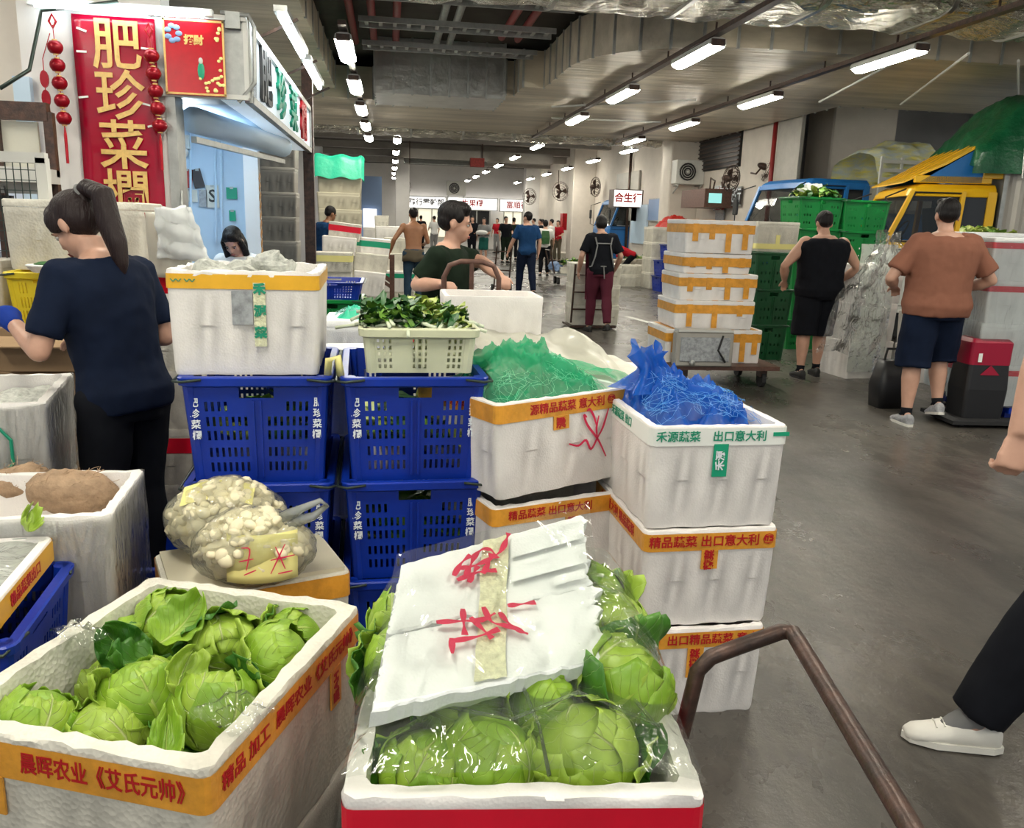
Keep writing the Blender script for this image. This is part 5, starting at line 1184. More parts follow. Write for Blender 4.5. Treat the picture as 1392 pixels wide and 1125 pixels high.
# ---- crate E with wrapped lid, lower left
loc,rzE,dE=place2((93,750),(5,866),.60,.30,.6)
for k,z in enumerate((0,.275)):
    crate(['blue crate on the floor at the lower left edge','blue crate holding the film-covered tray at the lower left'][k],Vector((loc.x,loc.y,z-.01 if k else 0)),rzE-PI/2,scale=(1.0,1,.9))
tE=foam_box('foam_tray','shallow foam tray with yellow-orange tape and film cover on the blue crate',Vector((loc.x-.01,loc.y,.575)),rzE,.56,dE*.98,.075,tape=('tape_yellow','ink_red'),tz=(.012,.06),texts=[('r','精品蔬菜出口',0,.035)],seed=31)
mb=MB(); mb.grid(lambda a,b:Vector(((a-.5)*.52,(b-.5)*(dE*.94),.05+.035*abs(noise.noise(Vector((a*4,b*4,5)))))),24,24); tag(mb.obj('plastic_film','bag_milky',None,smooth=True,fix=False,loc=(loc.x-.01,loc.y,.59),rz=rzE),'crumpled milky film over the tray at the lower left','plastic film')
loose_leaf('single bright green leaf lying on the filmed tray',at_z(36,716,.69),(.3,.5,.6),.075,.05,'cabbage_pale',9)
# leaf litter under the boxes
leafy('greens','dropped green leaves on the floor between the two front boxes','leaves',at_z(452,1105,.02)+Vector((0,.05,0)),.08,.12,.03,24,['leaf_dark','leaf_mid','leaf_mid','stem_white'],71,.07,.04)
# ================================================================ middle ground
def vcrate(w,d,h,m):
    return crate_meshes(w,d,h,.9,m,rows=(.66,.40,.16),slot_w=.02,slot_h=.03)
CR_GREEN=vcrate(.60,.52,.39,'green_plastic'); CR_GREEN_D=vcrate(.46,.5,.42,'green_dark')
pl=['bottom','second','third','fourth','fifth','sixth']
def gstack(cx,cy,n,h,rz_,lab,parts=CR_GREEN,jig=.02,z0=.0,nm='green'):
    for k in range(n):
        crate('%s crate, %s up in the %s'%(nm,pl[k],lab),Vector((cx+jig*math.sin(k*2.3),cy+jig*math.cos(k*1.7),z0+k*h)),rz_+.02*math.sin(k*3),parts)
g1=at_y(1117,275,10.1); g2=at_y(1184,277,10.0)
gstack(g1.x,10.35,5,.385,.05,'left tall green stack behind the man in black'); gstack(g2.x,10.3,5,.38,-.04,'right tall green stack beside the yellow truck')
g3=at_y(1048,420,9.2); gstack(g3.x,9.45,3,.42,.03,'short stack left of the man in black',CR_GREEN_D)
q=at_y(1047,350,9.2); foam_box('foam_box','plain foam box with olive tape on the short green stack',Vector((g3.x+.0,9.42,1.265)),.02,.52,.42,.30,m='foam_old',tape=('card_yellow','ink_green'),tz=(.24,.27),closed=True,drop=[('f',-.0,.05,-.16,None)])
t=leafy('greens','green vegetables spilling from the top of the left tall green stack','vegetables',Vector((g1.x,10.3,1.86)),.24,.2,.14,110,['leaf_mid','leaf_dark','leaf_light','stem_white'],51,.2,.08)
crumpled_paper('white sack bundle on top of the left tall green stack',Vector((g1.x-.08,10.3,2.02)),.2,11,'bag_white',flat=.5)
# cart with five layers of taped foam boxes
cx0=3.12; cy0=7.95
cart=thing('flat_cart','low wooden flat cart carrying the orange taped foam boxes','cart',(cx0+.1,cy0,0),-.03); mb=MB(); mb.box((0,-.05,.20),(1.05,.85,.04)); mb.obj('deck','steel_brown',cart)
for sx in (-1,1):
    for sy_ in (-1,1):
        b=MB(); b.tube([(sx*.4-.02,sy_*.3-.05,.08),(sx*.4+.02,sy_*.3-.05,.08)],.08,12); b.obj('wheel','rubber',cart); b=MB(); b.box((sx*.4,sy_*.3-.05,.15),(.07,.1,.09)); b.obj('caster','steel_dark',cart)
TO=('tape_orange','ink_red')
def taped(loc,rz_,w,d,h,lab,seed,straps=3,m='foam'):
    t=foam_box('foam_box',lab,loc,rz_,w,d,h,tape=TO,tz=(.03,.085),closed=True,seed=seed,m=m); rr=random.Random(seed); mb=MB()
    for k in range(straps):
        x=(-.5+ (k+.6)/(straps+.2))*w; l=h*rr.uniform(.35,.95) if k!=straps//2 else h*.95
        mb2=MB(); mb2.box((x,-d/2-.002,h-l/2),(.055,.005,l)); mb2.obj('tape_strip','tape_orange',t)
        mb2=MB(); mb2.box((x,0,h+.0375),(.055,d*.98,.003)); mb2.obj('tape_strip','tape_orange',t)
    return t
for k,(dx,w,z,h,lab) in enumerate(((.33,.42,.222,.29,'taped foam box at the lower right on the flat cart beside the grey machine'),(-.28,.50,.222,.29,'taped foam box at the lower left on the flat cart behind the machine'),(-.02,.86,.556,.235,'wide orange taped foam box, second layer on the flat cart'),(.0,.84,.83,.215,'wide orange taped foam box, third layer on the flat cart'),(-.03,.74,1.085,.15,'thin heavily taped foam box, fourth layer on the flat cart'),(-.03,.74,1.275,.27,'orange taped foam box on top of the flat cart load'))):
    taped(Vector((cx0+dx*.9,cy0+.02*math.sin(k*2),z)),.02*math.sin(k*1.9)-.02,w*.93,.6,h,lab,60+k,3+(k>2),'foam')
mc=at_y(958,470,7.45); t=thing('grey_machine','worn grey metal machine standing at the front of the flat cart','machine',(mc.x,7.5,.222),-.03); w,h=.56,.33
mb=MB(); mb.box((0,0,h/2),(w,.13,h)); mb.obj('casing','panel_grey',t,bevel=.012); mb=MB(); mb.box((0,-.072,h/2),(w*.86,.015,h*.7)); mb.obj('front_panel','poster_grey',t,bevel=.004)
mb=MB(); mb.tube([(w*.3,-.07,h*.9),(w*.2,-.12,h*.5),(w*.35,-.1,.05)],.01,6); mb.obj('hose','rubber',t); mb=MB(); mb.ball((w*.3,-.085,h*.3),(.03,.02,.03),10,8); mb.ball((-.12,-.085,h*.12),(.03,.02,.03),8,6); mb.obj('valve','steel',t); mb=MB(); mb.box((0,0,h+.01),(w*.95,.15,.02)); mb.obj('top_strip','lamp_housing',t)
# stacks beyond the cart
def gp(u,v): return at_z(u,v,0)
CR_B2=vcrate(.62,.5,.36,'blue_plastic')
p=gp(907,397); gstack(p.x+.1,p.y+.3,2,.37,.1,'far stack beyond the taped foam boxes',CR_B2,nm='blue'); crate('blue crate, topmost of the far stack beyond the taped foam boxes',Vector((p.x+.28,p.y+.4,.74)),.1,CR_B2)
p2=at_y(915,380,20.2); p2.y=19.2; p2.x-=.62+.28-.0; p2.z=0

for k in range(4): foam_box('foam_box','plain white foam box, %s of the far pile left of the taped boxes'%pl[k],Vector((p2.x-.28+.9,p2.y+1.2,.0+k*.37)),.05,.8,.6,.36,closed=True,m='foam_old')
t=crumple('net_bag','red mesh bag on the far pile of white foam boxes','net bag',Vector((p2.x+.9,p2.y+1.2,1.50)),.5,.3,.28,'net_red',14,.08,5,nu=30,nv=18)
# low field of white trays near the far blue truck
k=0; rr=random.Random(8)
for j in range(4):
    for i in range(3):
        p=gp(838+i*24+j*3,388-j*11); 
        for l in range(2 if j<3 else 1):
            if rr.random()<.12 and l: continue
            k+=1; foam_box('foam_tray','low white foam tray below the far blue truck, %s row, %s of three, %s layer'%(['nearest','second','third','farthest'][j],['leftmost','middle','rightmost'][i],['lower','upper'][l]),Vector((min(p.x,7.35),p.y,l*.27)),.03*math.sin(k),.85,.6,.26,m='foam_old',closed=(l==0),cat='foam tray')
for i,(u,v) in enumerate(((880,362),(852,350))):
    p=gp(u,v+16); leafy('greens',['green vegetables in the nearest low foam tray row','green vegetables in the farther low foam tray row'][i],'vegetables',Vector((min(p.x,7.3),p.y,.50)),.35,.22,.12,60,['leaf_dark','leaf_mid','leaf_light','stem_white'],80+i,.2,.08)
# small cart with vegetables
p=gp(775,386); t=thing('small_cart','small flat cart with a tray of greens in the middle of the aisle','cart',(p.x,p.y,0)); mb=MB(); mb.box((0,0,.25),(1.0,.65,.05)); mb.obj('deck','steel',t)
for sx in (-1,1):
    for sy_ in (-1,1): b=MB(); b.tube([(sx*.36-.03,sy_*.22,.09),(sx*.36+.03,sy_*.22,.09)],.09,10); b.obj('wheel','rubber',t)
mb=MB(); mb.tube([(-.48,-.3,.27),(-.62,-.3,.85),(-.62,.3,.85),(-.48,.3,.27)],.02,6); mb.obj('handle','steel_dark',t)
foam_box('foam_tray','foam tray of greens on the small cart',Vector((p.x+.05,p.y,.28)),0,.75,.5,.16,m='foam_old',cat='foam tray')
leafy('greens','green vegetables in the tray on the small cart','vegetables',Vector((p.x+.05,p.y,.42)),.3,.2,.18,90,['leaf_dark','leaf_mid','leaf_light','stem_white'],91,.18,.08)
crumpled_paper('blue and white sack on the small cart','' or Vector((p.x-.42,p.y,.42)),.18,12,'poster_blue')
# pile of foam boxes behind the man in dark green
PB=[(468,316,13.0,40,21,-.10,'tape_red','white foam box with red tape on top of the pile by the man in blue'),
(461,335,12.8,42,22,-.06,None,'foam box tilted below the red taped one in the pile'),
(453,357,12.2,50,24,-.0,'card_yellow','foam box with a mustard tape band at the left of the pile'),
(505,337,13.2,46,22,-.07,'tape_green','foam box with a green printed edge in the pile'),
(503,358,12.9,44,22,-.08,None,'foam box with a brown edge in the middle of the pile'),
(501,386,12.7,40,30,-.08,None,'foam box covered with film low in the pile'),
(540,335,16.9,34,20,0,None,'foam box behind the shirtless man, upper row'),
(588,357,17.1,34,22,.02,None,'foam box right of the shirtless man, upper row'),
(541,357,16.8,40,22,.02,None,'foam box behind the shirtless man, middle row'),
(543,383,16.5,42,26,.0,'tape_green','foam box with a printed edge behind the legs of the shirtless man'),
(588,384,16.9,38,26,.0,None,'foam box right of the shirtless man, lower row'),
(530,320,17.6,36,21,.0,None,'foam box stacked high at the far back of the pile'),
(519,301,18.2,18,13,0,None,'topmost small foam box at the far back of the pile'),
(512,322,19.0,34,22,0,None,'cream foam box behind the topmost ones of the pile')]
q_=0
for k,(u,v,y,wp,hp_,tl,tp,lab) in enumerate(PB):
    c=at_y(u,v,y); w=wp*y/1110; h=hp_*y/1110-.035; foam_box('foam_box',lab,Vector((c.x,y,c.z-h/2)),0,w,.45,h,closed=True,m=['foam_old','foam'][k%2],tape=(tp,'ink_red') if tp else None,tz=(.03,.09),tilt=(0,-tl),seed=100+k)
    if k in (2,5,9,10,11,12,13):
        zt=c.z-h/2; n=max(1,int(round(zt/.34)))
        for j in range(n): foam_box('foam_box',['lowest','middle','upper','top','highest'][j]+' foam box of the %s hidden column in the pile near the shirtless man'%ORD[q_],Vector((c.x,y+.02,j*zt/n)),0,w*.95,.42,zt/n-.037,closed=True,m='foam_old')
        q_+=1
# blue and green crates at the left of the pile, white box with teal net
CR_GREEN_L=crate_meshes(.445,.60,.345,.90,'green_plastic')
c=at_y(449,420,6.0)
for k in range(4):
    crate('%s crate, %s from the floor in the stack behind the yellow taped box'%(['blue','blue','green','blue'][k],pl[k]),Vector((c.x,6.25,k*.31)),0,[CR_BLUE,CR_BLUE,CR_GREEN_L,CR_BLUE][k],scale=(.95,.9,.9 if k<3 else .36))
c2=at_y(492,470,4.6)
for k in range(2): crate('blue crate, %s under the white box with the teal net'%['lower','upper'][k],Vector((c2.x-.02,4.85,.0+k*.34)),0,CR_BLUE,scale=(1.25,1,1))
c3=at_y(493,440,4.55); foam_box('foam_box','plain white foam box with a teal net on top, behind the basket of greens',Vector((c3.x,4.85,.69)),0,.43,.42,.22,m='foam_cool',closed=True)
t=crumple('net_bag','teal mesh bag on the plain white foam box','net bag',Vector((c3.x-.05,4.82,.93)),.13,.12,.06,'tarp_teal',17,.05,12,nu=30,nv=16); strands(t,60,.11,.1,lambda x,y:.06*(1-(x/.13)**2*.7),'thread_teal',18,.001)
c4=at_y(472,482,3.9); foam_box('foam_box','small white foam box sunk between the blue crate stacks',Vector((c4.x,4.1,.70)),.0,.26,.3,.13,m='foam_cool')
crate('blue crate under the small sunken white box',Vector((c4.x+.04,4.1,.34)),0,CR_BLUE,scale=(.9,.8,1)); crate('blue crate on the floor under the small sunken white box',Vector((c4.x+.04,4.1,0)),0,CR_BLUE,scale=(.9,.8,.98))
# wrapped white boxes between the two front crate stacks
xg=(cl.x+cr.x)/2
for k in range(3): foam_box('wrapped_box','narrow silver-wrapped box, %s in the gap between the front crate stacks'%pl[k],Vector((xg+.005,cl.y+.42,k*.33)),.1,.16,.2,.31,m='foam_cool',closed=True,cat='foam box')
mb=MB(); mb.tube([(-.02,0,0),(-.015,-.01,.05),(.012,-.01,.06),(.02,0,0)],.012,6); tag(mb.obj('glove','card_yellow',None,smooth=True,loc=(xg,cl.y-.27,1.02)),'yellow rag tied where the two front crate stacks meet','rag')
# white empty box and sheeted stack behind the green net
e0=at_y(605,403,3.6); e1=at_y(742,403,3.6)
foam_box('foam_box','empty white foam box held in front of the man in dark green',Vector(((e0.x+e1.x)/2,3.82,e0.z-.30)),.0,e1.x-e0.x,.36,.30,m='foam',wall=.02,seed=120)
for k in range(2): foam_box('foam_box','foam box, %s below the empty white one'%['lower','upper'][k],Vector(((e0.x+e1.x)/2,3.85,.02+k*.43-.02)),.0,.6,.5,.42,m='foam_old',closed=True)
mb=MB()
s0=at_y(645,452,3.5); s1=at_y(805,455,3.3)
def shf(a,b):
    x=s0.x+(s1.x-s0.x+.05)*a; y=3.65-1.0*b*(.7+.3*a); z=1.035-.10*b*b-.03*a-.35*max(0,b-.85)-.5*max(0,.06-a)
    z+=.03*noise.noise(Vector((a*5,b*4,3)))+.012*noise.noise(Vector((a*13,b*11,7)))+.05*math.exp(-((a-.85)/.1)**2)*(1-b)
    return Vector((x-s0.x,y-3.65,z-1.0))
mb.grid(shf,40,30); tag(mb.obj('plastic_sheet','sheet_white',None,smooth=True,fix=False,loc=(s0.x,3.65,1.0)),'crumpled whitish plastic sheet over the boxes behind the green net','plastic sheet')
for k in range(3): foam_box('foam_box','foam box, %s under the crumpled whitish sheet'%pl[k],Vector(((s0.x+s1.x)/2+.02,3.2,k*.31)),.03,.72,.5,.30,m='foam_old',closed=True)
p=at_y(850,500,3.2); 
for k in range(3): foam_box('foam_box','foam box, %s of the stack half hidden behind the front right stacks'%pl[k],Vector((p.x,3.45,k*.285)),-.1,.46,.5,.28,m='foam',closed=True)
# brown trolley handles
c=at_y(645,380,4.1)
t=thing('hand_truck','brown tubular hand truck held by the man in dark green','trolley',(c.x,4.25,0)); w=.14
mb=MB(); zt=at_y(645,357,4.15).z; mb.tube([(-w,0,.1),(-w,0,zt-.08),(-w*.8,0,zt-.02),(-w*.4,0,zt),(w*.4,0,zt),(w*.8,0,zt-.02),(w,0,zt-.08),(w,0,.1)],.014,8); mb.obj('frame','steel_brown',t,smooth=True)
mb=MB(); mb.tube([(0,0,.1),(0,0,zt)],.012,8)
for z in (.3,.6,.9,zt-.17): mb.tube([(-w,0,z),(w,0,z)],.011,6)
mb.obj('crossbar','steel_brown',t); mb=MB(); mb.box((0,.14,.04),(.32,.28,.02)); mb.obj('toe_plate','steel_brown',t)
for s in (-1,1): b=MB(); b.tube([(s*.17-.02,-.05,.1),(s*.17+.02,-.05,.1)],.1,12); b.obj('wheel','rubber',t)
c=at_y(533,390,13.9); t=thing('flat_cart','flat cart with an upright brown post and slanting bar by the shirtless man','cart',(c.x,13.9,0)); zt=at_y(533,346,13.9).z
mb=MB(); mb.box((0,0,zt/2+.06),(.08,.08,zt-.12)); mb.obj('post','steel_brown',t); mb=MB(); mb.bar((0,.0,zt-.44),(-.36,-.12,zt-.18),.06); mb.bar((-.01,.0,zt-.53),(-.38,-.12,zt-.27),.05); mb.obj('slanting_bar','steel_brown',t); mb=MB(); mb.box((.3,-.5,.12),(.8,1.1,.05)); mb.obj('deck','steel_brown',t)
for s in (-1,1):
    for r_ in (-.9,-.1): b=MB(); b.tube([(.3+s*.3-.02,r_,.05),(.3+s*.3+.02,r_,.05)],.05,10); b.obj('wheel','rubber',t)
p=at_y(560,428,5.9); foam_box('foam_box','flat foam box with red and orange tape on the cart behind the greens',Vector((p.x,6.1,.56)),.0,.36,.4,.19,m='foam',tape=('tape_red','ink_white'),tz=(.06,.10),closed=True)
foam_box('foam_box','plain foam box under the flat red and orange taped one',Vector((p.x,6.1,0)),.0,.36,.4,.52,m='foam',closed=True)
# tall foam stacks by the shop
def tall(u0,u1,y,n,h,lab,m,z0=0,d=.6):
    a=at_y(u0,250,y);b=at_y(u1,250,y)
    for k in range(n): foam_box('foam_box','cream foam box, %s up in the tall stack %s'%((ORD[k]),lab),Vector(((a.x+b.x)/2+.01*math.sin(k*3),y+d/2,z0+k*(h+.036))),.0,b.x-a.x,d,h,m=m,closed=True)
    return (a.x+b.x)/2,b.x-a.x,z0+n*(h+.036)
tx,tw,tz_=tall(431,490,14.6,9,.235,'under the green tarpaulin','panel_beige')
t=thing('tarpaulin','bright green tarpaulin draped over the tall cream stack','tarpaulin',(tx,14.9,tz_)); mb=MB()
mb.grid(lambda a,b:Vector(((a-.5)*(tw+.12)*(1+.04*math.sin(b*5)),(b-.5)*.8,.04+.02*math.sin(a*14)+.02*math.sin(b*9)-.35*max(0,abs(b-.5)*2-.78)/.22-.06*max(0,abs(a-.5)*2-.9)/.1)),30,24); mb.obj('sheet','tarp_teal',t,smooth=True,fix=False)
tall(352,402,10.9,8,.26,'seen through the shop corner','panel_grey',d=.4)
c=at_y(430,300,13.4)
mb=MB()
# things on the left behind the woman
def fb(lab,u0,u1,v0,v1,y,d=.4,m='foam_old',**k):
    a=at_y(u0,v1,y);b=at_y(u1,v0,y); return foam_box('foam_box',lab,Vector(((a.x+b.x)/2,y+d/2,a.z)),0,b.x-a.x,d,b.z-a.z,m=m,**k),a,b
t1,a,b=fb('large foam box standing behind the woman in front of the red banner',10,192,286,366,4.3,.4,closed=True)
zb=a.z
t=thing('work_table','steel legged packing table behind the woman','table',((a.x+b.x)/2,4.5,0)); zt=at_y(60,448,4.1).z
mb=MB(); mb.box((-.1,0,zt-.02),(1.5,.75,.04)); mb.obj('table_top','cardboard',t)
for sx in (-.8,.6):
    for sy_ in (-.33,.33): b2_=MB(); b2_.box((sx,sy_,(zt-.04)/2),(.04,.04,zt-.04)); b2_.obj('leg','steel',t)
a=at_y(12,450,4.15); b=at_y(108,378,4.15)
CR_YEL=crate_meshes(.4,.3,.24,.86,'yellow_plastic',rows=(.62,.36,.12),slot_w=.009,slot_h=.075)
t=crate('yellow slotted crate on the table behind the woman',Vector(((a.x+b.x)/2,4.30,zt)),.0,CR_YEL,name='plastic_crate'); t.scale=((b.x-a.x)/.43,1,(zb-zt)/.24)
for u0,u1 in ((-30,12),(112,200)):
    aa=at_y(u0,440,4.35);bb=at_y(u1,440,4.35); foam_box('foam_box',['foam box at the left of the yellow crate','foam box hidden by the woman at the right of the yellow crate'][u0>0],Vector(((aa.x+bb.x)/2,4.5,zt)),0,bb.x-aa.x,.36,zb-zt,m='foam_dirty',closed=True)
t=thing('foam_dish','small white foam dish with a green stick-on lid on the yellow crate','dish',at_y(62,370,4.1)); mb=MB(); mb.lathe([(.05,0),(.08,.03),(.078,.035)],n=16); mb.obj('dish','foam_cool',t); mb=MB(); mb.ball((0,0,.03),(.05,.05,.02),12,6); mb.obj('lid','leaf_dark',t)
# cardboard boxes
def carton(lab,u0,u1,v0,v1,y,d=.4,flap=True,mark=None):
    a=at_y(u0,v1,y);b=at_y(u1,v0,y); w=b.x-a.x;h=b.z-a.z; t=thing('cardboard_box',lab,'cardboard box',((a.x+b.x)/2,y+d/2,a.z)); mb=MB(); mb.box((0,0,h/2),(w,d,h)); mb.obj('carton','cardboard',t,bevel=.003)
    if flap:
        mb=MB(); mb.box((0,-d*.62,h+.012),(w*.98,d*.45,.006),(.18,0,0)); mb.obj('flap','cardboard',t); mb=MB(); mb.box((w*.55,0,h-.02),(w*.25,d*.95,.006),(0,.4,0)); mb.obj('flap','cardboard',t)
    if mark: text(mark,h*.32,'ink_green',t,(0,-d/2-.002,h*.5),bold=.002)
    return t
carton('open cardboard carton with a green stamp left of the woman',-5,112,468,505,3.75,.3,mark='果')
carton('tall cardboard carton on the floor behind the box with the green mark',-20,112,506,640,3.85,.35,False)
mb=MB(); aa=at_y(-5,506,3.9); 
c=at_y(60,600,3.85)
carton('cardboard carton standing on the floor left of the woman',-20,112,641,745,3.85,.35,False)
# boxes right of the woman under the newspaper box
a=at_y(209,590,3.7); b=at_y(250,500,3.7)
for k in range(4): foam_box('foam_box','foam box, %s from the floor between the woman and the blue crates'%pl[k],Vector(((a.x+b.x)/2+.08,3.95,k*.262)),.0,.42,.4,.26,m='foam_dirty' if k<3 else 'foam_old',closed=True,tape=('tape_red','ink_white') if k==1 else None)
p=at_y(222,700,2.75); crate('blue crate on the floor by the woman\'s feet',Vector((p.x-.12,2.95,0)),0,CR_BLUE,scale=(.75,.8,1)); 
# right hand foam stacks
RX=5.18
def rstack(cx,cy,n,w,d,h,rz_,lab,tapes,z0=.16,m='foam_cool'):
    for k in range(n):
        foam_box('foam_box','foam box, %s layer of the %s'%(pl[k],lab),Vector((cx+.015*math.sin(k*4),cy,z0+k*(h+.037))),rz_+.02*math.sin(k*2),w,d,h,m=m,closed=True,tape=('tape_red','ink_white') if tapes[k] else None,tz=(.0,.05) if tapes[k]==1 else (h-.08,h-.03),seed=200+k)
pal=thing('pallet','blue pallet under the red taped foam boxes at the right edge','pallet',(5.82,6.42,0),-.12)
for y in (-.45,0,.45): b=MB(); b.box((0,y,.05),(1.5,.1,.1)); b.obj('runner','blue_dark',pal)
for k in range(6): b=MB(); b.box((-.65+k*.26,0,.125),(.2,1.1,.05)); b.obj('deck_board','blue_plastic',pal)
xa=at_y(1349,430,5.95).x; xb=at_y(1306,430,6.55).x
rstack(xa+.36,6.18,4,.72,.42,.30,-.12,'nearest red taped stack at the right edge',(1,0,1,1))
rstack(xb+.30,6.75,3,.60,.42,.305,-.10,'red taped stack just behind the nearest one',(0,1,1,0))
rstack(xa+.85,7.1,4,.7,.42,.31,-.10,'far right stack behind the red taped boxes',(0,1,0,1,1,0))
p=p
wrap_sheet('clear stretch film round the nearest red taped stack',Vector((xa+.36,6.18,.16)),-.12,.75,.45,1.34)
rstack(5.9,8.05,4,.9,.5,.32,-.05,'stack behind the man in the rust T-shirt',(0,0,0,0),z0=.0,m='foam')
rstack(5.0,8.3,3,.55,.5,.36,.1,'wrapped stack left of the man in the rust T-shirt',(0,0,0,0),z0=.0,m='foam')
leafy('greens','pale cauliflower heads on the stack behind the man in the rust T-shirt','vegetables',Vector((6.1,8.0,1.46)),.25,.18,.10,70,['leaf_light','leaf_mid','leaf_light','stem_white'],121,.14,.09)
# hanging clear plastic
t=thing('plastic_wrap','long crumpled clear plastic hanging beside the green crates','plastic film',(4.75,7.85,0)); mb=MB()
def hang(a,b):
    w=.16+.28*math.sin(b*PI*.55)**2; x=.16+(a-.5)*w*1.5-.30*b**1.3+.04*math.sin(b*9); return Vector((x,.05*math.sin(a*11+b*3)+.05*noise.noise(Vector((a*4,b*7,2))),1.52-1.22*b+.03*math.sin(a*7)))
mb.grid(hang,30,46); o=mb.obj('sheet','wrap',t,smooth=True,fix=False); crinkle(o.data,.035,9,4)
mb=MB(); mb.grid(lambda a,b:Vector(((a-.5)*.4+.20,.15,1.4-1.32*b)),10,14); o=mb.obj('backing_sheet','bag_milky',t,smooth=True,fix=False); crinkle(o.data,.03,7,9)
# black and red bag trolley
p=gp(1316,578); t=thing('trolley_bag','black shopping trolley bag with a red top beside the foam stacks','bag',(p.x+.12,p.y+.12,0),-.1)
mb=MB(); mb.loft([ring_rect(.34,.26,.06,.03),ring_rect(.36,.28,.3,.03),ring_rect(.34,.26,.50,.03)]); mb.obj('body','bag_black',t); mb=MB(); mb.loft([ring_rect(.345,.265,.50,.03),ring_rect(.35,.27,.68,.03),ring_rect(.30,.22,.71,.03)]); mb.obj('red_top','bag_red',t)
mb=MB(); mb.poly([(-.08,-.137,.42),(.08,-.137,.42),(0,-.137,.50)],(0,-.004,0)); mb.obj('red_badge','bag_red',t); mb=MB(); mb.box((-.1,-.14,.56),(.03,.004,.07)); mb.obj('label_tag','tape_white',t)
mb=MB(); mb.box((0,0,.045),(.62,.5,.03)); mb.obj('base_board','rubber',t)
for s in (-1,1):
    for r_ in (-1,1): b=MB(); b.tube([(s*.2-.015,r_*.18,.03),(s*.2+.015,r_*.18,.03)],.03,8); b.obj('wheel','rubber',t)
p=gp(1215,585); t=thing('bag','black bag on the floor behind the man in the rust T-shirt','bag',(4.42,6.7,0)); mb=MB(); mb.loft([ring_rect(.30,.2,0,.03),ring_rect(.34,.24,.2,.05),ring_rect(.26,.16,.42,.04)]); o=mb.obj('body','bag_black',t,smooth=True); mb=MB(); mb.tube([(-.1,0,.4),(-.08,0,.52),(.08,0,.52),(.1,0,.4)],.012,6); mb.obj('handle','rubber',t); mb=MB(); mb.box((0.05,-.1,.43),(.1,.02,.06)); mb.obj('label_tag','tape_white',t)
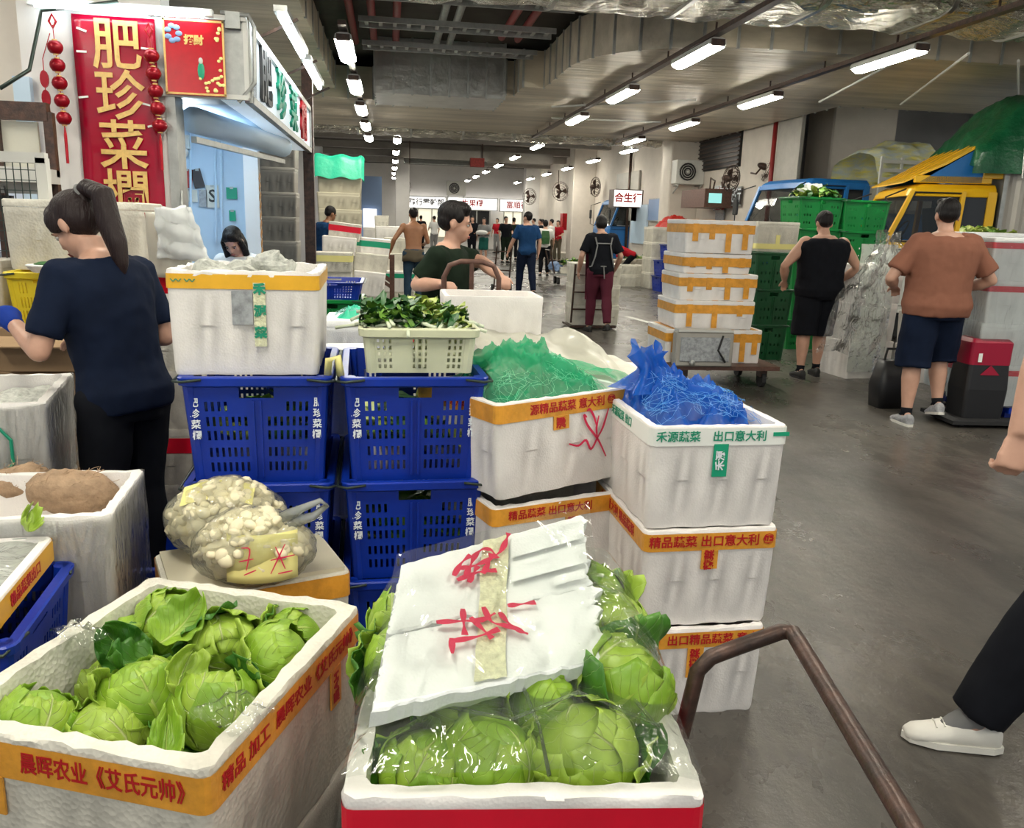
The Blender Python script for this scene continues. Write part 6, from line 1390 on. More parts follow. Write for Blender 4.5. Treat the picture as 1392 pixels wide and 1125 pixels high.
# ================================================================ trucks
def cab(name,lab,loc,rz_,L=1.6,W=1.9,H=2.22,body='truck_yellow',defl=None,zb=.42,sill=1.42,rear_win=True,stuff=True,inner='dark',cargo=None,plate=None):
    t=thing(name,lab,'truck',loc,rz_); fx=.30  # windscreen rake
    mb=MB()
    # lower body, front bulging
    prof=lambda x0,z:[Vector((x0+.05,0,z)),Vector((x0,.12,z)),Vector((x0-.04,W/2,z)),Vector((x0,W-.12,z)),Vector((x0+.05,W,z)),Vector((L,W,z)),Vector((L,0,z))]
    mb.loft([prof(.10,zb),prof(.0,zb+.12),prof(-.02,sill-.3),prof(.0,sill-.1)]); mb.obj('lower_body','ac_white' if body=='truck_yellow' else body,t,bevel=.012)
    mb=MB(); mb.loft([prof(.0,sill-.1),prof(.03,sill)]); mb.obj('waist_band',body,t)
    r=lambda x0,z,i:[Vector((x0+.05,i,z)),Vector((x0,.12+i,z)),Vector((x0-.03,W/2,z)),Vector((x0,W-.12-i,z)),Vector((x0+.05,W-i,z)),Vector((L,W-i,z)),Vector((L,i,z))]
    mb=MB(); mb.loft([r(fx-.02,H-.17,.0),r(fx+.02,H-.06,.03),r(fx+.12,H,.10)]); mb.obj('roof',body,t,bevel=.01)
    a_=.045
    for y in (.03,W-.03):
        for nm,(xb,xt) in (('pillar',(.07,fx+.05)),('pillar',(L*.68,L*.70)),('pillar',(L-.05,L-.05))):
            b=MB(); b.bar((xb,y,sill-.02),(xt,y,H-.10),.11 if xb>.5 else .08,.055); b.obj(nm,body,t)
    b=MB(); b.poly([(.06,W-.06,sill),(.02,W/2,sill),(.06,.06,sill),(fx+.05,.06,H-.12),(fx-.01,W/2,H-.12),(fx+.05,W-.06,H-.12)],(.012,0,.004)); b.obj('windscreen','glass',t)
    b=MB(); b.poly([(.14,.035,sill+.02),(L*.66,.035,sill+.02),(L*.68,.035,H-.14),(fx+.09,.035,H-.14)],(0,.01,0)); b.obj('side_window','glass',t)
    b=MB(); b.poly([(L*.72,.035,sill+.05),(L-.09,.035,sill+.05),(L-.09,.035,H-.16),(L*.72,.035,H-.16)],(0,.01,0)); b.obj('rear_side_window','dark_glass',t)
    b=MB(); b.box((L-.03,W/2,(sill+H)/2-.05),(.04,W-.1,H-sill)); b.obj('rear_wall','dark',t)
    b=MB(); b.tube([(.12,-.006,sill-.01),(L*.67,-.006,sill-.01),(L*.69,-.006,H-.12),(fx+.07,-.006,H-.12)],.014,6,closed=True); b.obj('window_seal','rubber',t)
    b=MB(); b.tube([(.09,-.004,zb+.1),(L*.68,-.004,zb+.1),(L*.69,-.004,H-.1)],.006,5); b.tube([(.1,-.004,sill-.12),(L*.68,-.004,sill-.12)],.008,5); b.obj('door_seam','rubber',t)
    b=MB(); b.box((L*.58,-.02,sill-.13),(.12,.03,.03)); b.obj('door_handle','rubber',t)
    # seats, wheel, dashboard
    for y in (.35,W-.45): b=MB(); b.box((L*.55,y,sill-.1),(.45,.42,.1)); b.box((L*.75,y,sill+.2),(.12,.42,.6),(0,-.15,0)); b.box((L*.78,y,sill+.56),(.08,.24,.14)); b.obj('seat','dark',t,bevel=.02)
    b=MB(); b.tube([(.36+.19*math.sin(a)*.5,.45+.19*math.cos(a),sill+.12+.19*math.sin(a)*.85) for a in [2*PI*k/16 for k in range(16)]],.013,5,closed=True); b.tube([(.36,.45,sill+.12),(.22,.45,sill-.1)],.02,6); b.bar((.36,.27,sill+.12),(.36,.63,sill+.12),.02); b.obj('steering_wheel','rubber',t)
    b=MB(); b.box((.2,W/2,sill+.0),(.22,W-.2,.12)); b.obj('dashboard','dark',t)
    # bumper, lamps, wheels, mirrors, wipers
    b=MB(); b.box((.0,W/2,zb+.06),(.16,W,.2)); b.obj('bumper','steel_dark' if body!='truck_yellow' else 'cream_plastic',t,bevel=.02)
    for y in (.22,W-.22): b=MB(); b.box((-.035,y,zb+.34),(.03,.26,.14)); b.obj('headlamp','ac_white',t,bevel=.01)
    b=MB()
    for k in range(3): b.box((-.045,W/2,zb+.3+k*.08),(.02,W*.45,.03))
    b.obj('grille','rubber',t)
    for y in (.14,W-.14): b=MB(); b.tube([(L*.42,y-.1,.38),(L*.42,y+.1,.38)],.38,20); w_=b.obj('wheel','rubber',t); b=MB(); b.tube([(L*.42,y-.11,.38),(L*.42,y+.11,.38)],.2,14); b.obj('hub','steel',w_)
    for y,s in ((-.1,-1),(W+.1,1)):
        b=MB(); b.tube([(.1,y-s*.12,sill-.05),(-.05,y+s*.06,sill+.05),(-.05,y+s*.06,H-.2),(.25,y-s*.12,H-.08)],.012,6); m_=b.obj('mirror_arm','rubber',t); b=MB(); b.box((-.05,y+s*.06,sill+.38),(.05,.16,.3)); b.obj('mirror','rubber',m_,bevel=.015)
    b=MB()
    for y in (W*.3,W*.7): b.bar((-.0,y,sill+.02),(.10,y+.35,sill+.2),.015)
    b.obj('wiper','rubber',t)
    return t
TY=Vector((6.80,11.0,0)); ry=rad(-17)
ty=cab('truck','yellow truck cab with a roof wind deflector behind the green crates',TY,ry,1.42,1.85,2.2,'truck_yellow')
# deflector
W=1.85
b=MB(); b.loft([[Vector((.22,.10,2.20)),Vector((.22,W-.1,2.20)),Vector((.22,W-.1,2.22)),Vector((.22,.10,2.22))],[Vector((.75,.04,2.46)),Vector((.75,W-.04,2.46)),Vector((.75,W-.04,2.50)),Vector((.75,.04,2.50))],[Vector((1.22,.02,2.76)),Vector((1.22,W-.02,2.76)),Vector((1.22,W-.02,2.80)),Vector((1.22,.02,2.80))]]); b.obj('wind_deflector','truck_yellow',ty)
b=MB()
for y in (.3,.62,.95,1.25,1.55): b.bar((.3,y,2.26),(1.2,y,2.80),.010)
b.obj('deflector_rib','truck_yellow',ty)
for y in (.05,W-.07): b=MB(); b.poly([(.42,y,2.22),(1.22,y,2.22),(1.22,y,2.75)],(0,.02,0)); b.obj('deflector_side','truck_panel',ty)
b=MB(); b.box((1.40,.1,2.33),(.35,.12,.1)); b.box((.85,.08,2.26),(1.0,.06,.10)); b.obj('roof_rail','truck_yellow',ty,bevel=.01)
text('NM9·ZBM',.10,'ink_black',ty,(.55,-.012,1.30),bold=.002)
def truck_box(name,lab,parent_t,loc,rz_,x0,x1,W,z0,z1,m,corr=True):
    t=thing(name,lab,'truck body',loc,rz_); mb=MB()
    if corr:
        n=int((x1-x0)/.05); o=[]
        for k in range(n+1): o.append(Vector((x0+(x1-x0)*k/n,.0+(.03 if (k//2)%2 else 0),z0)))
        pts=o+[Vector((x1,W,z0)),Vector((x0,W,z0))]; mb.poly(pts,(0,0,z1-z0))
    else: mb.box(((x0+x1)/2,W/2,(z0+z1)/2),(x1-x0,W,z1-z0))
    mb.obj('box_body',m,t); b=MB()
    for z in (z0,z1): b.box(((x0+x1)/2,-.01,z),(x1-x0,.05,.06))
    b.box((x0,W/2,(z0+z1)/2),(.05,W+.04,z1-z0)); b.obj('edge_rail','steel',t)
    b=MB(); b.box(((x0+x1)/2,W/2,z0-.12),(x1-x0,.7,.16)); b.obj('chassis','steel_dark',t)
    for y in (.2,W-.2): b=MB(); b.tube([(x1-.9,y-.14,.38),(x1-.9,y+.14,.38)],.38,18); b.obj('wheel','rubber',t)
    return t
truck_box('cargo_box','corrugated metal cargo box behind the yellow cab',ty,TY,ry,1.50,5.4,1.95,.85,2.38,'corrugated')
t=thing('tarpaulin','dark green tarpaulin bulging over the corrugated cargo box','tarpaulin',TY,ry); mb=MB()
def tp(a,b):
    x=1.02+4.4*a; th=PI*b; y=.95-1.1*math.cos(th)*(1+.0*a); z=2.34+1.02*(math.sin(th)**.38)*(.15+.85*min(1,a*9)**.5)-.06*math.sin(a*30)*math.sin(th)
    y+=.05*math.sin(a*18+b*6); return Vector((x,y,z-.15*(1-math.sin(th))*.0))
mb.grid(tp,60,30); o=mb.obj('cover','tarp_green',t,smooth=True,fix=False); crinkle(o.data,.10,1.7,3,(1.8,1,1))
mb=MB(); mb.tube([(1.62,-.2,2.28),(1.62,-.1,3.0),(1.7,.6,3.3)],.012,5); mb.tube([(2.6,-.19,2.2),(2.62,-.14,3.15)],.010,5); mb.obj('rope','steel',t)
TB=at_y(1073,300,14.0); TBl=Vector((TB.x,14.0,0)); rb=rad(4)
cab('truck','blue truck cab with open door window behind the green crate stacks',TBl,rb,1.5,1.8,2.42,'truck_blue',sill=1.55)
tt=truck_box('cargo_box','flat cargo bed of the near blue truck with white side rails',None,TBl,rb,1.62,4.3,1.85,.85,1.9,'truck_blue',False)
b=MB()
for z in (2.45,2.6,2.75): b.box((2.3,-.03,z),(1.35,.03,.06))
for x in (1.65,2.05,2.5,2.95): b.box((x,-.03,2.35),(.04,.04,.95))
b.obj('side_rail','lamp_housing',tt)
MT['sheet_print']=mat('sheet_print',(.55,.62,.62),.5,col2=(.75,.68,.12),vscale=3.2,stretch=(1,1,3),bump=.6,bscale=6,bdist=.04)
t=thing('tarpaulin','printed white and yellow plastic sheet heaped on the near blue truck','tarpaulin',TBl+Vector((0,0,0)),rb); mb=MB(); mb.grid(lambda a,b:Vector((1.65+1.6*a,1.7*b,2.40+.75*(math.sin(PI*min(1,b+.12))**.4)*(.45+.55*math.sin(PI*min(1,.15+a*.7)))+.03*math.sin(a*20)-.3*max(0,.1-b)/.1)),34,24); o=mb.obj('cover','sheet_print',t,smooth=True,fix=False); crinkle(o.data,.06,3,6)
b=MB(); b.box((2.3,.9,2.1),(1.5,1.6,.5)); b.obj('load','foam_old',t)
t=thing('tarpaulin','teal blue tarpaulin between the printed sheet and the yellow deflector','tarpaulin',TBl+Vector((0,0,0)),rb); mb=MB(); mb.grid(lambda a,b:Vector((3.35+1.2*a,1.7*b,1.95+1.15*(math.sin(PI*min(1,b+.15))**.3)+.03*math.sin(a*20))),20,16); o=mb.obj('cover','truck_panel',t,smooth=True,fix=False); crinkle(o.data,.05,3,8)
b=MB(); b.box((3.95,.9,2.0),(1.1,1.6,.3)); b.obj('load','foam_old',t)
p=at_y(828,300,27.8); TF=Vector((p.x,27.8,0)); cab('truck','distant bright blue truck cab parked by the right wall',TF,rad(3),1.5,1.9,2.38,'truck_panel',sill=1.5)
mb=MB(); tt=thing('tarpaulin','green tarpaulin corner behind the distant blue truck','tarpaulin',TF+Vector((1.2,.9,2.36))); mb.box((0,0,.1),(.3,1.2,.3)); mb.obj('cover','tarp_green',tt)
# small things for crowd area
for i,(u,v,m,lab) in enumerate(((800,380,'foam_old','white carton left of the low tray rows'),)):
    pass
p=gp(490,338); 
for k in range(3): foam_box('foam_box','far white foam box, %s of the distant pile by the lit left stall'%pl[k],Vector((p.x+.6,p.y,k*.36)),0,1.0,.6,.35,m='foam_old',closed=True)
t=thing('fire_extinguisher','red fire extinguisher cabinet on the far right pillar','fire cabinet',(7.32,36.0,1.3)); mb=MB(); mb.box((.33,0,.3),(.7,.5,.7)); mb.box((.3,0,-.65),(.1,.1,1.3)); mb.obj('cabinet','red_gloss',t); mb=MB(); mb.box((.04,-.1,.3),(.02,.3,.5)); mb.obj('door','red_gloss',t)
# ================================================================ people
def person(label,loc,heading,H=1.70,skin='skin',shirt='cloth_black',pants='cloth_black',sleeve='short',leg='long',hair='short',haircol='hair',shoes='shoe_black',
           lean=0,twist=0,hy=0,hp=0,roll=0,arms=None,feet=None,knees=None,vox=.012,build=1.0,belly=0,seat=None,fingers=True,face=True,extra=None,hem=.84,socks=None,group=None,shirt_extra=0,curl=.5,loose=0):
    """figure facing +y in its own frame, x to its right hand side; joints are metres for a 1.75 m body, scaled to H"""
    t=thing('person',label,'person',loc,heading,group); S=H/1.75; t.scale=(S,S,S)
    zp=.94 if seat is None else seat
    V=Vector
    RL=Matrix.Rotation(-lean,3,'X')
    def up(p):  # upper-body bend about the hips
        q=V(p); return RL@V((q.x,q.y,q.z-.94))+V((0,0,zp))
    B=build
    sh={s:up((s*.185*(.9+.1*B),0,1.40)) for s in (-1,1)}
    neck=up((0,.0,1.45)); nk2=up((0,.02,1.485)); 
    arms=arms or {}
    A={}
    for s,k in ((-1,'L'),(1,'R')):
        e,w=arms.get(k,((s*.25,-.03,1.12),(s*.27,.06,.86)))
        A[s]=(sh[s],V(e),V(w))
    feet=feet or {}; knees=knees or {}
    Lg={}
    for s,k in ((-1,'L'),(1,'R')):
        f=V(feet.get(k,(s*.11,0,.08))); hip=V((s*.095,0,zp-.03)); kn=V(knees[k]) if k in knees else (hip+f)/2+V((0,.03,.02)); Lg[s]=(hip,kn,f)
    # ---- body
    mb=MB()
    def ring(c,hw,hd,n=20,mat_=RL,e=.85):
        out=[]
        for k in range(n):
            a=2*PI*k/n; c_,s_=math.cos(a),math.sin(a)
            out.append(V(c)+mat_@V((math.copysign(abs(c_)**e,c_)*hw,math.copysign(abs(s_)**e,s_)*hd,0)))
        return out
    TORSO=((.86,.155,.10,0),(.94,.168,.112,-.01),(1.04,.145,.10,0),(1.15,.15,.105,.005),(1.27,.175,.115,.01),(1.36,.185,.105,0),(1.42,.165,.085,-.005),(1.46,.09,.065,-.002),(1.49,.055,.055,0))
    def torso(m,inf,z0=.84,z1=1.5,top=True):
        rg=[]
        for z,hw,hd,y in TORSO:
            if z<z0-.001 or z>z1: continue
            bl=belly*math.exp(-((z-1.06)/.13)**2)
            rg.append(ring(up((0,y+bl*.5,z)),hw*(.75+.25*B)+(B-1)*.06+inf+bl*.3,hd*(.8+.2*B)+(B-1)*.05+inf+bl*.6))
        m.loft(rg)
    torso(mb,0)
    mb.tube([neck-RL@V((0,0,.07)),neck,nk2,nk2+RL@V((0,0.01,.06))],[.075,.062*(.8+.2*B),.054*(.8+.2*B),.05],12)
    def arm(m,s,inf=0,part='all',k=1.0):
        a,e,w=A[s]; b=B*.5+.5
        m.ball(a,(.062*b+inf,)*3,12,8)
        if part=='sleeve':
            m.tube([a+(sh[-s]-sh[s]).normalized()*.07,a,a.lerp(e,k*.5),a.lerp(e,k)],[.07*b+inf,.066*b+inf,.058*b+inf,.056*b+inf*1.3],14); return
        m.tube([a,a.lerp(e,.5),e],[.056*b,.049*b,.040],12); m.ball(e,.041,10,8); m.tube([e,e.lerp(w,.35),w],[.041,.041*b,.027],12)
    for s in (-1,1): arm(mb,s)
    def legs(m,inf,upto=1.0,ends=None,wide=0):
        for s in (-1,1):
            h,k,f=Lg[s]; b=B*.5+.5
            if wide:
                m.ball(h,(.092*b+inf,.10*b+inf,.10),12,8); kk=k.lerp(f,upto-1); m.tube([h,h.lerp(k,.5),k,kk],[.098*b+inf*.6,.100*b+inf*.7,.092*b+inf,.094*b+inf],16); continue
            m.ball(h,(.092*b+inf,.098*b+inf,.10),12,8)
            m.tube([h,h.lerp(k,.5),k],[.088*b+inf,.078*b+inf,.056*b+inf],14)
            if upto>1:
                m.ball(k,.056*b+inf,12,8); kk=k.lerp(f,min(1,upto-1))
                m.tube([k,k.lerp(kk,.35),k.lerp(kk,.8),kk],[.055*b+inf,.056*b+inf,(.044+.2*inf)+inf,(.040 if upto<2 else .036)+inf*1.1],14)
    legs(mb,0,2.0)
    # hands
    for s in (-1,1):
        a,e,w=A[s]; d=(w-e).normalized()
        ref=V((0,0,1)) if abs(d.z)<.8 else V((0,1,0))
        sd=d.cross(ref).normalized(); nn=sd.cross(d).normalized()
        if abs(d.z)>=.8: sd,nn=V((0,1,0))-d*d.y,None; sd=sd.normalized(); nn=d.cross(sd)*s
        palm=w+d*.045
        R=Matrix((sd,nn,d)).transposed()
        mb.loft([[w+R@V((x*hw,y*.014,z)) for x,y in [(math.cos(2*PI*k/10),math.sin(2*PI*k/10)) for k in range(10)]] for z,hw in ((-.01,.024),(.02,.033),(.06,.04),(.088,.036))])
        fv=nn*(-1) if abs(d.z)<.8 else nn*(-1)
        for i,(x,l) in enumerate(((-.030,.072),(-.010,.080),(.010,.074),(.029,.058))):
            p0=w+R@V((x,0,.075)); c1=d*math.cos(curl*.7)+fv*math.sin(curl*.7); c2=d*math.cos(curl*1.6)+fv*math.sin(curl*1.6); c3=d*math.cos(curl*2.4)+fv*math.sin(curl*2.4)
            p1=p0+c1*l*.45; p2=p1+c2*l*.32; p3=p2+c3*l*.23
            mb.tube([p0-d*.02,p0,p1,p2,p3],[.010,.0095,.0088,.008,.0065],8)
        t0=w+R@V((-.028,0,.02)); t1=t0+(-sd*.55+d*.8+fv*.25).normalized()*.038; t2=t1+(-sd*.2+d*.9+fv*.5).normalized()*.032
        mb.tube([t0+sd*.012,t0,t1,t2],[.013,.013,.011,.008],8)
    # head
    HR=RL@Matrix.Rotation(hy,3,'Z')@Matrix.Rotation(-hp,3,'X')@Matrix.Rotation(roll,3,'Y')
    hb=nk2+RL@V((0,.0,.02))
    def hd(p): return hb+HR@V(p)
    def hball(m,c,r,n=16,k=12,mi=0): m.ball(hd(c),r,n,k,mi,R=HR)
    hball(mb,(0,-.008,.135),(.076,.094,.088)); hball(mb,(0,.028,.07),(.060,.066,.078)); hball(mb,(0,.052,.022),(.036,.036,.026)); 
    for s in (-1,1):
        hball(mb,(s*.035,.058,.072),(.026,.024,.026),10,8); hball(mb,(s*.079,-.006,.095),(.010,.020,.032),10,8)
        hball(mb,(s*.028,.084,.122),(.026,.012,.008),8,6)
    mb.tube([hd((0,.088,.118)),hd((0,.104,.085)),hd((0,.108,.075))],[.009,.013,.012],8); hball(mb,(0,.103,.072),(.018,.012,.009),8,6)
    hball(mb,(0,.090,.042),(.024,.012,.007),8,6); hball(mb,(0,.088,.034),(.021,.012,.006),8,6)
    if leg!='none' : pass
    for s in (-1,1):
        h,k,f=Lg[s]; mb.ball(f,(.037,.045,.04),10,8); mb.tube([f+V((0,-.02,-.02)),f+V((0,.07,-.04))],[.035,.03],10)
    me=remesh(mb,vox,3,(skin,),'body'); body=link('body',me,t)
    if face:
        for s in (-1,1):
            m=MB(); m.ball(hd((s*.030,.081,.105)),(.0125,.008,.0065),10,8,0,R=HR); m.ball(hd((s*.030,.0875,.105)),(.006,.0035,.006),8,6,1,R=HR); m.tube([hd((s*.044,.083,.108)),hd((s*.03,.091,.112)),hd((s*.016,.088,.108))],.0016,4,2); m.obj('eye',['eye_white','eye_dark','hair'],t,smooth=True)
            m=MB(); m.tube([hd((s*.050,.080,.124)),hd((s*.034,.094,.131)),hd((s*.014,.094,.126))],[.002,.0038,.003],5); m.obj('eyebrow',haircol,t)
        m=MB(); m.tube([hd((-.023,.092,.038)),hd((-.008,.1005,.041)),hd((.008,.1005,.041)),hd((.023,.092,.038))],[.002,.0042,.0042,.002],6); m.tube([hd((-.016,.096,.034)),hd((0,.0995,.032)),hd((.016,.096,.034))],[.002,.0045,.002],6); m.obj('lips','lip',t,smooth=True)
    # hair
    if hair:
        m=MB()
        hball(m,(0,-.018,.153),(.083,.098,.086),20,14)
        if hair in('short','crop'):
            k_=0 if hair=='short' else .004
            hball(m,(0,-.045,.115),(.077-k_,.066-k_,.068),16,12)
            for s in (-1,1): hball(m,(s*.066,.018,.145),(.017,.035,.038),10,8)
            if hair=='short': hball(m,(.01,.045,.195),(.06,.042,.036),12,8); hball(m,(-.02,.02,.21),(.06,.05,.03),12,8)
        if hair in('pony','bun'):
            hball(m,(0,-.03,.12),(.081,.08,.085),18,12); hball(m,(0,.035,.185),(.068,.05,.045),14,10)
            for s in (-1,1): hball(m,(s*.07,.025,.14),(.018,.045,.05),10,8)
            if hair=='pony':
                z3=V((0,0,-1)); p=hd((0,-.10,.185)); b_=HR@V((0,-1,0)); q2=nk2+RL@V((0,-.115,.10)); m.tube([hd((0,-.06,.18)),p,p+b_*.035,(p+b_*.05+q2)/2+RL@V((0,-.03,.03)),q2,nk2+RL@V((0,-.135,.02)),nk2+RL@V((0,-.140,-.06)),nk2+RL@V((0,-.135,-.11))],[.04,.028,.033,.044,.046,.040,.026,.008],14)
        if hair=='long':
            hball(m,(0,-.03,.10),(.084,.078,.10),18,12); hball(m,(0,.035,.19),(.066,.045,.04),12,8)
            for s in (-1,1):
                m.tube([hd((s*.045,.055,.185)),hd((s*.078,.03,.12)),hd((s*.085,.02,.02)),hd((s*.082,.035,-.10)),hd((s*.065,.05,-.20))],[.02,.026,.030,.032,.014],12)
            m.tube([hd((0,-.07,.1)),hd((0,-.08,0)),hd((0,-.07,-.13))],[.07,.075,.05],14)
        if hair=='bob': 
            hball(m,(0,-.03,.10),(.088,.085,.085),18,12); hball(m,(0,.03,.19),(.068,.05,.04),12,8)
        hm=remesh(m,max(vox*.8,.007),3,(haircol,),'hair')
        # keep the face free
        hi=HR.inverted(); bm=bmesh.new(); bm.from_mesh(hm)
        kill=[]
        for v in bm.verts:
            q=hi@(v.co-hb)
            if q.y>.035 and q.z<.150 and abs(q.x)<.062 and hair!='long': kill.append(v)
            if q.y>.06 and q.z<.152: kill.append(v)
        bmesh.ops.delete(bm,geom=list(set(kill)),context='VERTS'); bm.to_mesh(hm); bm.free(); link('hair',hm,t)
        if hair=='pony':
            m=MB(); p=hd((0,-.108,.185)); m.tube([p+HR@V((.027*math.cos(a),0,.027*math.sin(a))) for a in [2*PI*k/12 for k in range(12)]],.008,6,closed=True); m.obj('hair_tie','cloth_grey',t)
    # clothes
    if shirt:
        m=MB(); torso(m,.016+.006*B+shirt_extra,hem,1.47)
        if sleeve!='none':
            k={'short':.80,'long':1.0,'cap':.5}[sleeve]
            for s in (-1,1): arm(m,s,.010,'sleeve',k)
            if sleeve=='long':
                for s in (-1,1): a,e,w=A[s]; m.ball(e,.055,10,8); m.tube([e,e.lerp(w,.95)],[.052,.040],12)
        else:
            for s in (-1,1): m.ball(sh[s]-V((s*.03,0,0)),(.05,.07,.06),10,8)
        sm=remesh(m,max(vox,.012),3,(shirt,),'shirt'); crinkle(sm,.009,7,len(label)%17,(1,1,.6)); crinkle(sm,.004,18,3); link('shirt',sm,t)
    if pants:
        m=MB(); rg=[ring(V((0,0,z))+V((0,0,zp-.94)),hw*(.75+.25*B)+(B-1)*.06+.012,hd_*(.8+.2*B)+(B-1)*.05+.014,mat_=Matrix.Identity(3)) for z,hw,hd_ in ((.84,.15,.105),(.90,.165,.115),(.97,.155,.11),(1.0,.15,.105))]; m.loft(rg)
        if leg=='long': legs(m,.020+loose,1.95)
        elif leg=='short': legs(m,.018,1.08,wide=1)
        elif leg=='knee': legs(m,.020,1.14,wide=1)
        pm=remesh(m,max(vox,.012),3,(pants,),'trousers'); crinkle(pm,.010,6,5,(1,1,.8)); link('shorts' if leg!='long' else 'trousers',pm,t)
    # shoes
    for s in (-1,1):
        h,k,f=Lg[s]; m=MB(); dr=V((s*.10,1,0)).normalized(); sdv=V((dr.y,-dr.x,0)); lift=f.z-.08
        pit=Matrix.Rotation(-min(.9,lift*3.0),3,sdv) if lift>.02 else Matrix.Identity(3)
        def sr(y,hw,z0,z1): return [f+pit@(dr*y+sdv*(hw*math.cos(a))+V((0,0,-.08+(z0+z1)/2+(z1-z0)/2*math.sin(a)))) for a in [2*PI*q/14 for q in range(14)]]
        m.loft([sr(-.085,.022,.0,.07),sr(-.07,.036,0,.098),sr(-.02,.041,0,.094),sr(.04,.045,0,.086),sr(.11,.047,0,.058),sr(.16,.042,0,.045),sr(.185,.022,.004,.03)])
        so=link('shoe',remesh(m,max(.008,vox*.7),2,(shoes,),'shoe'),t)
        m=MB(); m.loft([[f+pit@(dr*y+sdv*(hw*sgn)+V((0,0,-.08+z))) for y,hw,sgn in ((-.09,.02,-1),(-.06,.037,-1),(.10,.049,-1),(.17,.03,-1),(.19,.0,1),(.17,.03,1),(.10,.049,1),(-.06,.037,1),(-.09,.02,1))] for z in (.0,.02)]); m.obj('sole','shoe_white' if shoes!='shoe_black' else 'rubber',so)
        if socks: m=MB(); m.tube([f+dr*.085+V((0,0,-.045)),f+dr*.05+V((0,0,-.015)),f+V((0,0,.012)),f.lerp(k,.13)],[.022,.030,.040,.044],14); m.obj('sock','cloth_grey' if socks=='cloth_white' else socks,t,smooth=True)
        if vox<.011:
            m=MB()
            for q in range(4): m.tube([f+pit@(dr*(.035+q*.022)+sdv*x+V((0,0,-.08+.082-q*.008+(.0 if abs(x)>.01 else .006)))) for x in (-.024,0,.024)],.0028,5)
            m.obj('lace','shoe_white',so)
    if extra: extra(t,dict(up=up,hd=hd,A=A,Lg=Lg,B=B,zp=zp))
    return t
def ground(u,v): return at_z(u,v,0)
def local(loc,h,H,*P):
    k=1.75/H; return [tuple(Matrix.Rotation(-h,3,'Z')@((Vector(q)-Vector(loc))*k)) for q in P]
# --- woman packing at the left
loc=at_y(168,560,3.08); loc.z=0
def gl(t,k):
    a,e,w=k['A'][-1]; d=(w-e).normalized(); m=MB(); m.ball(w+d*.05,(.052,.055,.045),12,8); m.tube([w-d*.05,w+d*.04],[.034,.044],10); o=link('glove',remesh(m,.008,3,('cloth_royal',),'glove'),t)
Lw=Vector((-.955,3.12,0)); LE=local(Lw,rad(58),1.60,at_y(100,432,2.92),at_y(72,398,3.12),at_y(213,388,3.08),at_y(175,392,3.40))
person('woman in black T-shirt with a ponytail bending over packing at the left',Vector((-.955,3.12,0)),rad(58),1.60,shirt='cloth_navy',pants='cloth_black',hair='pony',haircol='hair_brown',lean=.17,hy=.12,hp=.50,build=.92,vox=.009,
  arms={'L':((-.29,.08,1.13),(-.20,.34,1.21)),'R':((.24,.02,1.13),(.10,.28,1.12))},hem=.80,shirt_extra=.012,curl=.7,extra=gl)
# --- seated woman in the shop
p=at_y(334,320,7.3)
person('woman with long dark hair seated inside the shop looking down',Vector((p.x,7.3,0)),rad(160),1.62,shirt='cloth_white',pants='denim',hair='long',lean=.25,hy=.15,hp=.45,seat=.76,knees={'L':(-.12,.42,.72),'R':(.12,.42,.72)},feet={'L':(-.12,.36,.26),'R':(.12,.36,.26)},arms={'L':((-.25,.18,1.02),(-.08,.38,1.0)),'R':((.25,.18,1.02),(.08,.38,1.0))},sleeve='long',vox=.012)
st=thing('stool','tall blue plastic stool under the seated woman in the shop','stool',(p.x,7.3,0)); mb=MB(); mb.box((0,-.0,.60),(.34,.34,.035)); mb.obj('seat','blue_plastic',st)
for a_ in (-1,1):
    for b_ in (-1,1): m=MB(); m.bar((a_*.15,b_*.15,.585),(a_*.17,b_*.17,0),.03); m.obj('leg','blue_plastic',st)
dk=thing('desk','blue topped desk in front of the seated woman in the shop','desk',(p.x-.05,6.65,0)); mb=MB(); mb.box((0,-.02,.90),(.8,.4,.04)); mb.obj('desk_top','blue_plastic',dk)
for a_ in (-.37,.37):
    for b_ in (-.17,.12): m=MB(); m.box((a_,b_,.44),(.035,.035,.88)); m.obj('leg','steel',dk)
# --- man in dark green with the hand truck
p=at_y(612,400,4.75)
Gm=Vector((p.x-.04,4.78,0)); GE=local(Gm,rad(-112),1.62,at_y(655,356,4.85),at_y(680,376,4.50),at_y(567,387,4.62),at_y(600,386,4.42))
person('man in dark green T-shirt looking right beside the empty white box',Gm,rad(-112),1.62,shirt='cloth_green',pants='cloth_khaki',leg='short',hair='short',hy=.30,hp=.10,lean=.06,build=1.12,vox=.0095,belly=.03,
  arms={'L':(GE[0],GE[1]),'R':(GE[2],GE[3])},curl=.9,hem=.82)
# --- shirtless man
p=ground(562,413)
person('shirtless tanned man seen from behind with a shirt round his waist',p,rad(8),1.72,skin='skin_tan',shirt=None,pants='denim',hair='crop',lean=.05,arms={'L':((-.36,-.02,1.16),(-.42,.10,.93)),'R':((.27,.04,1.13),(.26,.26,1.10))},vox=.013,
  extra=lambda t,k:(lambda m:m.obj('waist_shirt','cloth_khaki',t,smooth=True))(MB().loft([[Vector((.19*math.cos(a)*w,.145*math.sin(a)*w,z+.012*math.sin(a*5))) for a in [2*PI*q/24 for q in range(24)]] for z,w in ((.78,1.12),(.86,1.1),(.93,1.0),(.98,.98))])))
# --- man in blue by the tall stack
p=at_y(437,330,13.6)
person('man in blue T-shirt bending by the tall cream stack',Vector((p.x,13.6,0)),rad(-50),1.70,skin='skin_tan',shirt='cloth_blue',pants='cloth_navy',hair='crop',lean=.22,hp=.2,vox=.014)
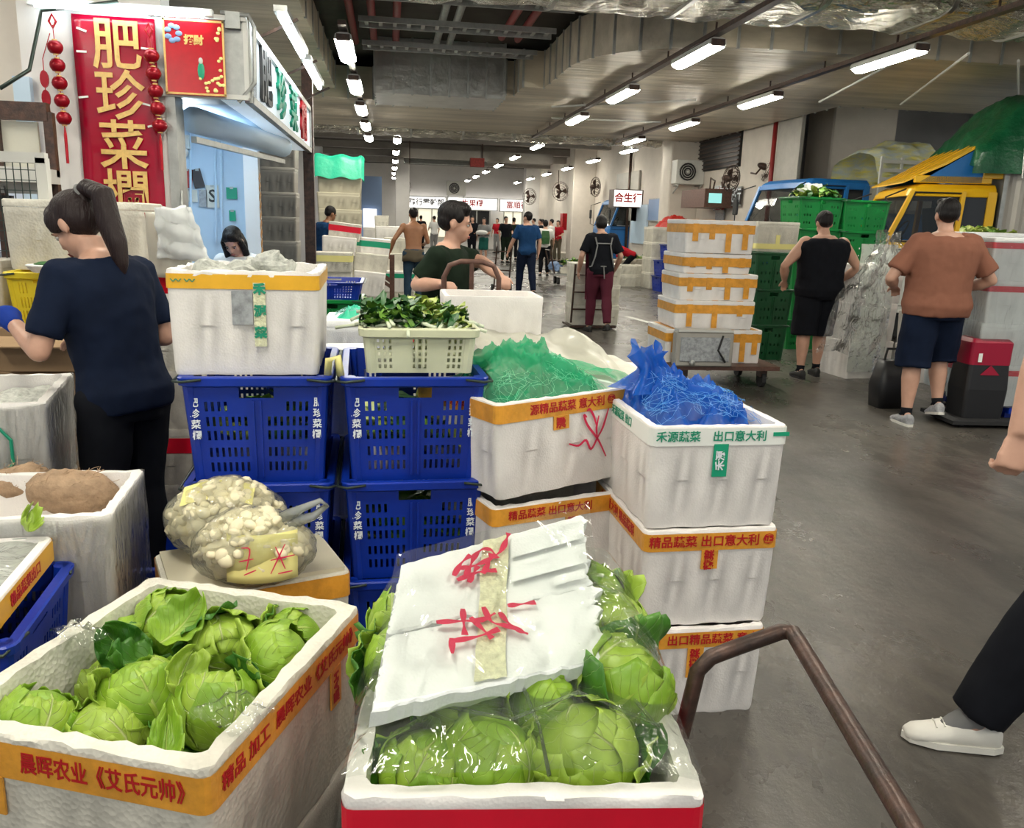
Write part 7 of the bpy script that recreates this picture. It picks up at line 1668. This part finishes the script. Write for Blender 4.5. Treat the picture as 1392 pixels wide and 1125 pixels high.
# --- man in blue walking away
p=ground(714,403)
person('man in dark blue T-shirt walking away pulling a trolley in the aisle',p,rad(12),1.74,shirt='cloth_blue',pants='cloth_navy',hair='crop',hy=.5,build=1.12,arms={'L':((-.29,.06,1.14),(-.34,.20,.90)),'R':((.27,-.04,1.14),(.25,-.02,.88))},feet={'L':(-.1,.16,.08),'R':(.1,-.2,.12)},vox=.014)
t=thing('hand_truck','dark hand truck pulled by the man in dark blue','trolley',p+Vector((-.42,.55,0))); mb=MB()
for x in (-.16,.16): mb.tube([(x,-.25,1.0),(x,-.15,.9),(x,.15,.1)],.016,6)
for z,y in ((.9,-.15),(.5,0),(.15,.14)): mb.tube([(-.16,y,z),(.16,y,z)],.012,6)
mb.obj('frame','steel_dark',t)
for s in (-1,1): b=MB(); b.tube([(s*.2-.02,.15,.1),(s*.2+.02,.15,.1)],.1,10); b.obj('wheel','rubber',t)
# --- worker in apron pushing boxes
p=ground(812,452)
def apron(t,k):
    up=k['up']; m=MB()
    for s in (-1,1): m.tube([up((s*.13,-.13,1.40)),up((s*.10,-.145,1.28)),up((s*.13,-.14,1.12)),up((s*.17,-.10,.98))],.011,5)
    m.tube([up((-.12,-.14,1.31)),up((.12,-.14,1.31))],.011,5); m.tube([up((-.19,-.06,.98)),up((0,-.15,.98)),up((.19,-.06,.98))],.010,5); m.tube([up((0,-.155,.98)),up((.01,-.17,.80))],.008,5); m.obj('apron_strap','cloth_grey',t)
    m=MB(); m.grid(lambda a,b:up((-.21+.42*a,.15-.05*abs(a-.5)*2,.50+.85*b)),8,10); m.obj('apron','cloth_maroon',t,solid=.006)
person('worker in black with grey apron straps pushing a stack up the aisle',p,rad(2),1.66,shirt='cloth_black',pants='cloth_maroon',hair='bob',hp=.25,lean=.10,build=1.08,arms={'L':((-.30,.0,1.14),(-.30,.14,.90)),'R':((.30,.0,1.14),(.26,.16,.92))},feet={'L':(-.1,.14,.08),'R':(.09,-.18,.14)},vox=.013,extra=apron)
for k in range(3): foam_box('foam_box','foam box, %s on the trolley pushed by the apron worker'%pl[k],p+Vector((.05,.62,.06+k*.30)),.0,.72,.5,.26,closed=True,m='foam_old')
t=thing('hand_truck','dark hand truck in front of the apron worker','trolley',p+Vector((-.02,.34,0))); mb=MB()
for x in (-.30,.24): mb.tube([(x,-.14,.95),(x,.0,.1)],.015,6)
for z in (.3,.55,.8): mb.tube([(-.30,-.14*z,z),(.24,-.14*z,z)],.012,6)
mb.obj('frame','steel_dark',t); mb=MB(); mb.box((.04,.28,.04),(.7,.55,.03)); mb.obj('toe_plate','steel_dark',t)
# --- man in black tank top
p=ground(1096,513)
person('man in black sleeveless top and shorts seen from behind by the green crates',p+Vector((.03,0,0)),rad(-6),1.73,shirt='cloth_black',pants='cloth_black',sleeve='none',leg='knee',hair='crop',hp=.35,build=1.5,belly=.02,arms={'L':((-.39,-.0,1.17),(-.30,.20,1.0)),'R':((.39,.0,1.17),(.30,.20,1.02))},feet={'L':(-.12,-.04,.08),'R':(.12,.14,.08)},vox=.0125,hem=.70,socks='cloth_black',shirt_extra=.01)
# --- man in rust T-shirt
p=ground(1249,576)
person('heavy man in rust T-shirt and navy shorts seen from behind',p,rad(-10),1.80,shirt='cloth_brown',pants='cloth_navy',leg='knee',hair='short',hy=-.15,hp=.12,build=1.45,belly=.03,arms={'L':((-.38,-.02,1.14),(-.26,.18,1.06)),'R':((.38,-.02,1.14),(.26,.18,1.06))},feet={'L':(-.13,-.04,.08),'R':(.15,.06,.15)},knees={'R':(.14,.14,.53)},shoes='shoe_grey',socks='cloth_black',vox=.010,hem=.82,shirt_extra=.012)
# --- walker at the right edge
p=at_z(1292,1020,.0)
WX=Vector((2.17,1.86,0)); WH=rad(76)
def loc_(P): 
    q=(Vector(P)-WX)*(1.75/1.76); return tuple(Matrix.Rotation(-WH,3,'Z')@q)
hw=at_y(1385,592,1.84)
person('walker in black trousers and white sneakers cut by the right edge',WX,WH,1.76,shirt='cloth_black',pants='cloth_black',hair='short',shoes='shoe_white',socks='cloth_white',vox=.006,loose=.018,
  feet={'R':(.02,.46,.085),'L':(-.05,-.50,.14)},knees={'R':(.02,.25,.53),'L':(-.06,-.05,.48)},arms={'L':(loc_(hw+Vector((.06,.03,.24))),loc_(hw)),'R':((.24,-.12,1.12),(.22,-.05,.87))},curl=1.25,hem=.80)
# --- the crowd far down the aisle
CW=[(657,356,10,1.66,'cloth_grey','cloth_teal','short','bob',150,'person in grey top and teal shorts carrying a white bundle far down the aisle'),
(641,352,0,1.72,'cloth_black','cloth_black','long','crop',170,'person in black beside the one in teal shorts far down the aisle'),
(686,357,0,1.74,'cloth_black','cloth_green','long','crop',200,'man in black T-shirt standing left of the far lit shop'),
(697,353,0,1.72,'cloth_green','cloth_black','long','crop',-20,'man in dark top turned away in front of the far lit shop'),
(739,375,0,1.62,'cloth_white','cloth_black','long','bob',-8,'person in white top with a dark backpack walking away'),
(748,356,0,1.70,'cloth_white','cloth_khaki','long','crop',60,'person in pale shirt bending by the far cartons'),
(733,352,0,1.70,'cloth_black','cloth_black','long','crop',100,'person in black behind the one with the backpack'),
(765,356,0,1.66,'cloth_red','cloth_khaki','long','bob',140,'person in red beside the far right wall stalls'),
(775,354,0,1.64,'cloth_white','cloth_brown','long','crop',120,'person in white beside the far right wall stalls'),
(785,349,0,1.74,'cloth_grey','cloth_black','long','crop',80,'person in grey jacket standing before the distant blue truck'),
(797,352,0,1.70,'cloth_grey','cloth_black','long','bob',90,'second person in grey standing nearest the distant blue truck'),
(590,345,0,1.70,'cloth_white','cloth_grey','long','crop',30,'person in white before the far left lit shop'),
(572,341,0,1.72,'cloth_black','cloth_black','long','crop',10,'dark clothed person at the far left pillar'),
(503,334,0,1.66,'cloth_white','cloth_black','long','crop',60,'person in white at the lit left stall'),
(675,344,0,1.70,'cloth_red','cloth_grey','long','bob',140,'person in red shirt near the far dark window'),
(712,345,0,1.70,'cloth_navy','cloth_black','long','crop',0,'person in navy under the far right sign')]
for u,v,_,H,sh_,pn,lg,hr,hd_,lab in CW:
    p=ground(u,v); p.x=min(p.x,6.7 if p.y<46 else 6.6); 
    if p.y>46.5: p=p*(46.2/p.y)
    p.z=0
    ex=None
    if 'backpack' in lab: ex=lambda t,k:MB().loft([ring_rect(.26,.14,1.0,.04),ring_rect(.28,.16,1.2,.05),ring_rect(.22,.12,1.4,.04)]).obj('backpack','leaf_dark',t,loc=(0,-.2,0))
    if 'bundle' in lab: ex=lambda t,k:MB().ball((0,.22,1.15),(.26,.12,.10),12,8).obj('bundle','cloth_white',t)
    person(lab,p,rad(hd_),H,skin='skin',shirt=sh_,pants=pn,leg=lg,hair=hr,vox=.034,face=False,extra=ex,arms={'L':((-.27,.05,1.14),(-.16,.25,1.08)),'R':((.27,.0,1.13),(.27,.08,.88))})
# crouching worker in red by the distant blue truck
p=ground(868,352)
person('worker in red bending over crates beside the distant blue truck',Vector((6.9,23.5,0)),rad(70),1.6,shirt='cloth_red',pants='cloth_black',hair='crop',lean=1.15,hp=.2,seat=.75,knees={'L':(-.12,.25,.42),'R':(.12,.25,.42)},arms={'L':((-.2,.45,.62),(-.15,.55,.4)),'R':((.2,.45,.62),(.15,.55,.4))},vox=.024,face=False)
# ================================================================ joined small repeats are stuff
for o in list(bpy.data.objects):
    b=o.name.split('.')[0]
    if o.parent is not None and b in ('seam','strap','rung','flower_print','cloud_print','mesh_panel','guard','hanger_rod','warning_stripe','clear_tape','grille','rib','printed_band','deflector_rib','lace','crossbar','border','hanger','runner','printed_mark','edge_strip','wiper','frame','side_rail','lettering','apron_strap','scrawl','edge_rail','edge','bracket','lamp_bracket'):
        if b in ('frame','side_rail','lettering','scrawl','runner','edge','bracket','crossbar','printed_mark'): continue
        o['kind']='stuff'
